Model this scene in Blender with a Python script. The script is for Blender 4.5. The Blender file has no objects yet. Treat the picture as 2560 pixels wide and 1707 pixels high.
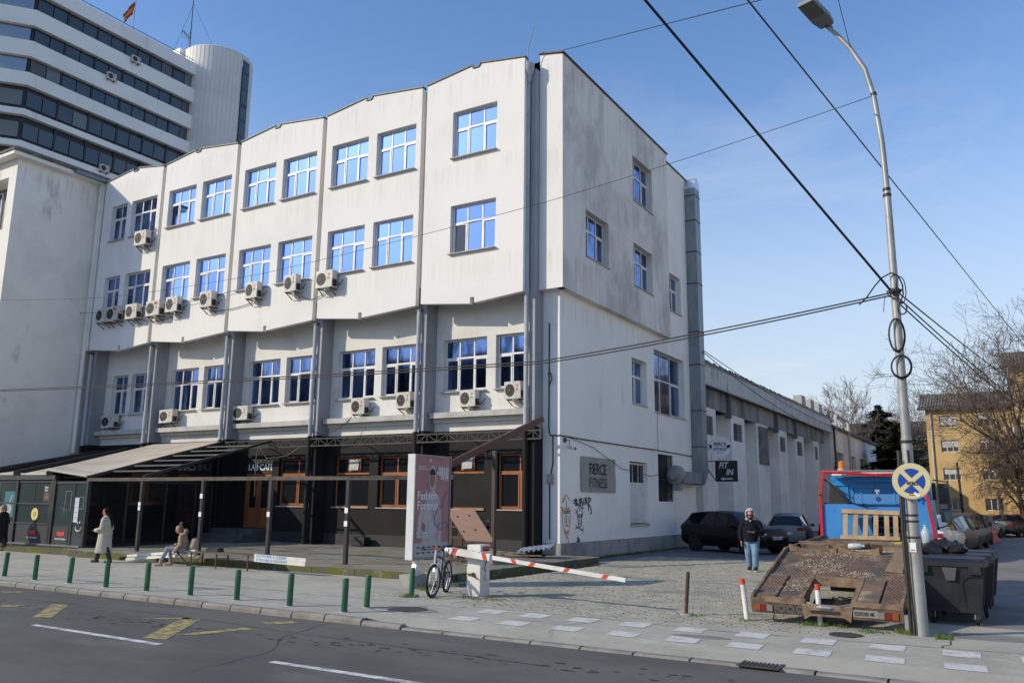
import bpy, bmesh, math, random
from mathutils import Vector, Matrix, Euler
R_ = math.radians
rnd = random.Random(7)
S = bpy.context.scene
COL = S.collection

# ------------------------------------------------------------------ camera, sky, sun, exposure
cam_d = bpy.data.cameras.new('camera'); cam = bpy.data.objects.new('camera', cam_d); COL.objects.link(cam)
cam_d.sensor_width = 36.0; cam_d.lens = 36.0*2090/2560; cam_d.clip_start = .1; cam_d.clip_end = 3000
CAM = Vector((13.1906, -24.9945, 1.9))
ROT = Matrix(((0.85671593, 0.08790883, 0.50824192), (0.51567482, -0.16667325, -0.84041627), (0.01083032, 0.98208557, -0.188124)))
cam.matrix_world = Matrix.Translation(CAM) @ ROT.to_4x4()
S.camera = cam
AZ, EL = R_(45.0), R_(28.0)                      # sun stands to the left in front of the facade
sund = Vector((math.sin(AZ)*math.cos(EL), math.cos(AZ)*math.cos(EL), -math.sin(EL)))
W = bpy.data.worlds.new('World'); S.world = W; W.use_nodes = True
nt = W.node_tree; nt.nodes.clear()
def wn(t, **k):
    n = nt.nodes.new(t)
    for a, b in k.items(): setattr(n, a, b)
    return n
sky = wn('ShaderNodeTexSky', sky_type='NISHITA', sun_disc=False, sun_elevation=EL, sun_rotation=R_(225), altitude=250, air_density=1.0, dust_density=.45, ozone_density=3.0)
hs = wn('ShaderNodeHueSaturation'); hs.inputs['Saturation'].default_value = 1.10; hs.inputs['Value'].default_value = 1.0
nt.links.new(sky.outputs[0], hs.inputs['Color'])
tc = wn('ShaderNodeTexCoord'); mp = wn('ShaderNodeMapping'); mp.inputs['Scale'].default_value = (1.0, 1.0, 3.2)
mp.inputs['Rotation'].default_value = (.25, .1, .4)
nt.links.new(tc.outputs['Generated'], mp.inputs['Vector'])
n1 = wn('ShaderNodeTexNoise'); n1.inputs['Scale'].default_value = 3.4; n1.inputs['Detail'].default_value = 9; n1.inputs['Roughness'].default_value = .6; n1.inputs['Distortion'].default_value = .5
nt.links.new(mp.outputs[0], n1.inputs['Vector'])
mr = wn('ShaderNodeMapRange'); mr.inputs[1].default_value = .50; mr.inputs[2].default_value = .78; mr.inputs[3].default_value = 0; mr.inputs[4].default_value = .95
nt.links.new(n1.outputs[0], mr.inputs[0])
sx = wn('ShaderNodeSeparateXYZ'); nt.links.new(tc.outputs['Generated'], sx.inputs[0])
me_ = wn('ShaderNodeMapRange'); me_.inputs[1].default_value = .02; me_.inputs[2].default_value = .50; me_.inputs[3].default_value = 1.0; me_.inputs[4].default_value = .0
nt.links.new(sx.outputs[2], me_.inputs[0])
mu = wn('ShaderNodeMath', operation='MULTIPLY'); nt.links.new(mr.outputs[0], mu.inputs[0]); nt.links.new(me_.outputs[0], mu.inputs[1])
mx = wn('ShaderNodeMix', data_type='RGBA'); mx.inputs[7].default_value = (3.75, 4.2, 4.3, 1)
nt.links.new(mu.outputs[0], mx.inputs[0])
bg = wn('ShaderNodeBackground'); bg.inputs['Strength'].default_value = .13
# pale hazy air low in the sky
hz = wn('ShaderNodeMapRange', interpolation_type='SMOOTHERSTEP'); hz.inputs[1].default_value = -.02; hz.inputs[2].default_value = .55; hz.inputs[3].default_value = .93; hz.inputs[4].default_value = .0
nt.links.new(sx.outputs[2], hz.inputs[0])
mh = wn('ShaderNodeMix', data_type='RGBA'); mh.inputs[7].default_value = (2.85,3.42,3.72,1); nt.links.new(hz.outputs[0], mh.inputs[0]); nt.links.new(hs.outputs[0], mh.inputs[6]); nt.links.new(mh.outputs[2], mx.inputs[6])
tn = wn('ShaderNodeMix', data_type='RGBA', blend_type='MULTIPLY'); tn.inputs[0].default_value = 1; tn.inputs[7].default_value = (1.0,.948,.965,1); nt.links.new(mx.outputs[2], tn.inputs[6])
nt.links.new(tn.outputs[2], bg.inputs[0]); wo = wn('ShaderNodeOutputWorld'); nt.links.new(bg.outputs[0], wo.inputs[0])
sl = bpy.data.lights.new('sun', 'SUN'); sl.energy = 2.12; sl.angle = R_(.53); sl.color = (1, .885, .69)
so = bpy.data.objects.new('sun', sl); COL.objects.link(so); so.rotation_euler = sund.to_track_quat('-Z', 'Y').to_euler(); so.location = (-30, -30, 40)
S.view_settings.view_transform = 'Standard'; S.view_settings.look = 'None'; S.view_settings.gamma = 1; S.view_settings.use_curve_mapping = False
S.view_settings.exposure = 0.78
S.render.engine = 'CYCLES'
try:
    S.cycles.use_denoising = True; S.cycles.denoiser = 'OPENIMAGEDENOISE'
except Exception: pass
S.cycles.max_bounces = 6; S.cycles.sample_clamp_indirect = 6

# ------------------------------------------------------------------ mesh helper
class MB:
    def __init__(s): s.v = []; s.f = []; s.m = []
    def poly(s, pts, m=0):
        i = len(s.v); s.v += [tuple(p) for p in pts]; s.f.append(tuple(range(i, i+len(pts)))); s.m.append(m); return s
    def box(s, x0, y0, z0, x1, y1, z1, m=0):
        i = len(s.v)
        s.v += [(x0,y0,z0),(x1,y0,z0),(x1,y1,z0),(x0,y1,z0),(x0,y0,z1),(x1,y0,z1),(x1,y1,z1),(x0,y1,z1)]
        for q in ((0,3,2,1),(4,5,6,7),(0,1,5,4),(1,2,6,5),(2,3,7,6),(3,0,4,7)): s.f.append(tuple(i+k for k in q)); s.m.append(m)
        return s
    def cbox(s, x, y, z, w, d, h, m=0): return s.box(x-w/2, y-d/2, z, x+w/2, y+d/2, z+h, m)
    def mbox(s, mat4, w, d, h, m=0):
        b = MB().box(-w/2,-d/2,-h/2,w/2,d/2,h/2,m); return s.add(b, mat4)
    def beam(s, p, q, w, h=None, m=0, up=(0,0,1)):
        h = h or w; p = Vector(p); q = Vector(q); d = q-p; L = d.length
        if L < 1e-6: return s
        d /= L; u = Vector(up)
        if abs(d.dot(u)) > .98: u = Vector((1,0,0))
        a = d.cross(u).normalized(); b = a.cross(d)
        i = len(s.v)
        for c in (p, q):
            for (sa, sb) in ((-1,-1),(1,-1),(1,1),(-1,1)): s.v.append(tuple(c + a*sa*w/2 + b*sb*h/2))
        for k in ((0,1,2,3),(7,6,5,4),(0,4,5,1),(1,5,6,2),(2,6,7,3),(3,7,4,0)): s.f.append(tuple(i+j for j in k)); s.m.append(m)
        return s
    def tube(s, pts, r, n=8, m=0, caps=True, closed=False):
        P = [Vector(p) for p in pts]; k = len(P)
        rr = r if isinstance(r, (list, tuple)) else [r]*k
        prev = None; rings = []
        for i in range(k):
            if closed: d = P[(i+1) % k]-P[i-1]
            else: d = (P[min(i+1,k-1)]-P[max(i-1,0)])
            d = d.normalized() if d.length > 1e-9 else Vector((0,0,1))
            if prev is None:
                u = Vector((0,0,1)) if abs(d.z) < .9 else Vector((1,0,0)); a = d.cross(u).normalized()
            else:
                a = prev - d*prev.dot(d)
                a = a.normalized() if a.length > 1e-6 else d.orthogonal().normalized()
            prev = a; b = d.cross(a); j = len(s.v)
            for q in range(n):
                t = 2*math.pi*q/n; s.v.append(tuple(P[i]+(a*math.cos(t)+b*math.sin(t))*rr[i]))
            rings.append(j)
        for i in range(k if closed else k-1):
            a, b = rings[i], rings[(i+1) % k]
            for q in range(n): s.f.append((a+q, a+(q+1)%n, b+(q+1)%n, b+q)); s.m.append(m)
        if caps and not closed:
            s.f.append(tuple(rings[0]+q for q in range(n-1,-1,-1))); s.m.append(m)
            s.f.append(tuple(rings[-1]+q for q in range(n))); s.m.append(m)
        return s
    def cyl(s, p, q, r, r2=None, n=12, m=0): return s.tube([p, q], [r, r if r2 is None else r2], n, m)
    def lathe(s, prof, n=16, c=(0,0,0), m=0, axis='z'):
        i0 = len(s.v)
        for (r, h) in prof:
            for q in range(n):
                t = 2*math.pi*q/n; x, y = r*math.cos(t), r*math.sin(t)
                s.v.append((c[0]+x, c[1]+y, c[2]+h) if axis == 'z' else ((c[0]+x, c[1]+h, c[2]+y) if axis == 'y' else (c[0]+h, c[1]+x, c[2]+y)))
        for i in range(len(prof)-1):
            for q in range(n): s.f.append((i0+i*n+q, i0+i*n+(q+1)%n, i0+(i+1)*n+(q+1)%n, i0+(i+1)*n+q)); s.m.append(m)
        s.f.append(tuple(i0+q for q in range(n-1,-1,-1))); s.m.append(m)
        e = i0+(len(prof)-1)*n; s.f.append(tuple(e+q for q in range(n))); s.m.append(m)
        return s
    def prism(s, pts, vec, m=0):
        n = len(pts); i = len(s.v); vec = Vector(vec)
        s.v += [tuple(p) for p in pts] + [tuple(Vector(p)+vec) for p in pts]
        s.f.append(tuple(i+k for k in range(n-1,-1,-1))); s.m.append(m); s.f.append(tuple(i+n+k for k in range(n))); s.m.append(m)
        for k in range(n): s.f.append((i+k, i+(k+1)%n, i+n+(k+1)%n, i+n+k)); s.m.append(m)
        return s
    def ball(s, c, r, nu=12, nv=8, m=0, sc=(1,1,1), rot=None):
        i = len(s.v); c = Vector(c)
        for a in range(nv+1):
            ph = math.pi*a/nv
            for b in range(nu):
                t = 2*math.pi*b/nu
                p = Vector((r*sc[0]*math.sin(ph)*math.cos(t), r*sc[1]*math.sin(ph)*math.sin(t), r*sc[2]*math.cos(ph)))
                if rot: p = rot @ p
                s.v.append(tuple(c+p))
        for a in range(nv):
            for b in range(nu): s.f.append((i+a*nu+b, i+(a+1)*nu+b, i+(a+1)*nu+(b+1)%nu, i+a*nu+(b+1)%nu)); s.m.append(m)
        return s
    def add(s, o, mat4=None):
        i = len(s.v); s.v += [tuple(mat4 @ Vector(p)) for p in o.v] if mat4 is not None else o.v
        s.f += [tuple(i+k for k in f) for f in o.f]; s.m += o.m; return s
    def mesh(s, name, mats, smooth=0):
        me = bpy.data.meshes.new(name); me.from_pydata(s.v, [], s.f)
        for mt in (mats if isinstance(mats, (list, tuple)) else [mats]): me.materials.append(mt)
        if any(s.m): me.polygons.foreach_set('material_index', s.m)
        if smooth:
            me.polygons.foreach_set('use_smooth', [True]*len(me.polygons)); me.set_sharp_from_angle(angle=R_(smooth))
        me.update(); return me
    def obj(s, name, mats, parent=None, smooth=0, loc=(0,0,0), rot=(0,0,0)):
        return link(name, s.mesh(name, mats, smooth), parent, loc, rot)

def link(name, data, parent=None, loc=(0,0,0), rot=(0,0,0)):
    o = bpy.data.objects.new(name, data); COL.objects.link(o); o.location = loc; o.rotation_euler = rot
    if parent: o.parent = parent
    return o
def tag(o, label=None, cat=None, group=None, kind=None):
    if label: o['label'] = label
    if cat: o['category'] = cat
    if group: o['group'] = group
    if kind: o['kind'] = kind
    return o
def thing(name, label, cat, loc=(0,0,0), rz=0, group=None):
    o = link(name, None, None, loc, (0,0,rz)); o.empty_display_size = .2
    return tag(o, label, cat, group)
def dup(root, loc=None, rot=None, label=None):
    def cp(o, p):
        c = o.copy(); COL.objects.link(c)
        if p: c.parent = p
        for ch in o.children: cp(ch, c)
        return c
    r = cp(root, None)
    if loc is not None: r.location = loc
    if rot is not None: r.rotation_euler = rot
    if label: r['label'] = label
    return r
def stack(*ms):
    m = Matrix.Identity(4)
    for a in ms: m = m @ a
    return m
T_ = lambda x, y, z: Matrix.Translation((x, y, z))
RX = lambda a: Matrix.Rotation(R_(a), 4, 'X'); RY = lambda a: Matrix.Rotation(R_(a), 4, 'Y'); RZ = lambda a: Matrix.Rotation(R_(a), 4, 'Z')

def text(body, size, mats, parent, loc, rot, ext=.004, bold=0, sx=1.0, shear=0, align='LEFT', name='lettering', space=1.0, line=1.0):
    c = bpy.data.curves.new(name, 'FONT'); c.body = body; c.size = size; c.extrude = ext; c.offset = bold; c.shear = shear
    c.align_x = align; c.space_character = space; c.space_line = line; c.resolution_u = 3
    o = bpy.data.objects.new(name+'_tmp', c); COL.objects.link(o)
    dg = bpy.context.evaluated_depsgraph_get(); me = bpy.data.meshes.new_from_object(o.evaluated_get(dg))
    bpy.data.objects.remove(o); me.materials.clear(); me.materials.append(mats)
    r = link(name, me, parent, loc, rot); r.scale = (sx, 1, 1); return r
UPR = (R_(90), 0, 0)              # text upright, read from -Y
UPX = (R_(90), 0, R_(90))         # text upright, read from +X

# ------------------------------------------------------------------ materials
MATS = {}
def mat(name, c, rough=.8, metal=0.0, c2=None, sc=1.0, lo=.4, hi=.65, st=(1,1,1), c3=None, sc3=1.0, lo3=.5, hi3=.7, st3=(1,1,1), bump=0.0, bsc=40.0, spec=.5, coat=0.0, obj=False, det=6, emit=None, bst=(1,1,1)):
    if name in MATS: return MATS[name]
    m = bpy.data.materials.new(name); m.use_nodes = True; N = m.node_tree.nodes; L = m.node_tree.links
    b = N['Principled BSDF']; b.inputs['Roughness'].default_value = rough; b.inputs['Metallic'].default_value = metal
    b.inputs['Specular IOR Level'].default_value = spec; b.inputs['Coat Weight'].default_value = coat
    b.inputs['Base Color'].default_value = (*c, 1)
    if obj:
        t = N.new('ShaderNodeTexCoord'); src = t.outputs['Object']
    else:
        t = N.new('ShaderNodeNewGeometry'); src = t.outputs['Position']
    cur = None
    def layer(base, cc, scale, l, h, stretch, seed):
        mp = N.new('ShaderNodeMapping'); mp.inputs['Scale'].default_value = stretch; mp.inputs['Location'].default_value = (seed, seed*.7, seed*.3)
        L.new(src, mp.inputs[0]); n = N.new('ShaderNodeTexNoise'); n.inputs['Scale'].default_value = scale; n.inputs['Detail'].default_value = det; n.inputs['Roughness'].default_value = .62
        L.new(mp.outputs[0], n.inputs['Vector']); r = N.new('ShaderNodeMapRange'); r.inputs[1].default_value = l; r.inputs[2].default_value = h
        r.interpolation_type = 'SMOOTHSTEP'
        L.new(n.outputs[0], r.inputs[0]); x = N.new('ShaderNodeMix'); x.data_type = 'RGBA'; L.new(r.outputs[0], x.inputs[0])
        if base is None: x.inputs[6].default_value = (*c, 1)
        else: L.new(base, x.inputs[6])
        x.inputs[7].default_value = (*cc, 1); return x.outputs[2]
    if c2: cur = layer(cur, c2, sc, lo, hi, st, 3.1)
    if c3: cur = layer(cur, c3, sc3, lo3, hi3, st3, 17.3)
    if cur: L.new(cur, b.inputs['Base Color'])
    if bump:
        mp = N.new('ShaderNodeMapping'); mp.inputs['Scale'].default_value = bst; L.new(src, mp.inputs[0])
        n = N.new('ShaderNodeTexNoise'); n.inputs['Scale'].default_value = bsc; n.inputs['Detail'].default_value = 4; L.new(mp.outputs[0], n.inputs['Vector'])
        u = N.new('ShaderNodeBump'); u.inputs['Strength'].default_value = bump; u.inputs['Distance'].default_value = .02
        L.new(n.outputs[0], u.inputs['Height']); L.new(u.outputs[0], b.inputs['Normal'])
    if emit: b.inputs['Emission Color'].default_value = (*c, 1); b.inputs['Emission Strength'].default_value = emit
    MATS[name] = m; return m
white_wall = mat('white_render', (.80,.785,.75), .92, c2=(.73,.715,.68), sc=.35, lo=.4, hi=.75, c3=(.62,.60,.565), sc3=1.6, lo3=.58, hi3=.95, st3=(1,1,.13), bump=.25, bsc=25)
side_wall = mat('stained_render', (.80,.76,.69), .92, c2=(.50,.47,.42), sc=.36, lo=.40, hi=.70, st=(1,1,.8), c3=(.42,.41,.385), sc3=1.1, lo3=.55, hi3=.85, st3=(1,1,.2), bump=.25, bsc=25)  # base colour warmed to counter the bluish shade here; blotches are stains
side_low = mat('side_render', (.92,.885,.81), .92, c2=(.85,.815,.745), sc=.5, lo=.4, hi=.75, c3=(.58,.565,.54), sc3=1.4, lo3=.58, hi3=.85, st3=(1,1,.25), bump=.25, bsc=25)  # warmth and extra brightness put into the colour to offset bluish shade
wall_mould = mat('mouldy_render', (.72,.705,.67), .92, c2=(.60,.585,.55), sc=.6, lo=.45, hi=.75, c3=(.16,.14,.10), sc3=3.2, lo3=.66, hi3=.74, bump=.25, bsc=25)
grey_render = mat('old_grey_render', (.83,.80,.74), .92, c2=(.72,.695,.64), sc=.5, lo=.4, hi=.7, c3=(.42,.41,.39), sc3=.6, lo3=.58, hi3=.8, st3=(1,1,.7), bump=.25, bsc=20)
concrete = mat('concrete', (.36,.35,.33), .95, c2=(.24,.235,.22), sc=1.2, c3=(.15,.145,.13), sc3=4, lo3=.58, hi3=.75, bump=.4, bsc=30)
conc_pale = mat('pale_concrete', (.50,.49,.46), .95, c2=(.40,.39,.37), sc=2, bump=.3, bsc=40)
fin_paint = mat('grey_fin_paint', (.30,.315,.34), .6, c2=(.25,.26,.28), sc=1.5, st=(1,1,.3))
pipe_paint = mat('pale_blue_pipe', (.42,.445,.475), .75, c2=(.34,.36,.385), sc=1.5, c3=(.13,.12,.11), sc3=5, lo3=.68, hi3=.71, st3=(1,1,.4))
black_paint = mat('black_shop_paint', (.013,.0128,.013), .7, c2=(.02,.0195,.02), sc=.8, c3=(.3,.3,.29), sc3=3.5, lo3=.78, hi3=.80, bump=.2, bsc=30, spec=.2)
black_metal = mat('black_metal', (.018,.018,.019), .5, c2=(.035,.033,.03), sc=3)
dark_steel = mat('dark_steel', (.06,.06,.065), .45, .3)
roof_edge_m = mat('dark_roof_flashing', (.03,.03,.032), .5)
pvc = mat('white_frame', (.72,.71,.69), .45, c2=(.62,.61,.58), sc=2)
wood_frame = mat('orange_brown_frame', (.33,.115,.038), .42, c2=(.24,.08,.028), sc=2, st=(1,1,.2))
blue_glass = mat('blue_mirror_glass', (.27,.44,.92), .03, 1.0, bump=.05, bsc=1.6)
navy_glass = mat('dark_blue_glass', (.17,.27,.55), .05, 1.0, c2=(.05,.08,.17), sc=1.3, lo=.42, hi=.62, st=(1.6,1,.45))
shade_glass = mat('shaded_glass', (.012,.02,.045), .04, 0, spec=.9)
shop_glass = mat('shop_glass', (.012,.014,.017), .06, 0, spec=.6)
curtain = mat('blue_curtain', (.05,.09,.2), .8, c2=(.02,.03,.08), sc=6, st=(1,1,.2))
asphalt = mat('asphalt', (.128,.123,.109), .9, c2=(.085,.083,.077), sc=.35, lo=.4, hi=.62, c3=(.155,.15,.135), sc3=.7, lo3=.52, hi3=.75, bump=.6, bsc=90, st=(.5,1,1), st3=(.4,1,1))
pave_asph = mat('pavement_asphalt', (.45,.43,.355), .95, c2=(.375,.357,.293), sc=.8, lo=.4, hi=.65, c3=(.50,.48,.41), sc3=3, lo3=.5, hi3=.75, bump=.7, bsc=120)
kerb_stone = mat('kerb_stone', (.27,.255,.225), .9, c2=(.19,.18,.16), sc=2.5, bump=.5, bsc=60)
paver_m = mat('grey_paver', (.385,.37,.30), .92, c2=(.29,.277,.222), sc=2.2, c3=(.22,.208,.175), sc3=.5, lo3=.5, hi3=.75, bump=.4, bsc=60)
joint_m = mat('mossy_joint', (.05,.048,.036), 1, c2=(.11,.12,.06), sc=1.2)
paint_white = mat('road_paint_white', (.66,.655,.64), .8, c2=(.34,.335,.325), sc=5, lo=.42, hi=.62)
paint_worn = mat('worn_paint_white', (.60,.59,.56), .85, c2=(.40,.385,.325), sc=4.5, lo=.48, hi=.68, c3=(.38,.36,.30), sc3=14, lo3=.56, hi3=.68)
paint_yellow = mat('road_paint_yellow', (.42,.33,.095), .85, c2=(.15,.14,.105), sc=8, lo=.40, hi=.60)
moss = mat('mossy_concrete', (.10,.095,.065), 1, c2=(.12,.125,.02), sc=1.3, lo=.42, hi=.6, c3=(.19,.18,.16), sc3=2.2, lo3=.56, hi3=.68, bump=.6, bsc=40)
deckm = mat('weathered_deck', (.23,.215,.185), .95, c2=(.15,.145,.09), sc=.9, c3=(.30,.29,.28), sc3=1.4, lo3=.56, hi3=.72, st3=(.5,1,1), bump=.3, bsc=60)
rust = mat('rusty_steel', (.13,.062,.032), .85, .1, c2=(.06,.04,.03), sc=4, bump=.3, bsc=60)
galv = mat('galvanised_sheet', (.26,.30,.32), .5, .35, c2=(.20,.235,.25), sc=2, st=(1,1,.3))
alu = mat('pole_silver', (.36,.36,.35), .5, .3, c2=(.28,.28,.275), sc=3, c3=(.2,.17,.14), sc3=7, lo3=.68, hi3=.74)
rubber = mat('black_rubber', (.012,.012,.012), .75)
plastic_black = mat('black_plastic', (.016,.016,.017), .42, c2=(.03,.03,.03), sc=3)
ac_white = mat('ac_casing', (.60,.585,.54), .5, c2=(.45,.43,.38), sc=5, obj=True)
ac_dark = mat('ac_grille', (.02,.02,.02), .6)
logo_pink = mat('faded_pink', (.62,.16,.22), .6)
print_dark = mat('print_black', (.015,.015,.016), .7)
print_white = mat('print_white', (.78,.78,.78), .7)
green_paint = mat('green_bollard_paint', (.012,.115,.045), .38, c2=(.010,.085,.035), sc=4, c3=(.04,.045,.03), sc3=6, lo3=.66, hi3=.75)
orange_red = mat('orange_red_paint', (.62,.06,.022), .5, c2=(.5,.07,.03), sc=6)
barrier_white = mat('barrier_white_paint', (.74,.73,.70), .45, c2=(.62,.59,.53), sc=2, c3=(.30,.17,.08), sc3=3, lo3=.68, hi3=.78, st3=(1,1,.4))
wire_m = mat('black_cable', (.01,.01,.011), .6)
grassm = mat('weed_green', (.055,.11,.016), .9, c2=(.10,.13,.03), sc=9)

def sill_streaks(m, levels, col, coord='X', reach=1.15, amt=.75):
    """rain streaks that start under each sill line and fade downwards"""
    N = m.node_tree.nodes; L = m.node_tree.links; b = N['Principled BSDF']; base = b.inputs['Base Color'].links[0].from_socket
    g = N.new('ShaderNodeNewGeometry'); sp = N.new('ShaderNodeSeparateXYZ'); L.new(g.outputs['Position'], sp.inputs[0])
    mp = N.new('ShaderNodeMapping'); mp.inputs['Scale'].default_value = (5.5,5.5,.10); L.new(g.outputs['Position'], mp.inputs[0])
    n = N.new('ShaderNodeTexNoise'); n.inputs['Scale'].default_value = 1; n.inputs['Detail'].default_value = 5; L.new(mp.outputs[0], n.inputs['Vector'])
    r = N.new('ShaderNodeMapRange'); r.inputs[1].default_value = .46; r.inputs[2].default_value = .72; L.new(n.outputs[0], r.inputs[0])
    tot = None
    for z in levels:
        a = N.new('ShaderNodeMapRange'); a.inputs[1].default_value = z-reach; a.inputs[2].default_value = z; L.new(sp.outputs[2], a.inputs[0])
        c = N.new('ShaderNodeMapRange'); c.interpolation_type = 'SMOOTHSTEP'; c.inputs[1].default_value = z; c.inputs[2].default_value = z-.45; L.new(sp.outputs[2], c.inputs[0])
        q = N.new('ShaderNodeMath'); q.operation = 'MULTIPLY'; L.new(a.outputs[0], q.inputs[0]); L.new(c.outputs[0], q.inputs[1])
        if tot is None: tot = q.outputs[0]
        else:
            w = N.new('ShaderNodeMath'); w.operation = 'MAXIMUM'; L.new(tot, w.inputs[0]); L.new(q.outputs[0], w.inputs[1]); tot = w.outputs[0]
    q = N.new('ShaderNodeMath'); q.operation = 'MULTIPLY'; L.new(tot, q.inputs[0]); L.new(r.outputs[0], q.inputs[1])
    q2 = N.new('ShaderNodeMath'); q2.operation = 'MULTIPLY'; q2.inputs[1].default_value = amt; L.new(q.outputs[0], q2.inputs[0])
    x = N.new('ShaderNodeMix'); x.data_type = 'RGBA'; L.new(q2.outputs[0], x.inputs[0]); L.new(base, x.inputs[6]); x.inputs[7].default_value = (*col,1); L.new(x.outputs[2], b.inputs['Base Color'])
sill_streaks(white_wall, (14.46,10.74,17.9), (.44,.41,.36), reach=1.3, amt=.4)
sill_streaks(side_wall, (14.3,10.65,17.9), (.34,.325,.29), reach=2.2, amt=.55)
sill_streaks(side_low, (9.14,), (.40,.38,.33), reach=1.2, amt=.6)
sill_streaks(grey_render, (17.7,), (.26,.25,.22), reach=1.6, amt=.6)
# ------------------------------------------------------------------ ground, road, pavement
def struct(name, mb, m, smooth=0, **k): return tag(mb.obj(name, m, None, smooth), kind='structure', **k)
ground_m = mat('far_ground', (.22,.21,.19), .95, c2=(.17,.165,.15), sc=.1)
struct('ground', MB().poly([(-700,-700,-.13),(700,-700,-.13),(700,900,-.13),(-700,900,-.13)]), ground_m)
road = struct('road', MB().poly([(-90,-60,-.1),(60,-60,-.1),(60,-14.02,-.1),(-90,-14.02,-.1)]), asphalt)
def sheet(mb, x0, x1, prof, m=0):
    for (y0, z0), (y1, z1) in zip(prof[:-1], prof[1:]): mb.poly([(x0,y0,z0),(x1,y0,z0),(x1,y1,z1),(x0,y1,z1)], m)
pv = MB()
sheet(pv, -60, 3.7, [(-13.9,0),(-11.35,0),(-7.0,0),(-7.0,-.12)])
sheet(pv, 4.5, 11.2, [(-13.9,-.07),(-13.3,0),(-11.45,0)]); sheet(pv, 10.9, 11.2, [(-11.45,0),(-8.9,0)]); sheet(pv, 11.2, 40, [(-13.9,-.07),(-13.3,0),(-9.0,0)])
pv.poly([(3.7,-13.9,0),(4.5,-13.9,-.07),(4.5,-13.3,0),(3.7,-13.3,0)]); pv.poly([(3.7,-13.3,0),(4.5,-13.3,0),(4.5,-11.45,0),(3.7,-11.45,0)])
pv.poly([(-60,-13.9,-.12),(3.7,-13.9,-.12),(3.7,-13.9,0),(-60,-13.9,0)])
pavement = struct('pavement', pv, pave_asph)
side_street = struct('street', MB().poly([(10.95,-9.0,-.004),(40,-9.0,-.004),(40,140,-.004),(10.95,140,-.004)]), mat('street_asphalt', (.22,.215,.205), .95, c2=(.17,.167,.16), sc=.5, c3=(.27,.265,.25), sc3=2, lo3=.55, hi3=.75, bump=.5, bsc=90))
yard = struct('courtyard', MB().poly([(1.3,-11.45,-.02),(10.95,-11.45,-.02),(10.95,8,-.02),(1.3,8,-.02)]), joint_m)
struct('yard_asphalt', MB().poly([(-1.5,4.9,-.002),(10.95,4.9,-.002),(10.95,140,-.002),(-1.5,140,-.002)]).poly([(-.2,-1,-.012),(1.4,-1,-.012),(1.4,5,-.012),(-.2,5,-.012)]), mat('yard_asphalt', (.16,.16,.158), .95, c2=(.115,.115,.115), sc=.6, bump=.4, bsc=80))
# pavers in running bond
pav = []
row = 0; y = -11.43
while y < 4.88:
    x = 1.32 + (.11 if row % 2 else 0)
    while x < 10.9:
        if not (x < 1.75 and y > -8.4 and y < -.5) : pav.append((x, y))
        x += .222
    y += .112; row += 1
def hidden(x, y): return (x > 9.0 and y > -9.9 and x < 11.6) or (3.2 < x < 3.7 and -10.4 < y < -10)
near = sorted([p for p in pav if not hidden(*p)], key=lambda p: (p[0]-CAM.x)**2+(p[1]-CAM.y)**2)[:300]
nset = set(near)
pms = []
for k in range(4):
    b = MB(); d = .004; w, h = .212, .102
    b.v = [(0,0,-.03),(w,0,-.03),(w,h,-.03),(0,h,-.03),(d,d,0),(w-d,d,.001*k),(w-d,h-d,0),(d,h-d,.001)]
    b.f = [(4,5,6,7),(0,1,5,4),(1,2,6,5),(2,3,7,6),(3,0,4,7)]; b.m = [0]*5
    pms.append((b, b.mesh('paver', paver_m)))
for i, p in enumerate(near):
    link('paver', pms[i % 4][1], yard, (p[0], p[1], rnd.uniform(-.006, .004)), (R_(rnd.uniform(-.7,.7)), R_(rnd.uniform(-.5,.5)), 0))
big = MB()
for p in pav:
    if p in nset: continue
    b = pms[0][0]; z = rnd.uniform(-.006,.004); i = len(big.v)
    t1, t2 = rnd.uniform(-.004,.004), rnd.uniform(-.003,.003)
    big.v += [(q[0]+p[0], q[1]+p[1], q[2]+z+q[0]*t1*4+q[1]*t2*8) for q in b.v]; big.f += [tuple(i+k for k in f) for f in b.f]; big.m += [0]*5
o = big.obj('paver_field', paver_m, yard); o['kind'] = 'stuff'
# kerb stones
kerb = struct('kerb', MB().box(-60,-14.05,-.2,-9.5,-13.9,0).box(13.6,-14.05,-.2,40,-13.9,-.07), kerb_stone)
kx = -9.45
while kx < 13.5:
    L = .78 + rnd.uniform(-.03,.03)
    z = 0 if kx < 3.6 else (-.035 if kx < 4.4 else -.072)
    t = .03
    b = MB().prism([(0,-14.06,-.2),(0,-14.06,z-.04),(0,-14.02,z),(0,-13.9,z+.003),(0,-13.9,-.2)], (L-t,0,0))
    b.obj('kerb_stone', kerb_stone, kerb, loc=(kx,0,rnd.uniform(-.004,.004)), rot=(0,R_(rnd.uniform(-.3,.3)),0)); kx += L
def mark(parent, pts, z, m, name='marking'): return MB().poly([(x,y,z) for x,y in pts]).obj(name, m, parent)
for x0 in (4.8,5.68,6.58,7.5,8.42,9.36,10.3,11.2,12.1,13.0,13.9):
    mark(pavement, [(x0,-12.3),(x0+.45,-12.3),(x0+.42,-11.8),(x0-.03,-11.8)], .005, paint_worn)
for x0 in (4.9,5.85,6.8,7.74,8.65,9.53,10.42,11.3,12.2,13.1):
    mark(pavement, [(x0,-13.28),(x0+.46,-13.28),(x0+.42,-12.83),(x0-.04,-12.83)], .005, paint_worn)
mark(pavement, [(-40,-11.8),(4.25,-11.83),(4.25,-11.72),(-40,-11.7)], .004, mat('pale_strip', (.5,.49,.46), .9, c2=(.27,.26,.25), sc=1.4, lo=.4, hi=.6), 'flush_kerb')
mark(pavement, [(-4,-12.9),(2.3,-12.99),(2.3,-12.97),(-4,-12.87)], .004, paint_white)
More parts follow.
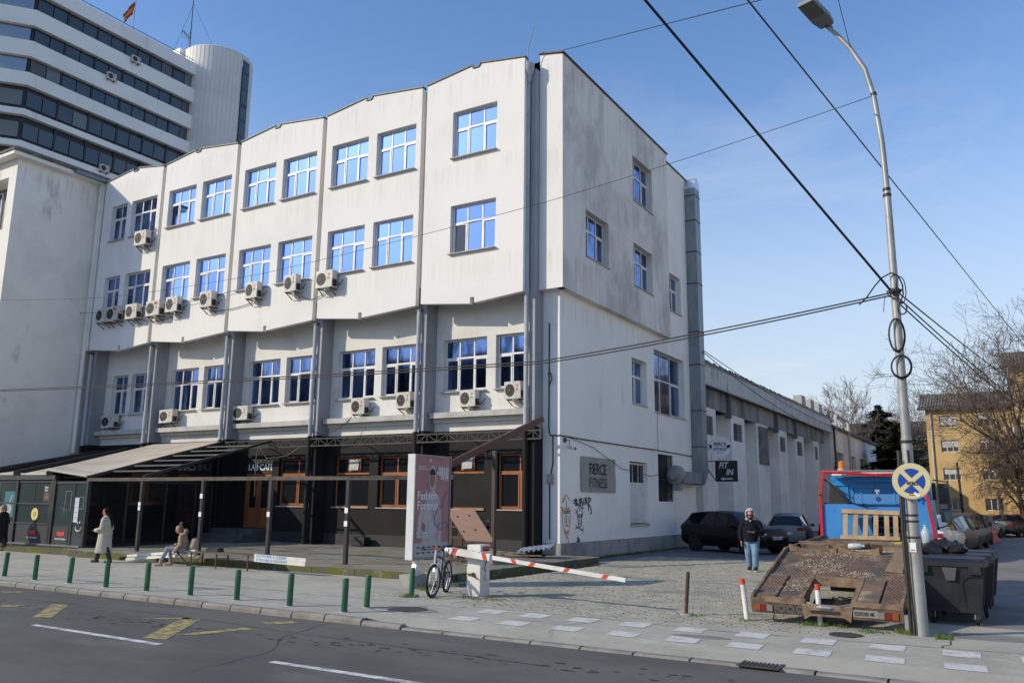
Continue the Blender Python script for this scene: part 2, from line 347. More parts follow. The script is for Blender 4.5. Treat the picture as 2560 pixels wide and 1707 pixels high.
mark(pavement, [(3.1,-12.98),(4.5,-13.2),(4.5,-13.14),(3.1,-12.92)], .004, paint_white)
mark(road, [(-.46,-17.07),(2.72,-17.12),(2.72,-16.99),(-.46,-16.95)], -.095, paint_white)
mark(road, [(4.93,-17.14),(8.4,-17.14),(8.4,-17.01),(4.93,-17.02)], -.095, paint_white)
for q in ([(-2.75,-15.35),(-2.45,-15.2),(-1.0,-16.4),(-1.3,-16.55)], [(-.1,-15.9),(.05,-15.76),(1.15,-15.1),(.85,-15.05)], [(.72,-15.1),(1.15,-15.1),(2.45,-16.75),(2.05,-16.85)],
          [(2.15,-16.42),(2.4,-16.3),(2.72,-15.35),(2.45,-15.3)], [(2.2,-14.75),(2.5,-14.85),(2.8,-14.45),(2.5,-14.38)], [(-3.4,-16.1),(-3.2,-15.8),(-2.9,-15.72),(-3.0,-16.05)], [(-5.7,-14.8),(-5.3,-14.8),(-5.2,-14.5),(-5.5,-14.5)]):
    mark(road, q, -.095, paint_yellow)
iron = mat('cast_iron', (.06,.058,.055), .7, .4, c2=(.09,.07,.05), sc=8)
t = thing('manhole_cover', 'round dark manhole cover in the pavement beside the flush kerb line near the bicycle', 'manhole', (3.63,-12.67,0)); MB().lathe([(.36,0),(.36,.006),(.0,.007)], 20).obj('lid', iron, t)
t = thing('manhole_cover', 'round iron manhole cover in the concrete strip behind the red topped post', 'manhole', (10.73,-11.2,0)); MB().lathe([(.24,0),(.24,.012),(.19,.013),(.18,.009),(0,.009)], 20).obj('lid', iron, t)
t = thing('drain_grate', 'rectangular iron street drain grate set in the pavement by the kerb', 'drain', (10.2,-13.92,-.07)); b = MB()
for s_ in (-.2,.2): b.box(-.26,s_-.02,0,.26,s_+.02,.015); b.box(s_*1.2-.02,-.2,0,s_*1.2+.02,.2,.014)
b.obj('frame', iron, t); MB().box(-.24,-.19,-.02,.24,.19,.002).obj('pit', print_dark, t)
for k in range(9): MB().box(-.2+k*.05,-.19,0,-.172+k*.05,.19,.013).obj('bar', iron, t)
# weeds
def blades(pts, n, r, h, name, label=None):
    b = MB()
    for (x, y, z) in pts:
        for k in range(n):
            a = rnd.uniform(0, 6.28); d = r*rnd.random()**.7; hh = h*rnd.uniform(.35,1); px, py = x+d*math.cos(a), y+d*math.sin(a); w = rnd.uniform(.006,.014)
            l = rnd.uniform(0,6.28); ex, ey = math.cos(l)*hh*.5, math.sin(l)*hh*.5
            b.poly([(px-w,py,z),(px+w,py,z),(px+ex,py+ey,z+hh)])
    return tag(b.obj(name, grassm), kind='stuff')
gp = [(.12+.25*rnd.random(), -.2+13*rnd.random(), 0) for k in range(120)]
blades(gp, 12, .16, .10, 'grass')
blades([(2.44,-11.03,0),(2.40,-11.1,0)], 90, .16, .09, 'grass'); blades([(3.4,-10.5,0),(3.8,-10.6,0),(4.1,-10.45,0),(3.6,-10.45,0)], 40, .2, .05, 'grass')
blades([(1.5,-9.4,0),(1.7,-9.2,0),(2.0,-8.6,0),(1.8,-9.75,0)], 70, .25, .12, 'grass'); blades([(10.2,-10.4,0),(10.5,-10.3,0),(10.0,-10.42,0)], 60, .16, .08, 'grass')
blades([(9.05,-10.5,0),(8.0,-10.45,0),(8.15,-10.4,0)], 30, .15, .05, 'grass'); blades([(11.55,-10.55,0),(11.45,-10.45,0),(12.0,-10.75,0)], 70, .15, .1, 'grass'); blades([(10.95,-10.7,0),(11.1,-10.6,0)], 40, .2, .05, 'grass')

# ------------------------------------------------------------------ wall helper
def holed(mb, fn, u0, u1, z0, z1, holes, depth, m=0, mr=None):
    us = sorted(set([u0,u1]+[h[0] for h in holes]+[h[1] for h in holes])); zs = sorted(set([z0,z1]+[h[2] for h in holes]+[h[3] for h in holes]))
    us = [u for u in us if u0-1e-6 <= u <= u1+1e-6]; zs = [z for z in zs if z0-1e-6 <= z <= z1+1e-6]
    for a, b in zip(us[:-1], us[1:]):
        for c, d in zip(zs[:-1], zs[1:]):
            uc, zc = (a+b)/2, (c+d)/2
            if any(h[0] < uc < h[1] and h[2] < zc < h[3] for h in holes): continue
            mb.poly([fn(a,c,0), fn(b,c,0), fn(b,d,0), fn(a,d,0)], m)
    for h in holes:
        a, b, c, d = h[:4]; k = m if mr is None else mr
        mb.poly([fn(a,c,0),fn(a,d,0),fn(a,d,depth),fn(a,c,depth)], k); mb.poly([fn(b,c,0),fn(b,d,0),fn(b,d,depth),fn(b,c,depth)], k)
        mb.poly([fn(a,c,0),fn(b,c,0),fn(b,c,depth),fn(a,c,depth)], k); mb.poly([fn(a,d,0),fn(b,d,0),fn(b,d,depth),fn(a,d,depth)], k)
    return mb
FRY = lambda y: (lambda u, z, d: (u, y+d, z))
FRX = lambda x: (lambda u, z, d: (x-d, u, z))

# ------------------------------------------------------------------ office building
office = thing('office_building', 'white rendered office block with hexagonal facade panels and a black painted cafe at street level', 'building')
_wc = {}
def frame_mesh(w, h, cols, tr, fm, sash=True, fw=.055):
    key = (round(w,2), round(h,2), str(cols), tr, fm.name, sash)
    if key in _wc: return _wc[key]
    b = MB(); t = .07
    xs = [w*i/cols for i in range(cols+1)] if isinstance(cols, int) else [w*c for c in cols]
    zt = h*tr
    b.box(0,0,0,fw,t,h); b.box(w-fw,0,0,w,t,h); b.box(fw,0,0,w-fw,t,fw); b.box(fw,0,h-fw,w-fw,t,h)
    for x in xs[1:-1]: b.box(x-fw/2,.003,fw,x+fw/2,t,h-fw)
    if tr: b.box(fw,-.006,zt-fw*.65,w-fw,t,zt+fw*.65)
    panes = []
    for i in range(len(xs)-1):
        a0 = xs[i]+(fw if i == 0 else fw/2); a1 = xs[i+1]-(fw if i == len(xs)-2 else fw/2)
        rows = ((fw, zt-fw*.65), (zt+fw*.65, h-fw)) if tr else ((fw, h-fw),)
        for r, (c0, c1) in enumerate(rows):
            if sash and r == 0 and (i == 0 or i == len(xs)-2):
                q = .05; b.box(a0,-.014,c0,a0+q,t*.8,c1); b.box(a1-q,-.014,c0,a1,t*.8,c1); b.box(a0+q,-.014,c0,a1-q,t*.8,c0+q); b.box(a0+q,-.014,c1-q,a1-q,t*.8,c1)
                panes.append((a0+q, c0+q, a1-a0-2*q, c1-c0-2*q, r, i))
            else: panes.append((a0, c0, a1-a0, c1-c0, r, i))
    _wc[key] = (b.mesh('window', fm), panes); return _wc[key]
_pc = {}
def pane_mesh(w, h, gm):
    k = (round(w,3), round(h,3), gm.name)
    if k not in _pc: _pc[k] = MB().box(-w/2,-.006,-h/2,w/2,.006,h/2).mesh('pane', gm)
    return _pc[k]
def window(parent, x, y, z, w, h, cols=3, tr=.645, rz=0, glass=None, fm=None, sash=True, sill=True, tilt=.25, glasses=None, sill_m=None, sill_d=.30):
    me, panes = frame_mesh(w, h, cols, tr, fm or pvc, sash)
    o = link('window', me, parent, (x,y,z), (0,0,rz))
    for i, (px, pz, pw, ph, r, c) in enumerate(panes):
        g = (glasses or {}).get(i, glass or blue_glass)
        link('pane', pane_mesh(pw, ph, g), o, (px+pw/2, .035, pz+ph/2), (R_(rnd.uniform(-tilt,tilt)), 0, R_(rnd.uniform(-tilt,tilt))))
    if sill: MB().box(-.04,-sill_d,-.035,w+.04,.02,-.002).obj('sill', sill_m or conc_pale, o)
    return o
YP, YW = -.9, .1
LX = [-26.32, -21.08, -15.84, -10.60, -5.36]           # left edge of each bay
allw = []
blue_var = [blue_glass, mat('blue_mirror_glass_b', (.23,.37,.83), .04, 1.0, bump=.07, bsc=1.2), mat('blue_mirror_glass_c', (.31,.49,.95), .03, 1.0, bump=.05, bsc=2)]
for i, L in enumerate(LX):
    x0 = L if i else -25.88; x1 = L+5.0 if i < 4 else -.97
    if i == 0: x1 = -21.34
    if i == 0: wx = [(-25.17,-23.94,2), (-23.55,-21.6,3)]
    elif i == 4: wx = [(-4.10,-2.12,3)]
    else: wx = [(L+.37,L+2.34,3), (L+2.78,L+4.75,3)]
    holes = []
    for (a, b, c) in wx:
        for (z0, z1) in ((14.49,16.37),(10.77,12.64)): holes.append((a,b,z0,z1)); allw.append((i,a,b,z0,z1,c))
    mb = MB(); zb, zt = 9.06, 17.78
    holed(mb, FRY(YP), x0, x1, zb, zt, holes, .235)
    if i == 0: n0, n1 = -23.6, -23.38
    else: n0, n1 = L+2.2, L+2.38
    top = [(x0,zt),(x1,zt),(n1+.09,18.07),(n1,18.05),(n1-.04,17.93),(n0-.05,17.93),(n0-.09,18.05),(n0-.1,18.07)]
    bot = [(x0,zb),(n0,8.83),(n0,9.06)]; bot2 = [(n1,9.06),(n1,8.85),(x1,9.03),(x1,zb)]
    th = .2
    def edge(p, q): mb.poly([(p[0],YP,p[1]),(q[0],YP,q[1]),(q[0],YP+th,q[1]),(p[0],YP+th,p[1])])
    mb.poly([(x,YP,z) for x,z in top]); mb.poly([(x,YP,z) for x,z in bot]); mb.poly([(x,YP,z) for x,z in bot2])
    mb.poly([(x,YP+th,z) for x,z in bot]); mb.poly([(x,YP+th,z) for x,z in bot2])
    out = [(x0,zb),(n0,8.83),(n0,9.06),(n1,9.06),(n1,8.85),(x1,9.03),(x1,zt)] + top[2:] + [(x0,zt)]
    for p, q in zip(out, out[1:]+out[:1]): edge(p, q)
    # back face of the hanging part and of the parapet
    mb.poly([(x0,YP+th,zb),(x1,YP+th,zb),(x1,YP+th,9.78),(x0,YP+th,9.78)]); mb.poly([(x,YP+th,z) for x,z in top])
    mb.obj('facade_panel', white_wall, office)
    c = MB(); cl = [(x0-.02,zt+.01),(n0-.1,18.08),(n0-.07,17.95),(n1+.02,17.95),(n1+.09,18.08),(x1+.03,zt+.01)]
    for p, q in zip(cl[:-1], cl[1:]): c.beam((p[0],YP+.09,p[1]+.02),(q[0],YP+.09,q[1]+.02),.27,.05)
    c.obj('roof_edge', roof_edge_m, office)
    # volume behind the panel
    v = MB().box(x0+.02, YP+th-.001, 9.78, x1-.02 if i < 4 else x1-.01, YW+.25, 17.72)
    # volume is a shell with its front left out where the windows are
    v.f = [f for k, f in enumerate(v.f) if k != 2]; v.m = [0]*len(v.f)
    v.obj('bay_wall', white_wall, office)
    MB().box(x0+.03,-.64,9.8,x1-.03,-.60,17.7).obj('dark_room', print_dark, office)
MB().box(-26.62,YP+.02,9.05,-26.06,YP+.5,17.8).obj('end_panel', white_wall, office)
MB().box(-26.06,YP+.3,9.2,-.98,YP+.5,17.72).obj('joint_backing', mat('joint_grey', (.36,.35,.34), .9, c2=(.28,.275,.27), sc=1.5, st=(1,1,.2)), office)
for (i,a,b,z0,z1,c) in allw:
    row3 = z0 > 13
    gl = {}
    g = navy_glass if (i == 0) else blue_glass
    if i == 4 and not row3: gl = {0: shade_glass}
    if i == 1 and row3 and a < -20: gl = {0: navy_glass}
    if i == 1 and not row3 and a < -20: gl = {0: navy_glass, 1: navy_glass}
    if g is blue_glass:
        for k_ in range(6):
            if k_ not in gl: gl[k_] = blue_var[rnd.choice((0,0,0,1,1,2))]
    o = window(office, a+.012, YP+.165, z0+.012, b-a-.024, z1-z0-.024, c, glass=g, glasses=gl, tilt=.5)
# first floor wall, windows
holes = []; w1 = []
rows = [(-25.2,-24.0,2),(-23.68,-22.2,2)]
for L in LX[1:4]: rows += [(L+.36,L+2.3,3),(L+2.66,L+4.6,3)]
rows += [(-4.99,-3.04,3),(-2.66,-.78,3)]
for (a,b,c) in rows: holes.append((a,b,5.84,7.82))
mb = MB(); holed(mb, FRY(YW), -26.5, -.66, 4.4, 9.95, holes, .24)
mb.obj('wall', wall_mould, office)
MB().box(-26.4,-.2,9.80,-.97,YW+.05,9.99).obj('soffit', white_wall, office)
for (a,b,c) in rows:
    deep = {0: navy_glass}
    o = window(office, a+.012, YW+.16, 5.852, b-a-.024, 1.956, c, glass=navy_glass)
    k = 0
    # drawn curtains show behind the lower panes
    for q in range(c):
        if rnd.random() < .75:
            cx = (q+.5)*(b-a)/c
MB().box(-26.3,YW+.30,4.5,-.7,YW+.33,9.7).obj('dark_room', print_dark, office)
# ledges between the fins
FX = [-25.72,-21.02,-15.79,-10.55,-5.30,-.66]          # right face of each fin
for i in range(5):
    MB().box(FX[i]+.05,-.32,4.86,FX[i+1]-.42,YW-.002,5.06).obj('ledge', conc_pale, office)
    MB().box(FX[i]+.02,-.02,4.72,FX[i+1]-.26,YW-.003,4.86).obj('ledge', white_wall, office)
for i, fx in enumerate(FX):
    MB().box(fx-.22,-.58,4.4,fx,YW+.02,9.79 if i < 5 else 17.4).obj('fin', fin_paint, office)
    MB().box(fx-.22,-.58,.15,fx,YW+.02,4.397).obj('fin_base', black_paint, office)
    px = fx-.29; b = MB(); zt = 8.9 if i < 5 else 17.0
    b.cyl((px,-.66,4.35),(px,-.66,zt),.085)
    for z in (5.0,6.9,8.6)+((10.8,13.2,15.6) if i == 5 else ()): b.cyl((px,-.66,z),(px,-.66,z+.05),.097)
    if i == 5: b.tube([(px,-.66,16.9),(px,-.66,17.1),(px,-.66,17.35),(px,-.66,17.6)],[.11,.14,.22,.22],12)
    b.obj('downpipe', pipe_paint, office, 40)
    MB().cyl((px,-.66,.2),(px,-.66,4.36),.1).obj('downpipe', black_paint, office, 40)
    if i < 5: MB().box(px-.12,-.75,8.86,px+.12,-.5,8.93).obj('pipe_collar', dark_steel, office)
# cafe level
cafe = [(-13.26,-11.42,1.62,3.56),(-10.18,-8.36,1.62,3.56),(-7.92,-6.05,1.62,3.56),(-4.74,-3.08,1.62,3.56),(-2.56,-.98,1.62,3.56)]
door_h = (-15.31,-13.64,.70,3.62)
mb = MB(); holed(mb, FRY(YW), -26.5, -.66, .1, 4.4, cafe+[door_h], .26)
mb.obj('shopfront_wall', black_paint, office)
MB().box(-26,YW-.03,.1,-.9,YW-.002,.62).obj('plinth', mat('plinth_black', (.026,.026,.028), .7, c2=(.03,.03,.032), sc=1, c3=(.35,.35,.34), sc3=2.6, lo3=.73, hi3=.75), office)
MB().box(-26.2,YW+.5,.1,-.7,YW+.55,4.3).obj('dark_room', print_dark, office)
for k, (a,b,z0,z1) in enumerate(cafe):
    cols = [0,.56,1] if k in (0,4) else ([0,.45,1] if k in (2,) else [0,1])
    o = window(office, a+.015, YW+.15, z0+.015, b-a-.03, z1-z0-.03, cols, .672, glass=shop_glass, fm=wood_frame, sash=(k not in (1,3)), sill=True, sill_m=conc_pale, sill_d=.2)
    if k in (1,3):
        wv = b-a
        q = MB().box(wv*.36,-.05,1.36,wv*.40,.02,1.85).box(wv*.66,-.05,1.36,wv*.70,.02,1.85).box(wv*.4,-.05,1.36,wv*.66,.02,1.41); q.obj('vent_frame', wood_frame, o)
        MB().mbox(stack(T_(wv*.53,-.08,1.62), RX(-8)), wv*.26, .02, .42).obj('vent_cover', mat('vent_cover', (.42,.42,.42), .5, c2=(.2,.2,.2), sc=8, st=(1,1,6)), o)
    if k == 3: MB().box(.06,-.012,.06,b-a-.09,.02,1.24).obj('board', black_paint, o)
    if k == 2:
        for (bx, bw, bh) in ((.12,.2,.42),(.34,.25,.16),(.2,.4,.1)): MB().box(bx,.045,.07,bx+bw,.09,.07+bh).obj('paper_stack', mat('paper_grey', (.3,.3,.31), .8, c2=(.12,.12,.13), sc=20), o)
t = MB(); dx0, dx1, dz0, dz1 = -15.28, -13.67, .72, 2.95
def ub(b, x0, x1, z0, z1, y0=YW+.12, y1=YW+.2, m=0): return b.box(x0,y0,z0,x1,y1,z1,m)
ub(t,dx0,dx0+.12,dz0,dz1); ub(t,dx1-.12,dx1,dz0,dz1); ub(t,dx0+.12,dx1-.12,dz1-.14,dz1)
frm = t.obj('door', wood_frame, office)
for a, b in ((dx0+.13,-14.49),(-14.46,dx1-.13)):
    q = MB(); ub(q,a,a+.12,dz0,dz1-.15,YW+.1,YW+.17); ub(q,b-.12,b,dz0,dz1-.15,YW+.1,YW+.17); ub(q,a+.12,b-.12,dz0,dz0+.16,YW+.1,YW+.17); ub(q,a+.12,b-.12,1.42,1.54,YW+.1,YW+.17); ub(q,a+.12,b-.12,dz1-.26,dz1-.15,YW+.1,YW+.17)
    q.obj('door_leaf', wood_frame, frm)
    q = MB(); ub(q,a+.12,b-.12,dz0+.16,1.42,YW+.13,YW+.15); q.obj('door_panel', wood_frame, frm)
    q = MB(); ub(q,a+.12,b-.12,1.54,dz1-.26,YW+.13,YW+.15); q.obj('pane', shop_glass, frm)
MB().cyl((-14.40,YW+.04,1.5),(-14.40,YW+.04,2.0),.018,n=6).obj('handle', black_metal, frm)
sg = MB(); ub(sg,-15.3,-13.65,2.96,3.6,YW+.08,YW+.2); sg.obj('sign_board', black_metal, office)
text('LAB CAFE', .36, mat('sign_white_paint', (.9,.9,.88), .5), office, (-15.14,YW+.07,3.10), UPR, .004, .006, .96, name='sign_lettering')
st = MB()
for k in range(3): st.box(-16.6+.15*k,-2.0+.55*k,.15,-13.3-.1*k,YW-.04,.32+.19*k)
tag(st.obj('steps', mat('step_concrete', (.10,.10,.10), .9, c2=(.07,.07,.07), sc=2)), kind='structure')
# corner block
lowholes = [(6.25,7.84,5.86,7.74),(8.68,12.46,5.73,8.48),(5.87,7.7,1.1,3.53),(8.91,10.72,1.98,3.98)]
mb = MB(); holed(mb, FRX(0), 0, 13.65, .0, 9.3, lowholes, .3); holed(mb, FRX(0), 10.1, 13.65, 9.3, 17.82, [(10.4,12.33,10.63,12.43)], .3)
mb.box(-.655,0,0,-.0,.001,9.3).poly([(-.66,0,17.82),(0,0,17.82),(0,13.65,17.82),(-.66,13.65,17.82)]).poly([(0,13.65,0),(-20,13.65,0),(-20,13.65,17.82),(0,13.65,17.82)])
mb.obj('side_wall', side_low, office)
uph = [(6.04,8.2,14.36,16.36),(1.52,3.53,10.74,12.53),(6.0,8.07,10.67,12.5)]
mb = MB(); holed(mb, FRX(.27), -.3, 10.1, 9.16, 17.9, uph, .3)
mb.poly([(.27,10.1,9.16),(0,10.1,9.16),(0,10.1,17.9),(.27,10.1,17.9)]).poly([(0,-.3,9.16),(.27,-.3,9.16),(.27,10.1,9.16),(0,10.1,9.16)])
mb.obj('side_wall', side_wall, office)
MB().poly([(-.66,-.3,9.16),(.268,-.3,9.16),(.268,-.3,17.9),(-.66,-.3,18.1)]).poly([(-.66,-.3,9.16),(.26,-.3,9.16),(.26,.0,9.16),(-.66,.0,9.16)]).obj('corner_wall', white_wall, office)
MB().poly([(-.656,-.003,0),(.0,-.003,0),(.0,-.003,9.16),(-.656,-.003,9.16)]).obj('corner_wall', white_wall, office)
b = MB(); b.beam((-.7,-.3,18.12),(.3,-.3,17.93),.16,.05); b.beam((.27,-.32,17.92),(.27,10.14,17.92),.14,.05); b.beam((.0,10.1,17.84),(.0,13.7,17.84),.12,.05); b.obj('roof_edge', roof_edge_m, office)
MB().poly([(-26.5,-.6,17.7),(0,-.3,17.8),(0,13.6,17.8),(-26.5,13.6,17.7)]).obj('roof', roof_edge_m, office)
MB().box(.0,-.04,0,.045,13.66,.57).box(-.62,-.045,0,.0,-.004,.57).obj('plinth', concrete, office)
def swin(y0, y1, z0, z1, x, **k): return window(office, x-.24, y0+.01, z0+.01, y1-y0-.02, z1-z0-.02, rz=R_(90), **k)
side_glass = navy_glass
for (a,b,c,d) in uph: swin(a,b,c,d,.27,glass=side_glass,cols=3)
swin(10.4,12.33,10.63,12.43,0,glass=side_glass,cols=3); swin(6.25,7.84,5.86,7.74,0,glass=side_glass,cols=2); swin(8.68,12.46,5.73,8.48,0,glass=side_glass,cols=3,tr=.56)
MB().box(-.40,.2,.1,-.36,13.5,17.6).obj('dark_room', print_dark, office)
# boarded side door
d = MB(); d.box(-.2,5.89,1.12,-.15,7.68,2.62); d.obj('door', pvc, office); dd = office.children[-1] if False else None
sd = link('side_door', MB().box(-.21,5.89,1.14,-.17,7.68,3.5).mesh('side_door', pvc), office)
for k in range(3): MB().box(-.19,5.98+.58*k,2.72,-.155,6.46+.58*k,3.42).obj('pane', shade_glass, sd)
for k in range(2): MB().box(-.17,6.0+.86*k,1.3,-.135,6.72+.86*k,2.52).obj('door_panel', pvc, sd)
MB().box(-.3,5.8,1.02,.08,7.76,1.1).obj('sill', conc_pale, sd)
# barred window and duct with fan
gr = link('barred_window', MB().box(-.3,8.92,1.99,-.26,10.71,3.97).mesh('barred_window', print_dark), office)
b = MB()
for k in range(14):
    for s_ in (-1, 1):
        y0 = 8.95+k*.13
        b.beam((-.06,y0,2.02),(-.06,min(10.7,max(8.93,y0+s_*.5)),3.95),.012)
for k in range(4): b.box(-.08,8.95+k*.57,1.95,-.05,8.99+k*.57,4.2)
b.box(-.08,8.92,2.9,-.05,10.7,2.94); b.obj('bars', dark_steel, gr)
# cables on the side wall, camera
b = MB(); b.tube([(-.4,-.03,8.0),(-.4,-.05,4.3),(-.35,-.03,4.12),(0.02,-.03,4.11),(.03,2,4.09),(.03,5,4.1),(.035,8.9,4.12),(.03,11,4.1),(.05,13.2,4.08)], .022, 6)
b.tube([(.03,.5,4.1),(.05,2.5,3.85),(.05,5,3.2),(.05,8,3.0),(.05,9.2,3.15)], .01, 5); b.tube([(.03,8.9,7.6),(.03,9.0,6.2),(.03,8.85,5.2),(.03,8.9,4.1)], .008, 5)
b.tube([(-.45,-.04,6.2),(-.3,-.1,6.25),(-.25,-.12,6.0),(-.42,-.04,5.8)], .02, 6)
b.tube([(-.25,-.03,4.1),(-.25,-.03,3.2),(-.38,-.03,2.55),(-.36,-.05,2.1),(-.36,-.05,.7)], .02, 6)
b.obj('wall_cable', wire_m, office)
t = thing('security_camera', 'small white security camera on a bracket at the corner of the side wall', 'camera', (0.02,.35,3.75))
MB().box(0,-.12,.15,.03,.05,.3).cyl((.02,0,.22),(.16,0,.22),.012,n=6).cyl((.16,0,.22),(.16,0,.02),.012,n=6).obj('bracket', dark_steel, t)
MB().cyl((.1,-.08,.0),(.3,.1,-.06),.05).obj('body', ac_white, t, 40); MB().cyl((.3,.1,-.06),(.34,.13,-.07),.045).obj('lens', print_dark, t)
t = thing('meter_box', 'small grey electric box with hanging cables on the corner wall', 'electric box', (-.33,-.03,2.5)); MB().box(-.1,-.1,0,.1,0,.32).box(-.07,-.11,.05,.07,-.1,.27).obj('case', concrete, t)
# ventilation duct
duct = thing('ventilation_duct', 'tall galvanised ventilation duct rising up the rear edge of the side wall', 'duct', (0,0,0))
b = MB(); b.box(.02,13.25,3.5,.54,13.95,17.3); b.box(.02,10.7,2.8,.5,13.2,3.3); b.obj('duct', galv, duct)
for z in (4.5,6.2,8.4,10.0,12.4,14.0,15.6,16.9): MB().box(.0,13.23,z,.56,13.97,z+.05).obj('seam', dark_steel, duct)
b = MB().prism([(.02,13.6-.35*math.cos(a),17.3+.6*math.sin(a)) for a in [math.pi*k/10 for k in range(11)]], (.52,0,0)); b.obj('bend', mat('duct_bend', (.6,.62,.63), .35, .7), duct)
b = MB().prism([(.02,13.2,2.75),(.02,14.0,3.5),(.02,13.2,3.5)], (.58,0,0)); b.obj('elbow', galv, duct)
b = MB().lathe([(.2,0),(.40,.05),(.43,.14),(.43,.26),(.2,.30)], 18, (.32,10.0,3.12), axis='y'); b.cyl((.32,9.8,3.12),(.32,10.7,3.08),.2); b.box(.2,10.1,2.45,.5,10.5,2.8); b.obj('fan_housing', mat('fan_housing_grey', (.30,.30,.29), .5, .2), duct, 35)
# signs and graffiti on the side wall
t = thing('banner', 'grey cloth gym banner lettered FIERCE FITNESS on the side wall', 'banner', (.02,1.51,2.27))
bw, bh = 2.9, 1.23; b = MB()
n = 12
for i in range(n):
    for j in range(5):
        f = lambda a, c: (.02+.012*math.sin(a*2.1+c*1.3)+.006*math.sin(a*7), bw*a/n, bh*c/5)
        b.poly([f(i,j), f(i+1,j), f(i+1,j+1), f(i,j+1)])
b.obj('sheet', mat('banner_cloth', (.37,.355,.32), .8, c2=(.30,.29,.26), sc=2), t, 60)
text('FIERCE', .56, print_dark, t, (.055,.60,.63), UPX, .002, .004, .80, space=1.08); text('FITNESS', .50, print_dark, t, (.055,.60,.16), UPX, .002, -.004, .80, space=1.06)
gname = 'graffiti'
def strokes(lines, r, m, parent, x=.012):
    b = MB()
    for ln in lines:
        P = [(x, p[0], p[1]) for p in ln]
        if len(P) > 2:   # smooth
            Q = []
            for i in range(len(P)-1):
                p0, p1, p2, p3 = P[max(i-1,0)], P[i], P[i+1], P[min(i+2,len(P)-1)]
                for k in range(4):
                    s_ = k/4; Q.append(tuple(.5*((2*p1[c])+(-p0[c]+p2[c])*s_+(2*p0[c]-5*p1[c]+4*p2[c]-p3[c])*s_**2+(-p0[c]+3*p1[c]-3*p2[c]+p3[c])*s_**3) for c in range(3)))
            P = Q+[P[-1]]
        for a, c in zip(P[:-1], P[1:]):
            d = Vector(c)-Vector(a)
            if d.length > 1e-5: b.beam(a, Vector(c)+d.normalized()*r*.3, r*2, .006, up=(1,0,0)) if False else b.beam(a, c, .006, r*2, up=(0,0,1)) if abs(d.normalized().z) < .9 else b.beam(a, c, .006, r*2, up=(1,0,0)) if False else b.beam(a, c, r*2, .006, up=(1,0,0))
    return b.obj('stroke', m, parent)
t = thing(gname, 'black spray painted tag BAVAR on the white side wall below the banner', 'graffiti', (0,0,0))
K = mat('spray_black', (.02,.02,.022), .8)
bav = [[(1.12,2.02),(1.14,1.80)],[(1.10,2.02),(1.26,1.98),(1.16,1.90),(1.30,1.84),(1.13,1.80)], [(1.36,1.80),(1.48,2.05),(1.56,1.80)],[(1.40,1.89),(1.54,1.89)], [(1.58,2.06),(1.70,1.82),(1.80,2.08)], [(1.84,1.82),(1.94,2.08),(2.04,1.80)],[(1.87,1.90),(2.0,1.90)], [(2.16,1.62),(2.12,2.08)],[(2.10,2.08),(2.34,2.02),(2.14,1.88),(2.34,1.70),(2.36,1.55),(2.26,1.52)], [(.98,1.98),(1.06,1.95)],[(.97,1.90),(1.05,1.87)]]
strokes(bav, .024, K, t)
t = thing(gname, 'black outline skull with crossed bones painted on the side wall under the tag', 'graffiti', (0,0,0))
strokes([[(1.32,1.3),(1.26,1.5),(1.32,1.72),(1.46,1.82),(1.60,1.72),(1.66,1.5),(1.58,1.3),(1.56,1.12),(1.42,1.08),(1.36,1.12),(1.32,1.3)],[(1.34,1.48),(1.40,1.52),(1.43,1.44),(1.35,1.40),(1.34,1.48)],[(1.52,1.44),(1.56,1.52),(1.61,1.46),(1.55,1.40),(1.52,1.44)],[(1.47,1.40),(1.44,1.28),(1.50,1.28)],[(1.36,1.2),(1.56,1.2)],[(1.13,1.12),(1.30,1.06),(1.60,.98),(1.74,1.04)],[(1.13,1.0),(1.3,1.06),(1.74,.92)],[(1.12,1.66),(1.2,1.6),(1.12,1.54)],[(1.72,1.82),(1.66,1.72),(1.78,1.7)],[(1.46,1.82),(1.46,1.6)]], .013, K, t)
t = thing(gname, 'orange and pink scribbled face painted on the side wall next to the corner', 'graffiti', (0,0,0))
strokes([[(.14,1.55),(.2,1.2),(.3,.95),(.5,.75),(.62,.98),(.72,1.3),(.74,1.55)],[(.2,1.9),(.3,2.1),(.5,2.12),(.68,1.95)],[(.16,1.6),(.1,1.75),(.24,1.7)],[(.55,.76),(.6,.6),(.68,.5)]], .014, mat('spray_pink', (.75,.20,.20), .8), t)
strokes([[(.12,1.52),(.18,1.68),(.3,1.6),(.4,1.72),(.5,1.6),(.6,1.74),(.7,1.62),(.8,1.66)],[(.16,1.9),(.26,2.04),(.4,1.98)],[(.3,1.0),(.42,.86),(.58,.95)],[(.36,1.46),(.34,1.3),(.4,1.25)]], .018, mat('spray_orange', (.80,.27,.03), .8), t)
strokes([[(.24,1.55),(.32,1.62),(.40,1.55),(.24,1.55)],[(.52,1.55),(.6,1.62),(.68,1.55),(.52,1.55)],[(.38,1.12),(.46,1.18),(.58,1.1)],[(.45,1.95),(.46,1.3),(.42,1.22)]], .016, mat('spray_blue', (.08,.22,.33), .8), t)
strokes([[(.34,.98),(.44,.92),(.54,.98)],[(.2,1.97),(.24,1.9)],[(.62,1.45),(.64,1.2)]], .018, mat('spray_yellow', (.7,.5,.05), .8), t)
t = thing(gname, 'small dark purple scribble low on the side wall', 'graffiti', (0,0,0))
strokes([[(1.22,.72),(1.4,.70),(1.24,.64),(1.48,.62),(1.22,.58),(1.46,.54),(1.24,.50)]], .02, mat('spray_purple', (.09,.05,.11), .8), t)
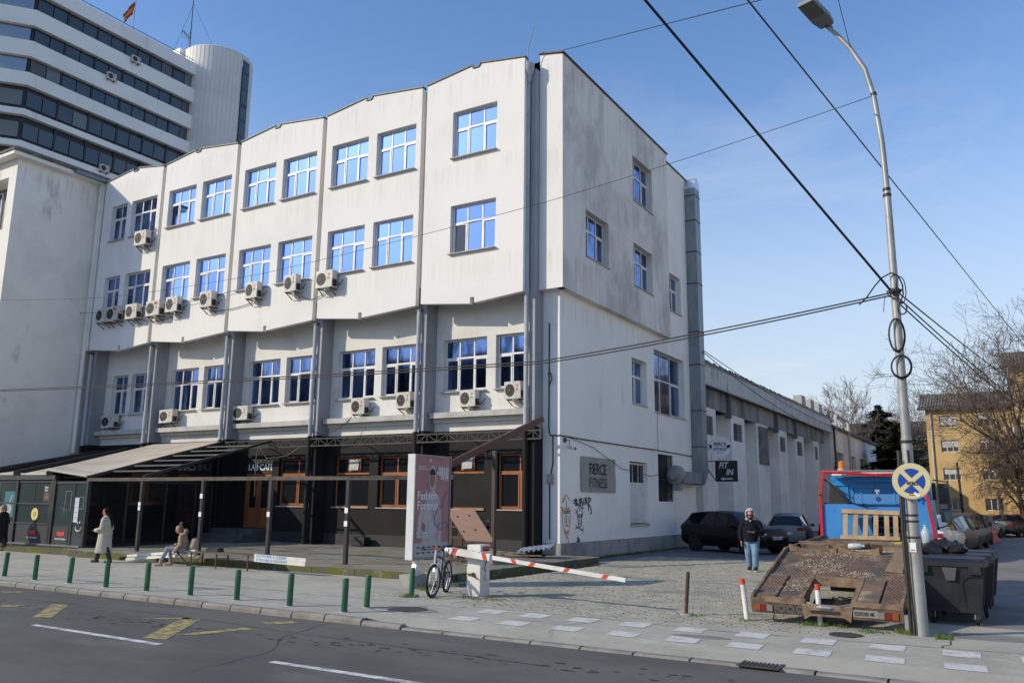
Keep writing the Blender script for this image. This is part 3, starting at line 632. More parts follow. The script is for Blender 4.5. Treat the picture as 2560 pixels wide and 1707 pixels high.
# air conditioners
def make_ac(name_):
    t = thing('air_conditioner', 'x', 'air conditioner', (0,0,0), 0, 'air conditioners hung on the office facade')
    w, d, h = .80, .30, .62
    b = MB().box(0,0,0,w,d,h); b.obj('casing', ac_white, t)
    MB().lathe([(.225,-.012),(.225,.002),(.0,.004)], 20, (.27,0,.31), axis='y').obj('fan_grille', ac_dark, t)
    b = MB()
    for k in range(6): a = k*math.pi/3; b.beam((.27,-.02,.31),(.27+.21*math.cos(a),-.02,.31+.21*math.sin(a)),.01)
    b.lathe([(.05,-.03),(.05,-.012)], 10, (.27,0,.31), axis='y'); b.obj('fan_blade', mat('fan_grey', (.09,.09,.09), .6), t)
    b = MB().beam((.12,-.02,-.02),(.12,.42,-.02),.035).beam((.68,-.02,-.02),(.68,.42,-.02),.035).beam((.12,.05,-.03),(.12,.4,-.22),.03).beam((.68,.05,-.03),(.68,.4,-.22),.03); b.obj('bracket', dark_steel, t)
    MB().box(w,.05,.05,w+.05,.22,.28).obj('valve_cover', ac_dark, t); MB().box(.1,.1,h,.7,.2,h+.006).obj('top_plate', ac_dark, t)
    b = MB().tube([(w+.03,.12,.12),(w+.14,.2,.05),(w+.22,.3,.2),(w+.25,.36,.3)],.018,6).tube([(w+.03,.1,.2),(w+.12,.22,.16),(w+.16,.36,.1)],.012,5); b.obj('pipe', wire_m, t)
    lg = MB().lathe([(.055,-.004),(.055,.002)], 14, (.63,0,.46), axis='y').obj('logo', logo_pink, t)
    text('LG', .1, mat('logo_grey', (.22,.2,.2), .7), t, (.57,-.005,.30), UPR, .002, .003, name='lettering')
    return t
ac0 = make_ac('a')
spots = [(-22.45,13.78,YP,'air conditioner under the top floor window with a crack in the shade of the neighbour'),
 (-24.92,10.24,YP,'leftmost air conditioner of the upper row, tight beside another unit'), (-24.06,10.22,YP,'air conditioner with red sticker, second from left in the upper row'),
 (-22.58,10.18,YP,'air conditioner under the right window of the shaded first bay'), (-21.06,10.16,YP,'air conditioner with red sticker bridging the joint of first and second bays'),
 (-19.64,10.2,YP,'air conditioner below the left middle floor window of the second bay'), (-17.29,10.16,YP,'air conditioner below the right middle floor window of the second bay'),
 (-14.42,10.23,YP,'air conditioner below the left middle floor window of the third bay'), (-12.10,10.23,YP,'air conditioner below the right middle floor window of the third bay'),
 (-10.34,10.17,YP,'rightmost air conditioner of the upper row, at the left edge of the fourth bay'),
 (-25.15,5.2,YW,'air conditioner on the first floor at the far left beside the grey old wall'), (-20.75,5.28,YW,'air conditioner on the first floor of the second bay under the left window'),
 (-15.8,5.22,YW,'air conditioner on the first floor close to the fin left of the third bay'), (-9.05,5.18,YW,'air conditioner on the first floor under the left window of the fourth bay'),
 (-6.8,5.3,YW,'air conditioner on the first floor under the right window of the fourth bay'), (-3.9,5.22,YW,'air conditioner on the first floor under the wide window of the last bay'),
 (-2.0,5.4,YW,'air conditioner on the first floor next to the corner downpipe')]
for k, (x, z, wy, lab) in enumerate(spots):
    o = ac0 if k == 0 else dup(ac0)
    w_ = (.84,.79,.84,.81,.99,.78,.76,.71,.68,.87,.96,.96,.89,.66,.66,.66,.64)[k]; o.scale = (w_/.8, 1, (1.13 if k < 10 else .97)); o.rotation_euler = (R_(rnd.uniform(-1.5,1.5)), R_(rnd.uniform(-1.6,1.6)), R_(rnd.uniform(-2,2)))
    o.location = (x, wy-.44, z); o['label'] = lab
    if k in (2,4):
        MB().box(.5,-.004,.44,.66,0,.56).obj('sticker', mat('red_sticker', (.5,.02,.03), .6), o)
b = MB()
def sag(b, p, q, s_, r, n=10, k=6):
    p = Vector(p); q = Vector(q); b.tube([tuple(p.lerp(q, i/n) - Vector((0,0,4*s_*(i/n)*(1-i/n)))) for i in range(n+1)], r, k)
for x0, x1, z0, z1, s_ in ((-21.8,-19.6,10.15,10.1,.15),(-17.0,-14.3,10.05,10.15,.1),(-11.5,-10.2,10.1,10.05,.2)): sag(b,(x0,YP-.06,z0),(x1,YP-.06,z1),s_,.014)
sag(b,(-9.0,-.3,5.1),(-10.75,-.7,4.6),.35,.014)
sag(b,(-27,-1.2,11.0),(-14.2,-1.0,10.9),.35,.012)
b.obj('wall_cable', wire_m, office)
b = MB().tube([(-1.0,-.6,17.6),(-.95,-.7,18.2),(-.6,-.9,18.9)],.015,6); b.obj('roof_wire', alu, office)
# dark office block on the far side of the street, seen in the first floor panes
t = thing('opposite_building', 'shaded block across the street that only shows reflected in the dark first floor panes', 'building', (0,0,0))
b = MB().box(-95,-62,-.1,-22,-47,17); b.obj('wall', mat('opposite_wall', (.16,.15,.14), .9), t)
for k in range(9):
    for j in range(4): MB().box(-93+k*8,-47,2+j*4,-88+k*8,-46.9,4.2+j*4).obj('window', shade_glass, t)

# ---- wear on the pavement: patches, cracks, litter
patch_m = mat('asphalt_patch', (.24,.235,.22), .95, c2=(.19,.185,.17), sc=2, bump=.5, bsc=100); patch_l = mat('asphalt_patch_pale', (.36,.345,.31), .95, c2=(.31,.295,.265), sc=3, bump=.4, bsc=100)
def irregular(cx, cy, rx, ry, n, seed):
    q = random.Random(seed); return [(cx+rx*math.cos(a)*q.uniform(.75,1.15), cy+ry*math.sin(a)*q.uniform(.75,1.15)) for a in [2*math.pi*k/n for k in range(n)]]
for k, (cx_, cy_, rx_, ry_, m_) in enumerate(((3.6,-12.7,.7,.4,patch_m),(-2.0,-12.4,.5,.22,patch_m),(6.3,-12.55,.6,.18,patch_l),(0.9,-9.9,1.2,.35,patch_l),(9.0,-12.6,.5,.14,patch_m),(12.6,-10.2,.8,.4,patch_m),(-5.2,-12.9,.4,.12,patch_m),(-3.8,-10.4,1.6,.4,patch_l))):
    mark(pavement, irregular(cx_,cy_,rx_,ry_,14,k), .0025+.0001*k, m_, 'patch')
crack_m = mat('crack_dark', (.05,.048,.044), 1)
def crack(parent, pts, w, z, seed):
    q = random.Random(seed); b = MB(); P = []
    for (a, c) in zip(pts[:-1], pts[1:]):
        for k in range(6): u = k/6; P.append((a[0]+(c[0]-a[0])*u+q.uniform(-.04,.04), a[1]+(c[1]-a[1])*u+q.uniform(-.03,.03)))
    P.append(pts[-1])
    for a, c in zip(P[:-1], P[1:]):
        dx, dy = c[0]-a[0], c[1]-a[1]; l = math.hypot(dx,dy) or 1; nx, ny = -dy/l*w*q.uniform(.4,1), dx/l*w*q.uniform(.4,1)
        b.poly([(a[0]-nx,a[1]-ny,z),(c[0]-nx,c[1]-ny,z),(c[0]+nx,c[1]+ny,z),(a[0]+nx,a[1]+ny,z)])
    return b.obj('crack', crack_m, parent)
crack(pavement, [(4.3,-11.62),(6.5,-11.66),(9,-11.9),(11,-11.75),(13,-11.55),(16,-11.3)], .012, .003, 1); crack(pavement, [(12.05,-10.5),(12.12,-11.1),(12.05,-11.62)], .012, .003, 2); crack(pavement, [(-9,-12.85),(-4,-12.95),(2.4,-13.0)], .008, .003, 3)
crack(pavement, [(7.0,-13.6),(6.8,-12.9),(7.1,-12.0)], .006, .003, 4); crack(road, [(-4,-15.2),(0,-15.0),(4,-15.25),(8,-15.4)], .012, -.096, 5); crack(road, [(3.2,-14.2),(3.6,-15.6),(4.4,-16.6),(4.6,-18)], .008, -.096, 6)
tar = mat('tar_spot', (.03,.03,.03), .7); b = MB(); q_ = random.Random(4)
for k in range(150):
    u = q_.random(); x, y = -5+15*u+q_.uniform(-.4,.4), -15.6-.35*math.sin(u*5)+q_.gauss(0,.16); r = q_.uniform(.015,.06)
    if abs(y+15.2) < 2: b.poly([(x+r*1.6*math.cos(a)*q_.uniform(.6,1.1), y+r*.7*math.sin(a)*q_.uniform(.6,1.1), -.096) for a in [j*math.pi/4 for j in range(8)]])
tag(b.obj('tar_spots', tar, road), kind='stuff')
b = MB()
for k in range(90):
    x, y = q_.choice(((q_.uniform(11.5,14.5),q_.uniform(-10.6,-9.3)),(q_.uniform(-9,12),q_.uniform(-14,-8.3)),(q_.uniform(2,10),q_.uniform(-11,2)))); r = q_.uniform(.01,.035); a = q_.uniform(0,3)
    b.poly([(x+r*math.cos(a),y+r*math.sin(a),.006),(x-r*math.sin(a)*.6,y+r*math.cos(a)*.6,.012),(x-r*math.cos(a),y-r*math.sin(a),.006),(x+r*math.sin(a)*.6,y-r*math.cos(a)*.6,.010)])
tag(b.obj('litter', mat('litter_pale', (.5,.49,.46), .9, c2=(.25,.2,.15), sc=3)), kind='stuff')

# ---- light rendered houses on the other side of the side street; unseen right of the frame, added to bounce warm light onto the office's end wall
for k, (y0, y1, h_, lab) in enumerate(((-6,22,13.5,'unseen pale house added across the side street to bounce light onto the end wall'),(23,52,12.0,'second unseen pale house added across the side street for bounced light, further along'))):
    t = thing('bounce_house', lab, 'house', (0,0,0)); hl = [(y0+2+4.2*j, y0+3.8+4.2*j, z, z+1.7) for j in range(6) for z in (1.6,5.2,8.8)]
    b = MB(); holed(b, lambda u, z, d: (27+d, u, z), y0, y1, -.1, h_, hl, .25); b.poly([(27,y0,-.1),(40,y0,-.1),(40,y0,h_),(27,y0,h_)]).poly([(27,y1,-.1),(40,y1,-.1),(40,y1,h_),(27,y1,h_)]); b.obj('wall', mat('bounce_house_render', (.62,.56,.46), .92, c2=(.52,.46,.37), sc=.5), t)
    MB().prism([(26.5,y0-.3,h_),(26.5,y1+.3,h_),(33,y1+.3,h_+2.4),(33,y0-.3,h_+2.4)], (0,0,.12)).obj('roof', mat('bounce_house_tiles', (.22,.09,.06), .85), t)
    for q in hl: window(t, 27.18, q[1], q[2], 1.8, 1.7, 2, .6, rz=R_(-90), glass=shade_glass, tilt=0)
# ------------------------------------------------------------------ old grey building on the left
old = thing('corner_building', 'old grey rendered building in shade at the left with a dark weathered cornice', 'building', (0,0,0))
b = MB(); X0, Y0, ZT = -26.5, -5.05, 17.75
holed(b, FRY(Y0), -45, X0, 0, ZT, [(-31.5,-27.15,14.3,16.9),(-31.5,-27.15,9.2,12.6),(-31.5,-27.3,4.4,7.4)], .8)
b.poly([(X0,Y0,0),(X0,22,0),(X0,22,ZT),(X0,Y0,ZT)]).poly([(-45,22,0),(X0,22,0),(X0,22,ZT),(-45,22,ZT)])
b.obj('wall', grey_render, old)
MB().box(-45,Y0+.8,1,-26.9,Y0+.85,17).obj('recess', mat('recess_grey', (.25,.245,.235), .9), old)
for z0, z1 in ((9.4,12.2),(14.5,16.7)): window(old, -30.9, Y0+.72, z0, 1.9, z1-z0, 3, .6, glass=shade_glass)
b = MB().box(-45,Y0-.45,ZT,X0+.42,22,ZT+.18); b.obj('cornice', grey_render, old)
b = MB().box(-45,Y0-.5,ZT+.18,X0+.48,22.1,ZT+.30); b.obj('roof_edge', mat('weathered_lead', (.10,.10,.095), .8, c2=(.05,.05,.05), sc=2, c3=(.2,.2,.19), sc3=4), old)
MB().prism([(-45,Y0-.4,ZT+.3),(X0+.38,Y0-.4,ZT+.3),(X0-4,Y0+4,ZT+.75),(-45,Y0+4,ZT+.75)], (0,0,.02)).prism([(X0+.38,Y0-.4,ZT+.3),(X0+.38,22,ZT+.3),(X0-4,22,ZT+.75),(X0-4,Y0+4,ZT+.75)], (0,0,.02)).obj('roof', roof_edge_m, old)
MB().box(X0+.42,Y0+2.5,ZT+.05,X0+.62,9,ZT+.2).obj('gutter', mat('gutter_blue_grey', (.16,.20,.23), .4, .3), old)
MB().cyl((X0+.2,-.9,4),(X0+.2,-.9,ZT),.1).obj('downpipe', grey_render, old, 40)

# ------------------------------------------------------------------ tower block behind
tower = thing('office_tower', 'tall office tower with white bands and dark ribbon windows rising behind the block', 'building', (0,0,0))
tw = mat('tower_white', (.91,.88,.82), .85, c2=(.84,.81,.755), sc=.15, c3=(.55,.53,.49), sc3=.6, lo3=.6, hi3=.85, st3=(1,1,.2))
tb = mat('tower_black', (.02,.02,.022), .5)
tg = mat('tower_glass', (.016,.022,.027), .06, spec=.9, c2=(.03,.038,.042), sc=.25, det=1); tg2 = mat('tower_glass_pale', (.13,.15,.14), .15, spec=.7); tg3 = mat('tower_glass_brown', (.10,.085,.08), .2)
XT, YA, YB = -65.0, 14.2, 32.9
CH = (-67.3, 11.4)                                    # the chamfered corner
ring = [(XT,YB),(XT,YA),CH,(-95,11.4),(-95,YB)]
def ringoff(d): return [(XT+d,YB),(XT+d,YA-d*.4),(CH[0]+d*.4,CH[1]-d),(-95,11.4-d),(-95,YB)]
def band(z0, z1, d, m, name): 
    q = ringoff(d); b = MB().prism([(x,y,z0) for x,y in q], (0,0,z1-z0)); return b.obj(name, m, tower)
band(-.1, 51.0, -.3, tb, 'wall')
whites = [(49.97,51.42),(46.58,48.25),(43.36,44.98),(40.4,41.72),(37.37,37.98),(34.2,34.8),(31.0,31.6),(27.8,28.4)] 
for a, c in whites: band(a, c, .25 if a < 49 else .3, tw, 'spandrel')
MB().prism([(x,y,51.3) for x,y in ringoff(0)], (0,0,.1)).obj('roof', tb, tower)
rows = [(48.32,49.9),(45.05,46.5),(41.8,43.3),(38.45,39.95),(35.25,36.75),(32.1,33.5)]
ys = [(14.4,15.85),(15.95,17.3),(17.56,18.95),(19.05,20.5),(20.75,22.1),(22.2,23.65),(23.9,25.2),(25.3,26.7),(26.95,28.2),(28.3,29.6),(29.87,31.22),(31.32,32.75)]
gl = {}
def tpane(a, c, m):
    k = (round(a,2), round(c,2), m.name)
    if k not in gl: gl[k] = MB().box(-a/2,-.03,-c/2,a/2,.03,c/2).mesh('pane', m)
    return gl[k]
for j, (z0, z1) in enumerate(rows):
    for i, (y0, y1) in enumerate(ys):
        m = tg
        if (j,i) in ((0,11),(1,11),(2,1),(3,3)): m = tg2
        if (j,i) in ((0,9),(2,0),(2,11),(1,11)): m = tg3
        link('pane', tpane(y1-y0, z1-z0, m), tower, (XT-.22, (y0+y1)/2, (z0+z1)/2), (R_(rnd.uniform(-.5,.5)),0,R_(90+rnd.uniform(-.6,.6))))
    L = math.hypot(XT-CH[0], YA-CH[1]); ang = math.atan2(YA-CH[1], XT-CH[0])
    link('pane', tpane(L-.7, z1-z0, tg2 if j > 2 else mat('tower_glass_sky', (.30,.33,.37), .1, .6)), tower, ((XT+CH[0])/2-.15, (YA+CH[1])/2+.15, (z0+z1)/2), (0,0,ang))
    for i in range(9): link('pane', tpane(1.5, z1-z0, mat('tower_glass_lit', (.5,.62,.66), .08, .8)), tower, (-68.4-i*1.75, 11.62, (z0+z1)/2), (0,0,0))
for y in (17.43,20.62,23.78,26.82,29.74):
    MB().box(XT-.2,y-.1,31,XT-.12,y+.1,49.97).obj('mullion', tb, tower)
b = MB()
for k in range(12): b.cyl((XT-.1,YA+.3+k*1.65,51.4),(XT-.1,YA+.3+k*1.65,51.9),.03,n=5)
b.tube([(XT-.1,YA-2,51.9),(XT-.1,YB,51.9)],.04,5); b.obj('railing', dark_steel, tower)
MB().box(-69,31.8,51.3,-67.2,33.4,53.9).obj('roof_box', tw, tower)
RC, CC = 4.03, (-65.9,36.2)
b = MB().lathe([(RC,-.1),(RC,53.8),(RC-.1,53.9),(0,53.9)], 56, (*CC,0)); b.obj('stair_tower', mat('stair_white', (.74,.72,.67), .8, c2=(.66,.64,.6), sc=.2, c3=(.55,.54,.5), sc3=2.2, lo3=.62, hi3=.85, st3=(1.2,1.2,.02)), tower, 30)
for k in range(26):
    a = R_(-110+k*7.0); MB().box(RC-.02,-.02,0,RC+.015,.02,53.8).obj('seam', mat('seam_grey', (.60,.585,.55), .8), tower, loc=(*CC,0), rot=(0,0,a))
MB().box(-74,32.7,-.1,-68,36,51).obj('stair_link', tw, tower)
an = math.atan2(.247,.97); b = MB()
st_g = MB()
for k in range(19): b2 = MB().box(RC-.1,-.58,16+k*2.0,RC+.05,.58,17.85+k*2.0 if k % 3 else 17.5+k*2.0).obj('pane', tg, tower, loc=(*CC,-.3), rot=(0,0,an))
MB().box(RC-.15,-.68,15,RC+.02,.68,52.4).obj('window_strip', tb, tower, loc=(*CC,-.2), rot=(0,0,an))
o = dup(ac0, (-64.4,24.2,47.75), (0,0,R_(90)), 'air conditioner on the top ribbon window of the tower block'); o['group'] = 'air conditioners on the tower'
o = dup(ac0, (-64.4,21.7,44.6), (0,0,R_(90)), 'air conditioner on the second white band of the tower block'); o['group'] = 'air conditioners on the tower'
o = dup(ac0, (-64.4,22.0,34.55), (0,0,R_(90)), 'lowest air conditioner of the tower block, just above the cornice of the old building'); o['group'] = 'air conditioners on the tower'
for o in COL.objects:
    if o.get('group') == 'air conditioners on the tower': o.scale = (1.2,1.2,1.2)
t = thing('flag', 'red and yellow flag hanging on a pole on the tower roof', 'flag', (-66,24.9,51.3))
MB().cyl((0,0,0),(0,0,5.0),.05,n=6).obj('pole', alu, t)
b = MB(); n = 8
for i in range(n):
    for j in range(6):
        f = lambda u, v: (.1*math.sin(u*1.3+v), -.1-1.15*(u/n)*(1-.15*v/6)-.0, 4.3-2.2*(u/n)**1.1-(1.5-.5*u/n)*v/6)
        b.poly([f(i,j),f(i+1,j),f(i+1,j+1),f(i,j+1)], 1 if j in (2,3) and i > 0 or (i+j) % 5 == 0 else 0)
b.obj('cloth', [mat('flag_red', (.42,.035,.03), .8), mat('flag_yellow', (.62,.30,.04), .8)], t)
t = thing('antenna_mast', 'thin guyed antenna mast on the tower roof beside the round stair tower', 'antenna', (-70,35.1,51.3))
MB().cyl((0,0,0),(0,-.1,11.6),.1,.05,6).obj('mast', dark_steel, t)
b = MB()
for z, l in ((6.2,1.3),(2.7,1.3)):
    b.cyl((0,0,z),(0,-l,z+.55),.05,n=5)
    for k in range(4): b.cyl((0,-.35-k*.3,z-.35),(0,-.35-k*.3,z+.75),.025,n=4)
b.obj('aerial', dark_steel, t); MB().tube([(0,0,11),(0,4.4,5.4)],.02,4).tube([(0,0,11),(0,-3,1)],.02,4).tube([(0,0,8),(0,-1,1)],.02,4).obj('guy_wire', dark_steel, t)

# ------------------------------------------------------------------ terrace deck
deck = struct('terrace', MB().box(-26,-8.1,0,1.36,YW-.02,.168), moss)
py = -8.13
while py < -.1:
    px = -14.4 + rnd.uniform(-2,0)
    while px < 1.36:
        L = rnd.uniform(2.4,3.8); x1 = min(px+L, 1.40)
        if x1-max(px,-14.4) > .2: MB().box(max(px,-14.4)+.004,py+.005,.17,x1-.004,py+.243,.2+rnd.uniform(-.006,.004)).obj('plank', deckm, deck)
        px += L
    py += .25
for k in range(18):
    x = -25.6+k*1.5; MB().box(x+.01,-8.16,-.02,x+1.49,-8.10,.166).obj('edge_stone', moss, deck)
for k in range(5): MB().box(1.362,-7.9+k*1.5,-.02,1.42,-6.42+k*1.5,.166).obj('edge_stone', moss, deck)
MB().box(-13.6,-8.45,-.02,-10.9,-8.17,.1).obj('step_stone', moss, deck)
# ------------------------------------------------------------------ pavilion and terrace frame
fr_m = mat('frame_black', (.026,.027,.03), .45, c2=(.045,.042,.04), sc=2)
fr_g = mat('frame_rusty_grey', (.09,.075,.06), .6, .2, c2=(.05,.045,.04), sc=3)
pg = mat('pavilion_glass', (.045,.060,.062), .05, spec=.75); pg2 = mat('pavilion_side_glass', (.012,.013,.014), .05, spec=.6)
frame = thing('terrace_frame', 'black steel terrace frame with posts, long beam and wall truss in front of the cafe', 'frame', (0,0,0))
for x in (-14.5,-11.55,-8.56,-5.6,-2.62): MB().box(x-.05,-7.45,.17,x+.05,-7.35,2.44).obj('post', fr_m, frame)
MB().box(-14.56,-7.46,2.44,.9,-7.34,2.55).obj('beam', fr_g, frame)
MB().box(-.56,-3.36,.17,-.44,-3.24,3.42).obj('post', mat('brown_post', (.05,.035,.03), .6), frame)
b = MB()
zt, zb, yt = 4.25, 3.97, -.68
MB().beam((-15.7,yt,zt),(-.35,yt,zt),.05).obj('truss_chord', fr_m, frame); MB().beam((-15.7,yt,zb),(-.35,yt,zb),.05).obj('truss_chord', fr_m, frame)
x = -15.6; k = 0
while x < -.5:
    MB().beam((x,yt,zb),(x,yt,zt),.03).obj('truss_brace', fr_m, frame)
    x2 = min(x+.44,-.36)
    MB().beam((x,yt,zb if k % 2 else zt),(x2,yt,zt if k % 2 else zb),.025).obj('truss_brace', fr_m, frame); x = x2; k += 1
MB().beam((-.36,yt,3.95),(-.36,yt,4.45),.06).obj('truss_brace', fr_m, frame)
for sx in (-13.2,-8.0,-3.0): MB().beam((sx,yt,3.95),(sx-.3,YW,3.9),.03).obj('bracket', fr_m, frame)
def raf(xf, xr, zf=2.58, zr=4.22): return (xf,-7.4,zf), (xr,-.68,zr)
for xf, xr in ((-14.48,-15.92),(-11.55,-12.95)): MB().beam(*raf(xf,xr),.07,.09).obj('rafter', fr_m, frame)
for k in range(1,7):
    u = k/7; p = Vector(raf(-14.48,-15.92)[0]).lerp(Vector(raf(-14.48,-15.92)[1]), u); q = Vector(raf(-11.55,-12.95)[0]).lerp(Vector(raf(-11.55,-12.95)[1]), u)
    MB().beam(p, q, .05).obj('crossbar', mat('crossbar_grey', (.10,.10,.10), .5), frame)
MB().beam((-15.5,-.9,4.05),(-12.6,-.9,4.02),.06).obj('crossbar', fr_m, frame)
MB().tube([(-13.0,-1.3,4.1),(-13.05,-1.35,3.4),(-13.03,-1.3,2.0)],.012,5).tube([(-13,-1.3,4.0),(-12.6,-1.2,3.5),(-11.8,-.9,3.6),(-11.2,-.7,4.0)],.01,5).obj('rope', mat('rope', (.3,.26,.2), .9), frame)
for (x, z) in ((-11.55,1.5),(-8.56,1.9),(-8.56,1.35),(-5.6,1.4),(-2.62,1.55),(-2.62,1.2),(-11.55,1.62)): MB().box(x-.06,-7.462,z,x+.055,-7.452,z+.14).obj('sticker', print_white, frame)
t = thing('steel_beam', 'loose brown painted steel beam sloping down from the corner of the truss', 'beam', (0,0,0)); MB().beam((-.30,-.66,4.62),(-1.15,-5.0,2.86),.10,.20).obj('flange', mat('red_brown_paint', (.10,.045,.035), .45), t)
t['category'] = 'beam'
pav = thing('glass_pavilion', 'dark glazed cafe pavilion at the left with posters and logos on its panels', 'pavilion', (0,0,0))
MB().box(-26.4,-7.38,.168,-16.2,-.2,.21).prism([(-16.2,-7.38,.168),(-14.6,-7.38,.168),(-16.0,-.9,.168),(-16.2,-.9,.168)],(0,0,.04)).obj('floor', concrete, pav)
bays = [(-26.3,-23.55),(-23.5,-21.2),(-21.1,-18.88),(-18.76,-16.62),(-16.4,-14.6)]
for x in (-23.52,-21.15,-18.82,-16.58,-16.44): MB().box(x-.06,-7.47,-.0,x+.06,-7.33,2.62).obj('post', fr_m, pav)
MB().box(-26.4,-7.50,2.5,-16.4,-7.30,2.66).obj('top_rail', mat('rail_grey', (.05,.055,.06), .4), pav); MB().box(-26.4,-7.48,.2,-14.6,-7.33,.26).obj('base_rail', mat('rail_alu', (.22,.23,.25), .4, .3), pav)
MB().box(-16.4,-7.44,2.36,-14.56,-7.36,2.44).obj('top_rail', mat('rail_grey', (.05,.055,.06), .4), pav)
for k, (a, c) in enumerate(bays):
    if k < 4:
        for z in (.92,1.62,2.40): MB().box(a,-7.44,z,c,-7.36,z+.06).obj('rail', mat('rail_grey', (.05,.055,.06), .4), pav)
        for z0, z1 in ((.98,1.62),(1.68,2.40)): MB().box(a,-7.405,z0,c,-7.395,z1).obj('pane', pg, pav)
        MB().box((a+c)/2-.03,-7.42,1.68,(a+c)/2,-7.39,2.4).obj('mullion', fr_m, pav)
        MB().box(a,-7.41,.26,c,-7.39,.92).obj('kick_panel', mat('panel_charcoal', (.038,.040,.047), .5), pav)
    else:
        MB().box(a,-7.405,.26,-15.28,-7.395,2.36).obj('pane', pg, pav); MB().box(-15.22,-7.405,.26,c,-7.395,2.36).obj('pane', pg, pav); MB().box(-15.28,-7.43,.26,-15.22,-7.37,2.36).obj('mullion', fr_m, pav)
        MB().box(a,-7.42,.26,-15.4,-7.407,.88).obj('kick_panel', mat('panel_charcoal', (.038,.040,.047), .5), pav)
sy = -7.425
def ydisc(x, z, r, m, name, y=sy): return MB().lathe([(r,-.002),(r,.002)], 24, (x,y,z), axis='y').obj(name, m, pav)
ydisc(-17.56,1.28,.22,mat('sticker_yellow', (.62,.55,.2), .6),'sticker'); ydisc(-17.56,1.28,.08,mat('sticker_brown', (.2,.1,.04), .6),'sticker',sy-.004); ydisc(-17.56,1.28,.05,mat('sticker_yellow', (.62,.55,.2), .6),'sticker',sy-.008)
ydisc(-19.95,1.3,.22,mat('sticker_yellow', (.62,.55,.2), .6),'sticker')
logo_r = mat('logo_red', (.62,.03,.06), .6)
for x in (-17.57,-15.82):
    w = .2; b = MB().box(x-w,sy-.004,.56,x+w,sy,.69).box(x-w-.03,sy-.004,.60,x-w,sy,.64).box(x+w,sy-.004,.60,x+w+.03,sy,.64).box(x-w,sy-.004,.69,x-w+.05,sy,.72).box(x+w-.05,sy-.004,.69,x+w,sy,.72).box(x+.09,sy-.004,.50,x+.13,sy,.54); b.obj('logo', logo_r, pav)
    text('Fresh Grill, Fresh Beer', .078, print_white, pav, (x,sy-.003,.43), UPR, .001, .002, .9, align='CENTER')
MB().box(-19.66,sy,1.14,-18.98,sy+.005,2.08).obj('poster', mat('poster_teal', (.03,.16,.18), .5), pav); ydisc(-19.35,1.42,.22,mat('poster_pale', (.5,.5,.5), .6, c2=(.3,.3,.32), sc=8),'poster'); MB().beam((-19.35,sy-.002,1.5),(-19.15,sy-.002,1.95),.004,.07).obj('poster', mat('poster_pink', (.4,.3,.28), .6), pav)
MB().box(-17.12,sy,1.7,-16.72,sy+.005,2.3).obj('poster', mat('poster_dark', (.03,.025,.02), .5), pav); MB().box(-17.08,sy-.003,1.78,-16.76,sy,2.02).obj('poster', mat('poster_photo', (.2,.11,.06), .6, c2=(.05,.03,.02), sc=14), pav); text('Open\nStage', .1, print_white, pav, (-17.08,sy-.002,2.2), UPR, .001, .002, .9)
for k in range(5):
    MB().box(-15.17,sy,1.04+k*.17,-14.92,sy+.004,1.2+k*.17).obj('notice', mat('notice_white', (.52,.58,.66), .7, c2=(.4,.42,.55), sc=16, st=(1,1,3)), pav)
q = MB()
for a, c in (((-15.75,1.6),(-15.75,2.1)),((-15.75,2.1),(-15.4,2.1)),((-15.4,2.1),(-15.4,1.45)),((-14.88,1.5),(-14.66,1.5)),((-14.66,1.5),(-14.66,1.9)),((-14.88,1.9),(-14.66,1.9))): q.beam((a[0],sy,a[1]),(c[0],sy,c[1]),.01)
q.obj('sticker', mat('line_white', (.4,.42,.42), .7), pav)
crack = MB()
for k in range(9): a = k*.7; crack.beam((-15.78,sy+.012,1.45),(-15.78+.32*math.cos(a),sy+.012,1.45+.32*math.sin(a)),.006)
crack.obj('crack', mat('crack_grey', (.25,.28,.28), .6), pav)
# skewed side wall of the pavilion
s0, s1 = Vector((-14.52,-7.36,0)), Vector((-15.88,-1.05,0))
ts = [0,.26,.29,.57,.6,.83,.86,1.0]
def zt_(u): return 2.42
for u in (0,.27,.58,.84,1.0):
    p = s0.lerp(s1,u); MB().beam((p.x,p.y,.17),(p.x,p.y,2.5),.09).obj('post', fr_m, pav)
for u0, u1 in ((.0,.27),(.27,.58),(.58,.84),(.84,1.0)):
    p, q = s0.lerp(s1,u0), s0.lerp(s1,u1); b = MB()
    b.prism([(p.x,p.y,.27),(q.x,q.y,.27),(q.x,q.y,2.45),(p.x,p.y,2.45)], (.01,.0,0)); b.obj('pane', pg2, pav)
    z0, z1 = 2.55+1.64*u0-.05, 2.55+1.64*u1-.05
    MB().prism([(p.x,p.y,2.5),(q.x,q.y,2.5),(q.x,q.y,z1),(p.x,p.y,z0)], (.01,.0,0)).obj('pane', pg2, pav)
MB().beam((s0.x,s0.y,2.48),(s1.x,s1.y,2.48),.08).obj('rail', fr_m, pav); MB().beam((s0.x,s0.y,.22),(s1.x,s1.y,.22),.1).obj('rail', fr_m, pav)
MB().box(-26.3,-6.9,.2,-26.25,-.3,2.6).box(-26.3,-.4,.2,-16.2,-.35,3.9).obj('inner_wall', print_dark, pav)
ch = MB().tube([(-14.75+.16*math.cos(R_(a)), -7.475, .88+.13*math.sin(R_(a))) for a in range(170,380,15)], .018, 5).box(-14.82,-7.48,1.0,-14.78,-7.47,1.06).box(-14.7,-7.48,1.02,-14.66,-7.47,1.08); ch.obj('chalk_mark', print_white, pav)
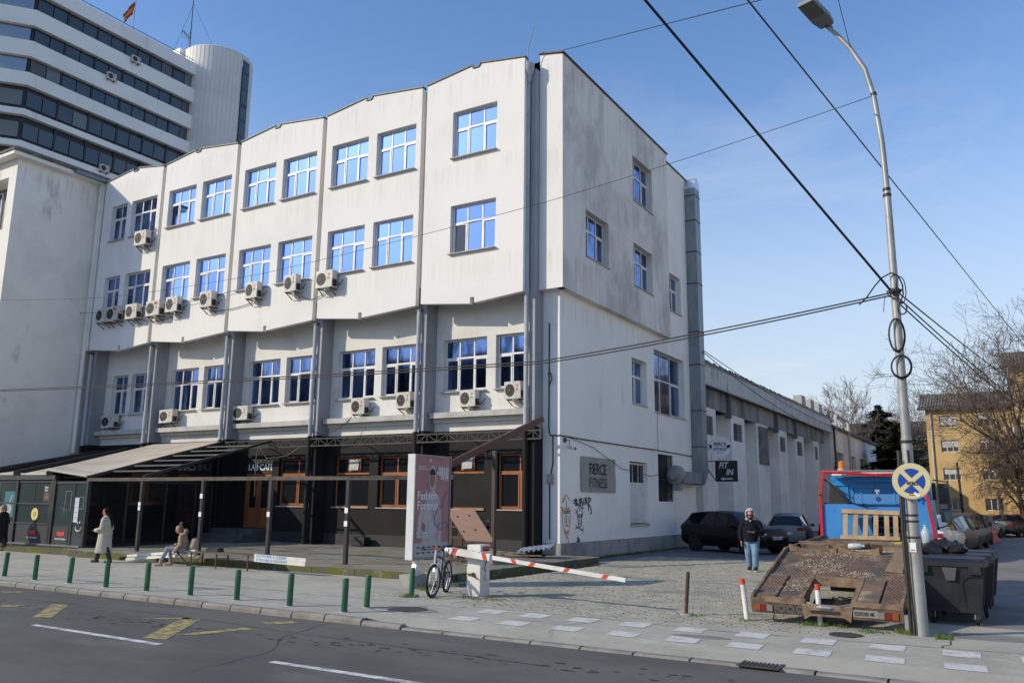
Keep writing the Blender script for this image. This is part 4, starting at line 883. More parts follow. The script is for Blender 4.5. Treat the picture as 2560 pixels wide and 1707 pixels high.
# awnings
aw = mat('awning_beige', (.52,.46,.37), .9, c2=(.42,.37,.295), sc=.7, lo=.4, hi=.7, c3=(.33,.29,.235), sc3=2, lo3=.6, hi3=.8, st3=(1,.15,1))
def awning(label, f0, f1, r0, r1, name='awning', drop=.05):
    t = thing(name, label, 'awning', (0,0,0)); b = MB(); n = 10
    f0, f1, r0, r1 = map(Vector, (f0,f1,r0,r1))
    P = lambda u, v: (f0.lerp(f1,v)).lerp(r0.lerp(r1,v), u) - Vector((0,0,.10*math.sin(math.pi*u)*math.sin(math.pi*v)*1.0))
    for i in range(n):
        for j in range(4): b.poly([P(i/n,j/4),P((i+1)/n,j/4),P((i+1)/n,(j+1)/4),P(i/n,(j+1)/4)])
    for j in range(4): b.poly([P(0,j/4),P(0,(j+1)/4),P(0,(j+1)/4)-Vector((0,0,drop)),P(0,j/4)-Vector((0,0,drop))])
    b.obj('fabric', aw, t, 30)
    MB().beam(f0,f1,.05).obj('front_bar', mat('awning_bar', (.5,.47,.42), .6), t); return t
awning('large beige fabric awning sloping from the pavilion front up to the cafe truss', (-14.5,-7.5,2.62),(-16.75,-7.6,2.86),(-15.95,-.7,4.3),(-20.5,-.7,4.28))
awning('narrow beige awning between two black rolls over the pavilion roof', (-16.9,-7.5,2.70),(-18.6,-7.5,2.72),(-20.6,-.7,4.1),(-22.0,-.7,4.0))
awning('beige awning strip over the far left end of the pavilion', (-19.1,-7.5,2.72),(-21.5,-7.5,2.72),(-22.7,-.7,3.95),(-25.5,-.7,3.9))
MB().prism([(-26.4,-7.3,2.62),(-14.7,-7.3,2.56),(-16.0,-.7,4.05),(-26.4,-.7,3.7)], (0,0,.02)).obj('roof', fr_m, pav)
for p, q, lab in (((-18.92,-7.5,2.74),(-22.35,-.7,4.06),'black rolled awning cover lying between the beige strips'), ((-21.0,-7.5,2.8),(-24.3,-.7,4.0),'black rolled awning cover furthest left on the pavilion roof'), ((-16.78,-7.5,2.72),(-20.55,-.7,4.12),'black rolled awning cover along the edge of the large awning')):
    t = thing('awning_roll', lab, 'awning roll', (0,0,0), 0, 'black awning rolls'); MB().cyl(p,q,.13,n=10).obj('roll', mat('black_fabric', (.010,.010,.011), .7), t, 40)
# ------------------------------------------------------------------ bollards and posts
BL = [(-8.07,-13.41),(-6.65,-13.48),(-5.3,-13.47),(-3.88,-13.52),(-2.59,-13.46),(-1.19,-13.48),(.14,-13.47),(1.61,-13.54),(2.98,-13.6),(2.87,-12.89),(2.44,-11.03)]
bl = ['green steel bollard at the left edge of the photo, first in the kerb row','green steel bollard between the leftmost one and the one in front of the walking woman','green steel bollard in front of the pavilion corner, left of the walking woman','green steel bollard standing just in front of the woman in the long cream coat','green steel bollard in front of the white steel beams','green steel bollard in front of the seated girl','green steel bollard on the kerb in front of the bench','green steel bollard in front of the lettered white planks','rightmost green steel bollard of the row right on the kerb','scraped green steel bollard set back behind the rightmost kerb bollard','green steel bollard with weeds at its foot beside the bicycle']
t = thing('bollard', bl[0], 'bollard', (0,0,0), 0, 'green bollards along the pavement')
MB().lathe([(.054,0),(.054,.555),(.049,.566),(0,.57)], 14).obj('tube', green_paint, t, 40); MB().lathe([(.078,0),(.074,.012),(.0,.013)], 12).obj('collar', conc_pale, t)
for i, (x, y) in enumerate(BL):
    o = t if i == 0 else dup(t); o.location = (x,y,0); o.rotation_euler = (R_(rnd.uniform(-1.2,1.2)), R_(rnd.uniform(0,2.2)), 0); o['label'] = bl[i]
t = thing('post', 'thin rusty brown steel post standing at the edge of the paving', 'post', (7.98,-10.44,0)); MB().cyl((0,0,0),(.06,0,.73),.033,n=10).obj('tube', rust, t, 40); MB().lathe([(.13,0),(.1,.03),(0,.035)],9).obj('footing', concrete, t)
for x, y, h, dx, lab in ((9.05,-10.46,.67,-.06,'white post with faded orange top beside the ramp corner of the tow truck'), (10.2,-10.36,.64,-.015,'white post with red top in front of the opening of the tow truck ramp')):
    t = thing('post', lab, 'post', (x,y,0), 0, 'white posts with red tops'); MB().cyl((0,0,0),(dx*.86,0,h*.86),.042,n=12).obj('tube', barrier_white, t, 40); MB().cyl((dx*.86,0,h*.86),(dx,0,h),.044,n=12).obj('cap', orange_red, t, 40)

# ------------------------------------------------------------------ advertising light box
ad = thing('advertising_box', 'freestanding advertising light box with a pink fashion poster beside the bicycle', 'advertising box', (1.3,-9.0,0))
b = MB().box(-.1,-.70,.60,.1,.70,2.95); b.obj('case', mat('ad_white', (.66,.67,.68), .4, c2=(.58,.58,.57), sc=1.5), ad)
b = MB()
for y0,y1,z0,z1 in ((-.70,.70,.60,.64),(-.70,.70,2.91,2.95),(-.70,-.67,.64,2.91),(.67,.70,.64,2.91)): b.box(.10,y0,z0,.125,y1,z1)
b.obj('frame', mat('ad_frame', (.24,.25,.26), .35, .5), ad)
pk = mat('poster_dusty_pink', (.33,.155,.17), .35, c2=(.40,.20,.21), sc=1.2, lo=.3, hi=.7)
px = .104
def pq(pts, m, name, dx=0): return MB().poly([(px+dx, y, z) for y, z in pts]).obj(name, m, ad)
pq([(-.67,.96),(.67,.96),(.67,2.91),(-.67,2.91)], pk, 'poster'); pq([(-.67,.64),(.67,.64),(.67,.96),(-.67,.96)], mat('poster_footer', (.42,.42,.43), .4), 'poster')
robe = mat('poster_robe', (.50,.46,.46), .5, c2=(.36,.30,.31), sc=5, st=(1,3,.4)); skin_p = mat('poster_skin', (.30,.14,.12), .6); 
pq([(-.38,.96),(-.33,1.5),(-.25,1.95),(-.1,2.1),(0,2.2),(.12,2.1),(.28,1.98),(.36,1.5),(.36,.96)], robe, 'poster', .003)
pq([(-.02+.15*math.cos(a)*1.0, 2.42+.3*math.sin(a)) for a in [k*math.pi/9 for k in range(18)]], robe, 'poster', .006)
pq([(-.03+.105*math.cos(a), 2.40+.2*math.sin(a)) for a in [k*math.pi/8 for k in range(16)]], skin_p, 'poster', .009)
pq([(-.03+.11*math.cos(a), 2.5+.14*math.sin(a)) for a in [k*math.pi/10 for k in range(11)]], print_dark, 'poster', .012)
pq([(-.56,1.15),(-.46,1.1),(-.32,1.3),(-.3,1.75),(-.42,1.8),(-.52,1.5)], robe, 'poster', .002); pq([(-.40,1.28),(-.28,1.2),(-.26,1.36),(-.36,1.42)], skin_p, 'poster', .008)
rope = MB().tube([(px+.012,y,z) for y,z in ((.64,2.15),(.45,2.0),(.4,1.75),(.2,1.7),(.08,1.55),(.12,1.35),(.3,1.25),(.62,1.3),(.66,1.4),(.3,1.4),(.2,1.3))], .012, 5); rope.obj('poster', mat('poster_rope', (.25,.2,.35), .5), ad)
XT_ = px+.016
text('Fashion\nForever.', .27, print_white, ad, (XT_,-.60,1.93), UPX, .001, .004, .92, line=.82, name='lettering'); text('FASHION\nWEEKEND\nSKOPJE', .125, print_white, ad, (XT_,.60,2.60), UPX, .001, .004, .8, align='RIGHT', line=.8, name='lettering')
text('Presented by\nLABORATORIUM', .06, print_white, ad, (XT_,-.60,2.66), UPX, .001, .0, .95, name='lettering'); text('25-28 October 2023\nLABORATORIUM', .085, print_white, ad, (XT_,-.60,1.16), UPX, .001, .001, .85, name='lettering'); text('////', .08, print_white, ad, (XT_,-.18,2.80), UPX, .001, .004, name='lettering')
for k in range(11): pq([(-.55+.2*(k%6),.85-.12*(k//6)),(-.45+.2*(k%6),.85-.12*(k//6)),(-.45+.2*(k%6),.88-.12*(k//6)),(-.55+.2*(k%6),.88-.12*(k//6))], print_dark, 'lettering', .004)
for y in (-.42,.42):
    b = MB().box(-.06,y-.05,.28,.06,y+.05,.60); b.prism([(-.066,y-.052,.5),(-.066,y+.052,.5),(-.066,y+.13,.282),(-.066,y-.13,.282)], (.132,0,0)); b.obj('leg', barrier_white, ad)
MB().box(-.2,-.75,0,.2,-.22,.28).obj('footing', concrete, ad); MB().box(-.2,.2,0,.2,.72,.28).obj('footing', concrete, ad)

# ------------------------------------------------------------------ bicycle
bike = thing('bicycle', 'grey mountain bike with black handlebar parked in front of the advertising box', 'bicycle', (2.88,-10.9,0), R_(20))
bf = mat('bike_silver', (.34,.35,.37), .35, .6)
def wheel(y, rz):
    r = .325; w = link('wheel', None, bike, (0,y,r), (R_(0), R_(3), R_(rz)))
    P = [(0, math.cos(a)*r*.94, math.sin(a)*r*.94) for a in [2*math.pi*k/28 for k in range(28)]]
    MB().tube(P, .028, 8, closed=True).obj('tyre', rubber, w, 50)
    MB().tube([(0, p[1]*.9, p[2]*.9) for p in P], .014, 6, closed=True).obj('rim', bf, w, 50)
    b = MB()
    for k in range(20): a = 2*math.pi*k/20; b.beam((.03*(-1)**k,0,0),(0,math.cos(a)*r*.85,math.sin(a)*r*.85),.004)
    b.cyl((-.06,0,0),(.06,0,0),.02,n=8); b.obj('spokes', bf, w); return w
wheel(0,-8); wheel(1.05,0)
b = MB()
b.tube([(0,.16,.86),(0,.13,.70)],.024,8); b.tube([(0,.14,.72),(0,.52,.34)],.03,8); b.tube([(0,.15,.80),(0,.66,.72)],.022,8); b.tube([(0,.52,.32),(0,.69,.86)],.02,8); 
for s_ in (-1,1): b.tube([(s_*.02,.54,.33),(s_*.07,1.05,.325)],.014,6).tube([(s_*.02,.66,.72),(s_*.07,1.05,.325)],.012,6)
b.obj('frame', mat('bike_dark', (.06,.06,.065), .35, .4), bike, 45)
b = MB()
for s_ in (-1,1): b.tube([(s_*.065,0,.325),(s_*.065,.07,.62)],.022,8)
b.beam((-.08,.07,.64),(.08,.07,.64),.04).tube([(0,.08,.64),(0,.14,.92)],.022,8); b.obj('fork', mat('fork_white', (.5,.5,.5), .35), bike, 45)
b = MB().tube([(-.32,.19,.93),(-.15,.13,.93),(0,.11,.96),(.15,.13,.99),(.32,.19,1.01)],.014,8); b.obj('handlebar', black_metal, bike, 45)
MB().cyl((-.34,.2,.93),(-.22,.155,.93),.022,n=8).obj('grip', rubber, bike, 45); MB().cyl((.34,.2,1.01),(.22,.155,.998),.022,n=8).obj('grip', rubber, bike, 45); MB().cyl((-.03,.11,.955),(.05,.115,.965),.024,n=8).obj('bell', orange_red, bike, 45)
MB().ball((0,.73,.90),.11,10,6,sc=(.65,1.25,.35)).obj('saddle', plastic_black, bike, 60)
MB().lathe([(.09,-.006),(.09,.006)], 16, (-.06,.53,.32), axis='x').obj('chainring', black_metal, bike); MB().beam((-.09,.53,.32),(-.09,.42,.2),.02).box(-.17,.38,.18,-.08,.46,.2).beam((.09,.53,.32),(.09,.64,.44),.02).box(.08,.6,.44,.17,.68,.46).obj('crank', black_metal, bike)
MB().cyl((-.05,.62,.3),(-.22,.6,.0),.01,n=5).obj('kickstand', black_metal, bike); MB().cyl((-.03,.45,.38),(-.03,.3,.56),.03,n=8).obj('bottle_cage', plastic_black, bike)

# ------------------------------------------------------------------ boom barrier
br = thing('boom_barrier', 'white boom barrier with red stripes across the yard entrance, post rust stained', 'barrier', (3.48,-10.17,0))
MB().box(-.16,-.18,.02,.16,.18,1.03).obj('post', barrier_white, br); MB().box(-.3,-.26,0,.3,.26,.022).obj('base_plate', concrete, br)
MB().box(.162,-.10,.93,.164,.165,1.0).obj('band', orange_red, br); MB().box(.162,-.10,.905,.164,.165,.928).obj('band', print_dark, br)
MB().box(-.15,-.186,.06,-.04,-.182,.30).obj('hatch', barrier_white, br); b = MB().box(-.13,-.20,.42,.0,-.182,.46).cyl((.0,-.21,.44),(.0,-.18,.44),.045,n=12).beam((0,-.2,.44),(.12,-.21,.36),.02); b.obj('lock', rust, br)
A_, B_ = Vector((-.45,-.35,.905)), Vector((3.41,-.35,.535)); d = (B_-A_).normalized()
def bp(s_): return A_+d*s_
MB().beam(bp(0),bp(.98),.13,.13).obj('boom_housing', barrier_white, br); MB().beam(bp(.98),bp(3.88),.05,.075).obj('boom', barrier_white, br)
MB().cyl(bp(-.13),bp(-.04),.05,n=12).obj('counterweight', barrier_white, br, 40); MB().cyl(bp(-.05),bp(.0),.035,n=8).obj('pin', black_metal, br); MB().cyl((0,-.35,.86),(0,-.1,.86),.05,n=10).obj('pivot', black_metal, br)
for s0_, h, y_ in ((.05,.132,.0),(.84,.132,.0),(1.5,.077,0),(1.85,.077,0),(2.6,.077,0),(3.4,.077,0)):
    p = bp(s0_); q = bp(s0_+.1); sh = .06 if s0_ not in (.84,1.5) else -.06; hw = .0665 if h > .1 else .0265
    hh = h/2; up = Vector((-d.z,0,d.x))
    MB().prism([p-up*hh, q-up*hh, q+up*hh+d*sh, p+up*hh+d*sh], (0,-hw-.003,0)).obj('stripe', orange_red, br)
for k in range(6): MB().ball(bp(.05+.17*k)+Vector((0,-.05,.068)),.012,6,4).obj('bolt', rust, br)
sw = MB(); P = [(.165,-.02,.78),(.165,.05,.76),(.165,.03,.66),(.165,-.03,.67),(.165,-.01,.73)]; sw.tube(P,.006,4).tube([(.165,.06,.72),(.165,.0,.6),(.165,-.06,.56),(.165,.04,.52),(.165,.0,.47)],.008,4).tube([(.165,.02,.44),(.165,-.04,.38),(.165,.02,.32)],.006,4); sw.obj('scribble', print_dark, br)

# ------------------------------------------------------------------ clutter on the terrace
t = thing('wooden_board', 'large brown laminate board with four dark holes leaning on the terrace corner', 'board', (0,-5.0,.2))
pts = [(-.97,1.28),(-.93,1.46),(-.17,1.51),(.55,.70),(.62,.02),(.30,.02),(-.30,.58)]
MB().prism([(x,-.1+.12*z,z) for x,z in pts], (0,.03,0)).obj('panel', mat('brown_laminate', (.22,.125,.09), .55, c2=(.19,.105,.075), sc=3, st=(1,1,8)), t)
for x, z in ((-.68,1.27),(-.28,1.30),(-.42,.87),(-.03,.92)): MB().lathe([(.028,-.004),(.028,.004)],10,(x,-.108+.12*z,z),axis='y').obj('hole', print_dark, t)
wood_d = mat('dark_brown_wood', (.10,.045,.025), .7, c2=(.07,.03,.02), sc=4)
t = thing('wooden_rack', 'dark brown wooden rack behind the leaning board', 'rack', (-.55,-4.5,.2))
for x in (-.45,-.1,.3,.55): MB().box(x-.035,-.3,0,x+.035,-.24,1.25).obj('upright', wood_d, t)
for z in (.05,.38,.66,.95): MB().box(-.5,-.31,z,.62,-.25,z+.06).obj('slat', wood_d, t); MB().box(-.5,.1,z,.62,.16,z+.06).obj('slat', wood_d, t)
for x in (-.45,.55): MB().box(x-.03,.1,0,x+.03,.16,1.2).obj('upright', wood_d, t)
MB().box(-.05,-.2,.1,.4,.0,.4).obj('paper_box', conc_pale, t)
t = thing('plank_pile', 'pile of old dark planks lying on the terrace at the building corner', 'plank pile', (-.45,-1.6,.2))
for k in range(9):
    MB().mbox(stack(T_(rnd.uniform(-.25,.25), rnd.uniform(-.35,.35), .02+.035*(k//3)+.012*(k%3)), RZ(rnd.uniform(-14,14)), RY(rnd.uniform(-2,2))), rnd.uniform(1.0,1.6), .14, .03).obj('plank', mat('old_plank_%d' % (k%3), ((.11,.10,.09),(.045,.042,.04),(.28,.24,.19))[k%3], .9, c2=(.06,.055,.05), sc=6), t)
t = thing('corrugated_sheet', 'short white corrugated sheet lying on the plank pile', 'corrugated sheet', (.05,-1.75,.36), R_(12)); b = MB(); n = 84
for i in range(n):
    f = lambda k, y: (-.55+1.1*k/n, y, .034*math.sin(k*2*math.pi/12)+.16*(k/n)+(.10 if y > 0 else 0))
    b.poly([f(i,-.25),f(i+1,-.25),f(i+1,.55),f(i,.55)]); b.poly([tuple(Vector(f(i,-.25))-Vector((0,0,.012))),tuple(Vector(f(i+1,-.25))-Vector((0,0,.012))),tuple(Vector(f(i+1,.3))-Vector((0,0,.012))),tuple(Vector(f(i,.3))-Vector((0,0,.012)))])
b.obj('sheet', mat('fibre_cement', (.62,.62,.61), .7, c2=(.4,.4,.4), sc=6), t, 60)
t = thing('floor_box', 'small black box lying against the plinth under the cafe window', 'box', (-8.35,-.25,.2)); b = MB().box(-.3,-.15,0,.3,.15,.22).box(-.33,-.18,.22,.33,.18,.34); b.obj('body', black_metal, t)
# bench, planks, steel beams
bench = thing('bench', 'low dark wooden slatted bench with steel legs at the terrace edge', 'bench', (-6.0,-8.62,0))
for k in range(5): MB().box(-1.45,-.24+.1*k,.40,1.55,-.155+.1*k,.43).obj('slat', mat('bench_wood', (.085,.055,.04), .7, c2=(.13,.10,.08), sc=3, st=(.3,3,1)), bench)
for x in (-1.1,-.05,1.2):
    for y in (-.2,.2): MB().beam((x,y,0),(x,y,.4),.03).obj('leg', rust, bench)
MB().beam((-1.65,-.28,.42),(-1.1,-.28,.04),.035).beam((-1.1,-.28,.04),(-.55,-.25,.32),.035).obj('brace', black_metal, bench)
t = thing('toolbox', 'flat dark box lying on the bench beside the backpack', 'box', (-6.5,-8.5,.43)); MB().box(-.28,-.1,0,.22,.12,.07).box(-.25,-.09,.07,.2,.11,.10).obj('body', black_metal, t)
for k, lab in ((0,'upper white steel beam propped from the pavement up to the bench'), (1,'lower white steel beam propped beside the upper one')):
    t = thing('steel_beam', lab, 'steel beam', (0,0,0), 0, 'white steel beams'); o_ = Vector((0,.03*(1-k),.095*(1-k)))
    p, q = Vector((-10.4,-8.52,.06))+o_, Vector((-7.05,-8.72,.34))+o_
    MB().beam(p,q,.10,.075).obj('profile', barrier_white, t)
blue_ink = mat('blue_ink', (.10,.30,.62), .7)
for k, (lab, tx) in enumerate((('upper white plank hand lettered in blue capitals at the end of the bench', 'И ПЛАЧЕВМЕ И СЕДЕВМЕ'), ('lower white plank hand lettered in blue capitals ending with an exclamation mark', 'И ЧЕКАВМЕ И ПЛАЧЕВМЕ!'))):
    t = thing('lettered_plank', lab, 'plank', (-4.38,-8.98,.385-.10*k)); t.rotation_euler = (0,R_(1.2),0)
    MB().box(0,-.01,-.005,1.86-.02*k,.015,.09).obj('plank', barrier_white, t); text(tx, .088, blue_ink, t, (.09,-.013,.018), UPR, .001, .001, .98, name='lettering')
# ------------------------------------------------------------------ street lamp, sign, cables
lamp = thing('street_lamp', 'tall leaning silver street lamp with curved arm and flat led head', 'street lamp', (11.70,-10.62,0))
P = [(.01,0,0),(0,0,1.4),(0,0,2.9)]; MB().tube([(.01,0,0),(.0,0,1.5),(0,0,2.95)],[.100,.088,.080],16).obj('lower_pole', alu, lamp, 40)
pts = [(0,0,2.9),(0,0,4.5),(0,0,6.0),(0,0,7.0)]; MB().tube(pts,[.072,.066,.059,.054],16).obj('pole', alu, lamp, 40)
arm = [(0,0,7.0),(-.02,0,7.85),(-.09,0,8.7),(-.2,0,9.24),(-.42,0,9.71),(-.62,0,10.02),(-.74,.0,10.18)]
MB().tube(arm,[.048,.046,.043,.041,.039,.037,.035],12).obj('arm', alu, lamp, 40)
hd = link('lamp_head', None, lamp, (-.76,-.05,10.19), (R_(-14),0,R_(-20)))
MB().prism([(-.12,.02,0),(.12,.02,0),(.16,-.18,0),(.15,-.68,0),(-.15,-.68,0),(-.16,-.18,0)], (0,0,.08)).obj('head_shell', mat('lamp_grey', (.20,.21,.21), .5), hd); MB().box(-.12,-.64,-.012,.12,-.30,.0).obj('led_panel', mat('led_glass', (.10,.11,.11), .2), hd); MB().cyl((0,.12,.03),(0,-.02,.04),.05,n=10).obj('spigot', dark_steel, hd)
for z, r in ((7.0,.062),(6.9,.066),(8.72,.05),(5.25,.074),(2.86,.09),(1.75,.094),(1.66,.094),(1.42,.096)): MB().cyl((-.004 if z < 8 else -.09,0,z),(-.004 if z < 8 else -.095,0,z+.045 if z > 2 else z+.03),r,n=14).obj('clamp', black_metal, lamp)
MB().tube([(-.13,-.03,.05),(-.14,-.03,1.5),(-.12,-.03,2.75)],.03,8).obj('conduit', black_metal, lamp, 40); MB().tube([(-.07,-.1,.02),(-.1,-.1,1.4),(-.09,-.09,2.6)],.016,6).tube([(.02,-.11,2.75),(.03,-.11,2.25)],.018,6).obj('cable', wire_m, lamp, 40)
MB().box(-.06,-.104,1.22,.03,-.094,1.36).obj('sticker', print_white, lamp); MB().box(-.045,-.107,1.24,.015,-.103,1.262).obj('sticker', logo_pink, lamp)
sg = thing('traffic_sign', 'faded round blue and yellow no stopping sign strapped to the street lamp', 'traffic sign', (11.745,-10.80,2.275)); sg.rotation_euler = (R_(2),0,R_(3))
MB().lathe([(.272,-.012),(.272,.012)], 40, axis='y').obj('plate', mat('sign_back', (.5,.5,.48), .5), sg); MB().lathe([(.262,-.004),(.262,.0)], 40, (0,-.013,0), axis='y').obj('face', mat('sign_faded_yellow', (.60,.54,.29), .5), sg)
blue = mat('sign_blue', (.008,.055,.34), .45)
for q in range(4):
    a0 = q*90; pts = []
    # quarter sectors between the diagonal bars
    c_, r = .034, .190
    ang0 = R_(45+a0); ang1 = R_(135+a0)
    off = c_/math.sin(R_(45)); mid = R_(90+a0); pts.append((off*math.cos(mid), off*math.sin(mid)))
    da = math.asin(c_/r)
    for k in range(9): a = ang0+da+(ang1-ang0-2*da)*k/8; pts.append((r*math.cos(a), r*math.sin(a)))
    b = MB().poly([(x,-.0205,z) for x,z in pts]); o = b.obj('sector', blue, sg); o.rotation_euler = (0,R_(4),0)
text('WORKZ', .075, print_dark, sg, (-.07,-.0215,-.06), UPR, .001, .002, .55, name='scribble'); MB().mbox(stack(T_(.06,-.023,-.2),RY(35)),.09,.004,.035).obj('peeling_sticker', print_white, sg); MB().mbox(T_(-.01,-.0222,-.2),.07,.003,.03).obj('sticker', mat('sticker_orange', (.5,.2,.06), .6), sg)
def coil(label, c, rx, rz_, n, r):
    t = thing('cable_coil', label, 'cable coil', c, 0, 'cable coils on the street lamp')
    b = MB()
    for k in range(n): b.tube([((rx+.008*k)*math.cos(a), -.02+.012*k, (rz_+.012*k)*math.sin(a)) for a in [2*math.pi*j/24 for j in range(24)]], r, 6, closed=True)
    b.obj('loop', wire_m, t, 50)
coil('upper hanging coil of black cable on the street lamp', (11.69,-10.72,4.56), .105,.25,3,.008); coil('lower round coil of black cable on the street lamp', (11.72,-10.72,4.05), .135,.165,3,.008)
coil('large loose loop of cable just below the wire junction of the lamp', (11.80,-10.70,5.28), .07,.22,1,.009); coil('small loop of thin cable under the junction', (11.80,-10.72,4.98), .06,.09,2,.006)
def wire(label, pts, r, s_=.0, n=14, grp='overhead wires'):
    t = thing('overhead_wire', label, 'wire', (0,0,0), 0, grp); b = MB()
    for p, q in zip(pts[:-1], pts[1:]): sag(b, p, q, s_, r, n, 5)
    b.obj('cable', wire_m, t)
def unpx(px, py, axis, val):
    v = ROT @ Vector(((px-1280)/2090, -(py-853.5)/2090, -1)); return CAM + v*((val-CAM[axis])/v[axis])
J_ = (11.66,-10.62,5.28)
p = unpx(1605,-8,2,8.6); wire('thick black overhead cable running up from the lamp junction', [J_, tuple(p), tuple(p+(p-Vector(J_))*.4)], .021, .0)
wire('upper strand of the double cable strung from the lamp across the facade to the left', [J_, (5.14,-10.6,4.66), (-14.77,-10.6,5.26), (-24,-10.6,5.9)], .013, .05)
wire('lower strand of the double cable strung from the lamp across the facade to the left', [(11.66,-10.62,5.24), (5.14,-10.6,4.61), (-14.77,-10.6,5.22), (-24,-10.6,5.8)], .013, .06)
wire('thin wire from the lamp arm across the facade to the far left', [(11.6,-10.62,8.72),(5.23,-10.6,7.98),(-3.0,-10.6,7.56),(-9.44,-10.6,7.70),(-18,-10.6,8.6)], .006, .04)
p0, p1 = unpx(1864,-6,1,-14), unpx(2610,925,1,40); wire('thin wire passing behind the lamp from the top of the photo to the bare tree', [tuple(p0), tuple(p1)], .014, .0)
p1 = unpx(1925,-6,2,12.2); wire('hair thin wire from the top of the lamp arm up out of the photo', [(11.3,-10.63,9.67), tuple(unpx(2094,-6,1,-11.5))], .006)
wire('thin wire from the roof corner of the office up to the top of the photo', [(.27,-.3,18.0), tuple(unpx(1925,-5,1,-8))], .012)
for k, (ex, ey, lab) in enumerate(((2560,960,'wavy upper cable from the lamp towards the bare tree on the right'),(2560,1010,'middle cable from the lamp towards the right edge'),(2560,1022,'lowest cable from the lamp towards the right edge'))):
    p = unpx(ex+60,ey+50,1,16); wire(lab, [(11.74,-10.6,5.28-.09*k), tuple(p)], .013, .12)
wire('slack black cable looping up over the lamp pole beside the junction', [tuple(unpx(a,c,1,-10.72)) for a,c in ((2148,762),(2168,742),(2186,716),(2205,694),(2228,682),(2246,690),(2256,712),(2258,735),(2250,760))], .012)
wire('short loose cable end sticking out left of the junction', [tuple(unpx(a,c,1,-10.73)) for a,c in ((2225,738),(2212,744),(2210,760),(2209,780))], .006)
jb = MB()
for k in range(7): jb.tube([(.03*math.cos(k),-.095-.012*(k%3),5.12+.035*k),(.09*math.cos(k*2+1),-.11,5.18+.02*k),(.11*math.cos(k*3),-.06,5.30)], .011, 5)
jb.obj('cable_knot', wire_m, lamp)
for k, lab in enumerate(('upper thin wire from the duct to the far end of the warehouse', 'lower thin wire from the duct to the far end of the warehouse')):
    wire(lab, [(.6,13.6,9.15-.1*k), (.1,50,8.3-.5*k)], .02, .35+.3*k)
# ------------------------------------------------------------------ warehouse, annex
wh = thing('warehouse', 'long grey warehouse with corrugated eaves, concrete pilasters and louvred vents behind the office', 'warehouse', (0,0,0))
wgrey = mat('warehouse_concrete', (.84,.82,.77), .92, c2=(.70,.68,.64), sc=.4, c3=(.22,.215,.20), sc3=.9, lo3=.58, hi3=.82, st3=(1,1,.22), bump=.3, bsc=20)
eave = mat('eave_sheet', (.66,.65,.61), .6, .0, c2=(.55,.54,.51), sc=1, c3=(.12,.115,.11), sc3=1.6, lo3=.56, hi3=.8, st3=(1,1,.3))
def corr(x, y0, y1, z0, z1, p, m, name):
    b = MB(); n = int((y1-y0)/p)
    for k in range(n):
        a, c = y0+k*p, y0+(k+.5)*p; e = y0+(k+1)*p
        b.poly([(x,a,z0),(x,c,z0),(x,c,z1),(x,a,z1)]); b.poly([(x,c,z0),(x-.05,c+.02,z0),(x-.05,c+.02,z1),(x,c,z1)]); b.poly([(x-.05,c+.02,z0),(x-.05,e-.02,z0),(x-.05,e-.02,z1),(x-.05,c+.02,z1)]); b.poly([(x-.05,e-.02,z0),(x,e,z0),(x,e,z1),(x-.05,e-.02,z1)])
    return b.obj(name, m, wh)
corr(0,15.3,48.3,7.82,8.85,.24,eave,'eave_panel'); 
MB().box(-3,15.28,7.84,-.06,15.32,8.86).obj('eave_panel', eave, wh); MB().box(-.06,15.3,8.85,.03,48.3,8.95).box(-.05,15.3,7.76,.02,48.3,7.83).obj('eave_trim', dark_steel, wh)
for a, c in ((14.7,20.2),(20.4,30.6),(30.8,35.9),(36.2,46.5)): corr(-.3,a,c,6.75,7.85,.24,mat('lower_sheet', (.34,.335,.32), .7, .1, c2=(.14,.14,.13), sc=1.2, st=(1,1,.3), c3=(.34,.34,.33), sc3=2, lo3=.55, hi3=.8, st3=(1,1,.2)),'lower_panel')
PIL = [(15.64,18.05),(20.73,23.42),(25.98,28.64),(31.27,33.65),(36.2,38.8),(42.2,44.2)]
MB().box(-20,13.7,0,-1.5,48,9).obj('wall', wgrey, wh)
for i, (a, c) in enumerate(PIL):
    hz = 5.36; b = MB(); holed(b, FRX(-.3), a, c, 0, 6.75, [(a+.45,c-.5,hz,6.34)] if i != 2 else [], .3); b.poly([(-.3,a,0),(-1.5,a,0),(-1.5,a,6.75),(-.3,a,6.75)]); b.poly([(-.3,c,0),(-1.5,c,0),(-1.5,c,6.75),(-.3,c,6.75)])
    b.obj('pilaster', wgrey, wh)
    if i == 2: MB().box(-.32,a+.35,4.3,-.26,c-.1,6.6).obj('stain_panel', mat('bare_concrete', (.2,.19,.175), .95, c2=(.1,.095,.09), sc=2), wh); continue
    MB().box(-.62,a+.45,hz,-.58,c-.5,6.34).obj('vent_recess', print_dark, wh)
    v = link('louvre', None, wh, (-.36,(a+c)/2-.02,hz))
    for k in range(9): MB().box(-.06,-(c-a-.95)/2,.05+k*.105,.05,(c-a-.95)/2,.075+k*.105).obj('slat', mat('louvre_grey', (.26,.26,.25), .7), v)
    MB().box(-.0,-.03,0,.06,.03,.98).obj('bar', mat('louvre_grey', (.26,.26,.25), .7), v)
b = MB()
for y in (20.3,30.7,36.05): MB().box(-.45,y-.08,6.5,-.12,y+.08,7.75).obj('eave_bracket', mat('bracket_grey', (.16,.155,.15), .7), wh)
b = MB().prism([(0,15.2,8.96),(0,48.4,8.96),(-9,48.4,10.4),(-9,15.2,10.4)], (0,0,.06)); b.obj('roof', mat('roof_grey', (.14,.135,.13), .9), wh)
for k in range(60): MB().ball((-.02-.1*rnd.random(),15.6+k*.54,9.02),.09,6,4).obj('roof_cap', mat('roof_grey', (.14,.135,.13), .9), wh)
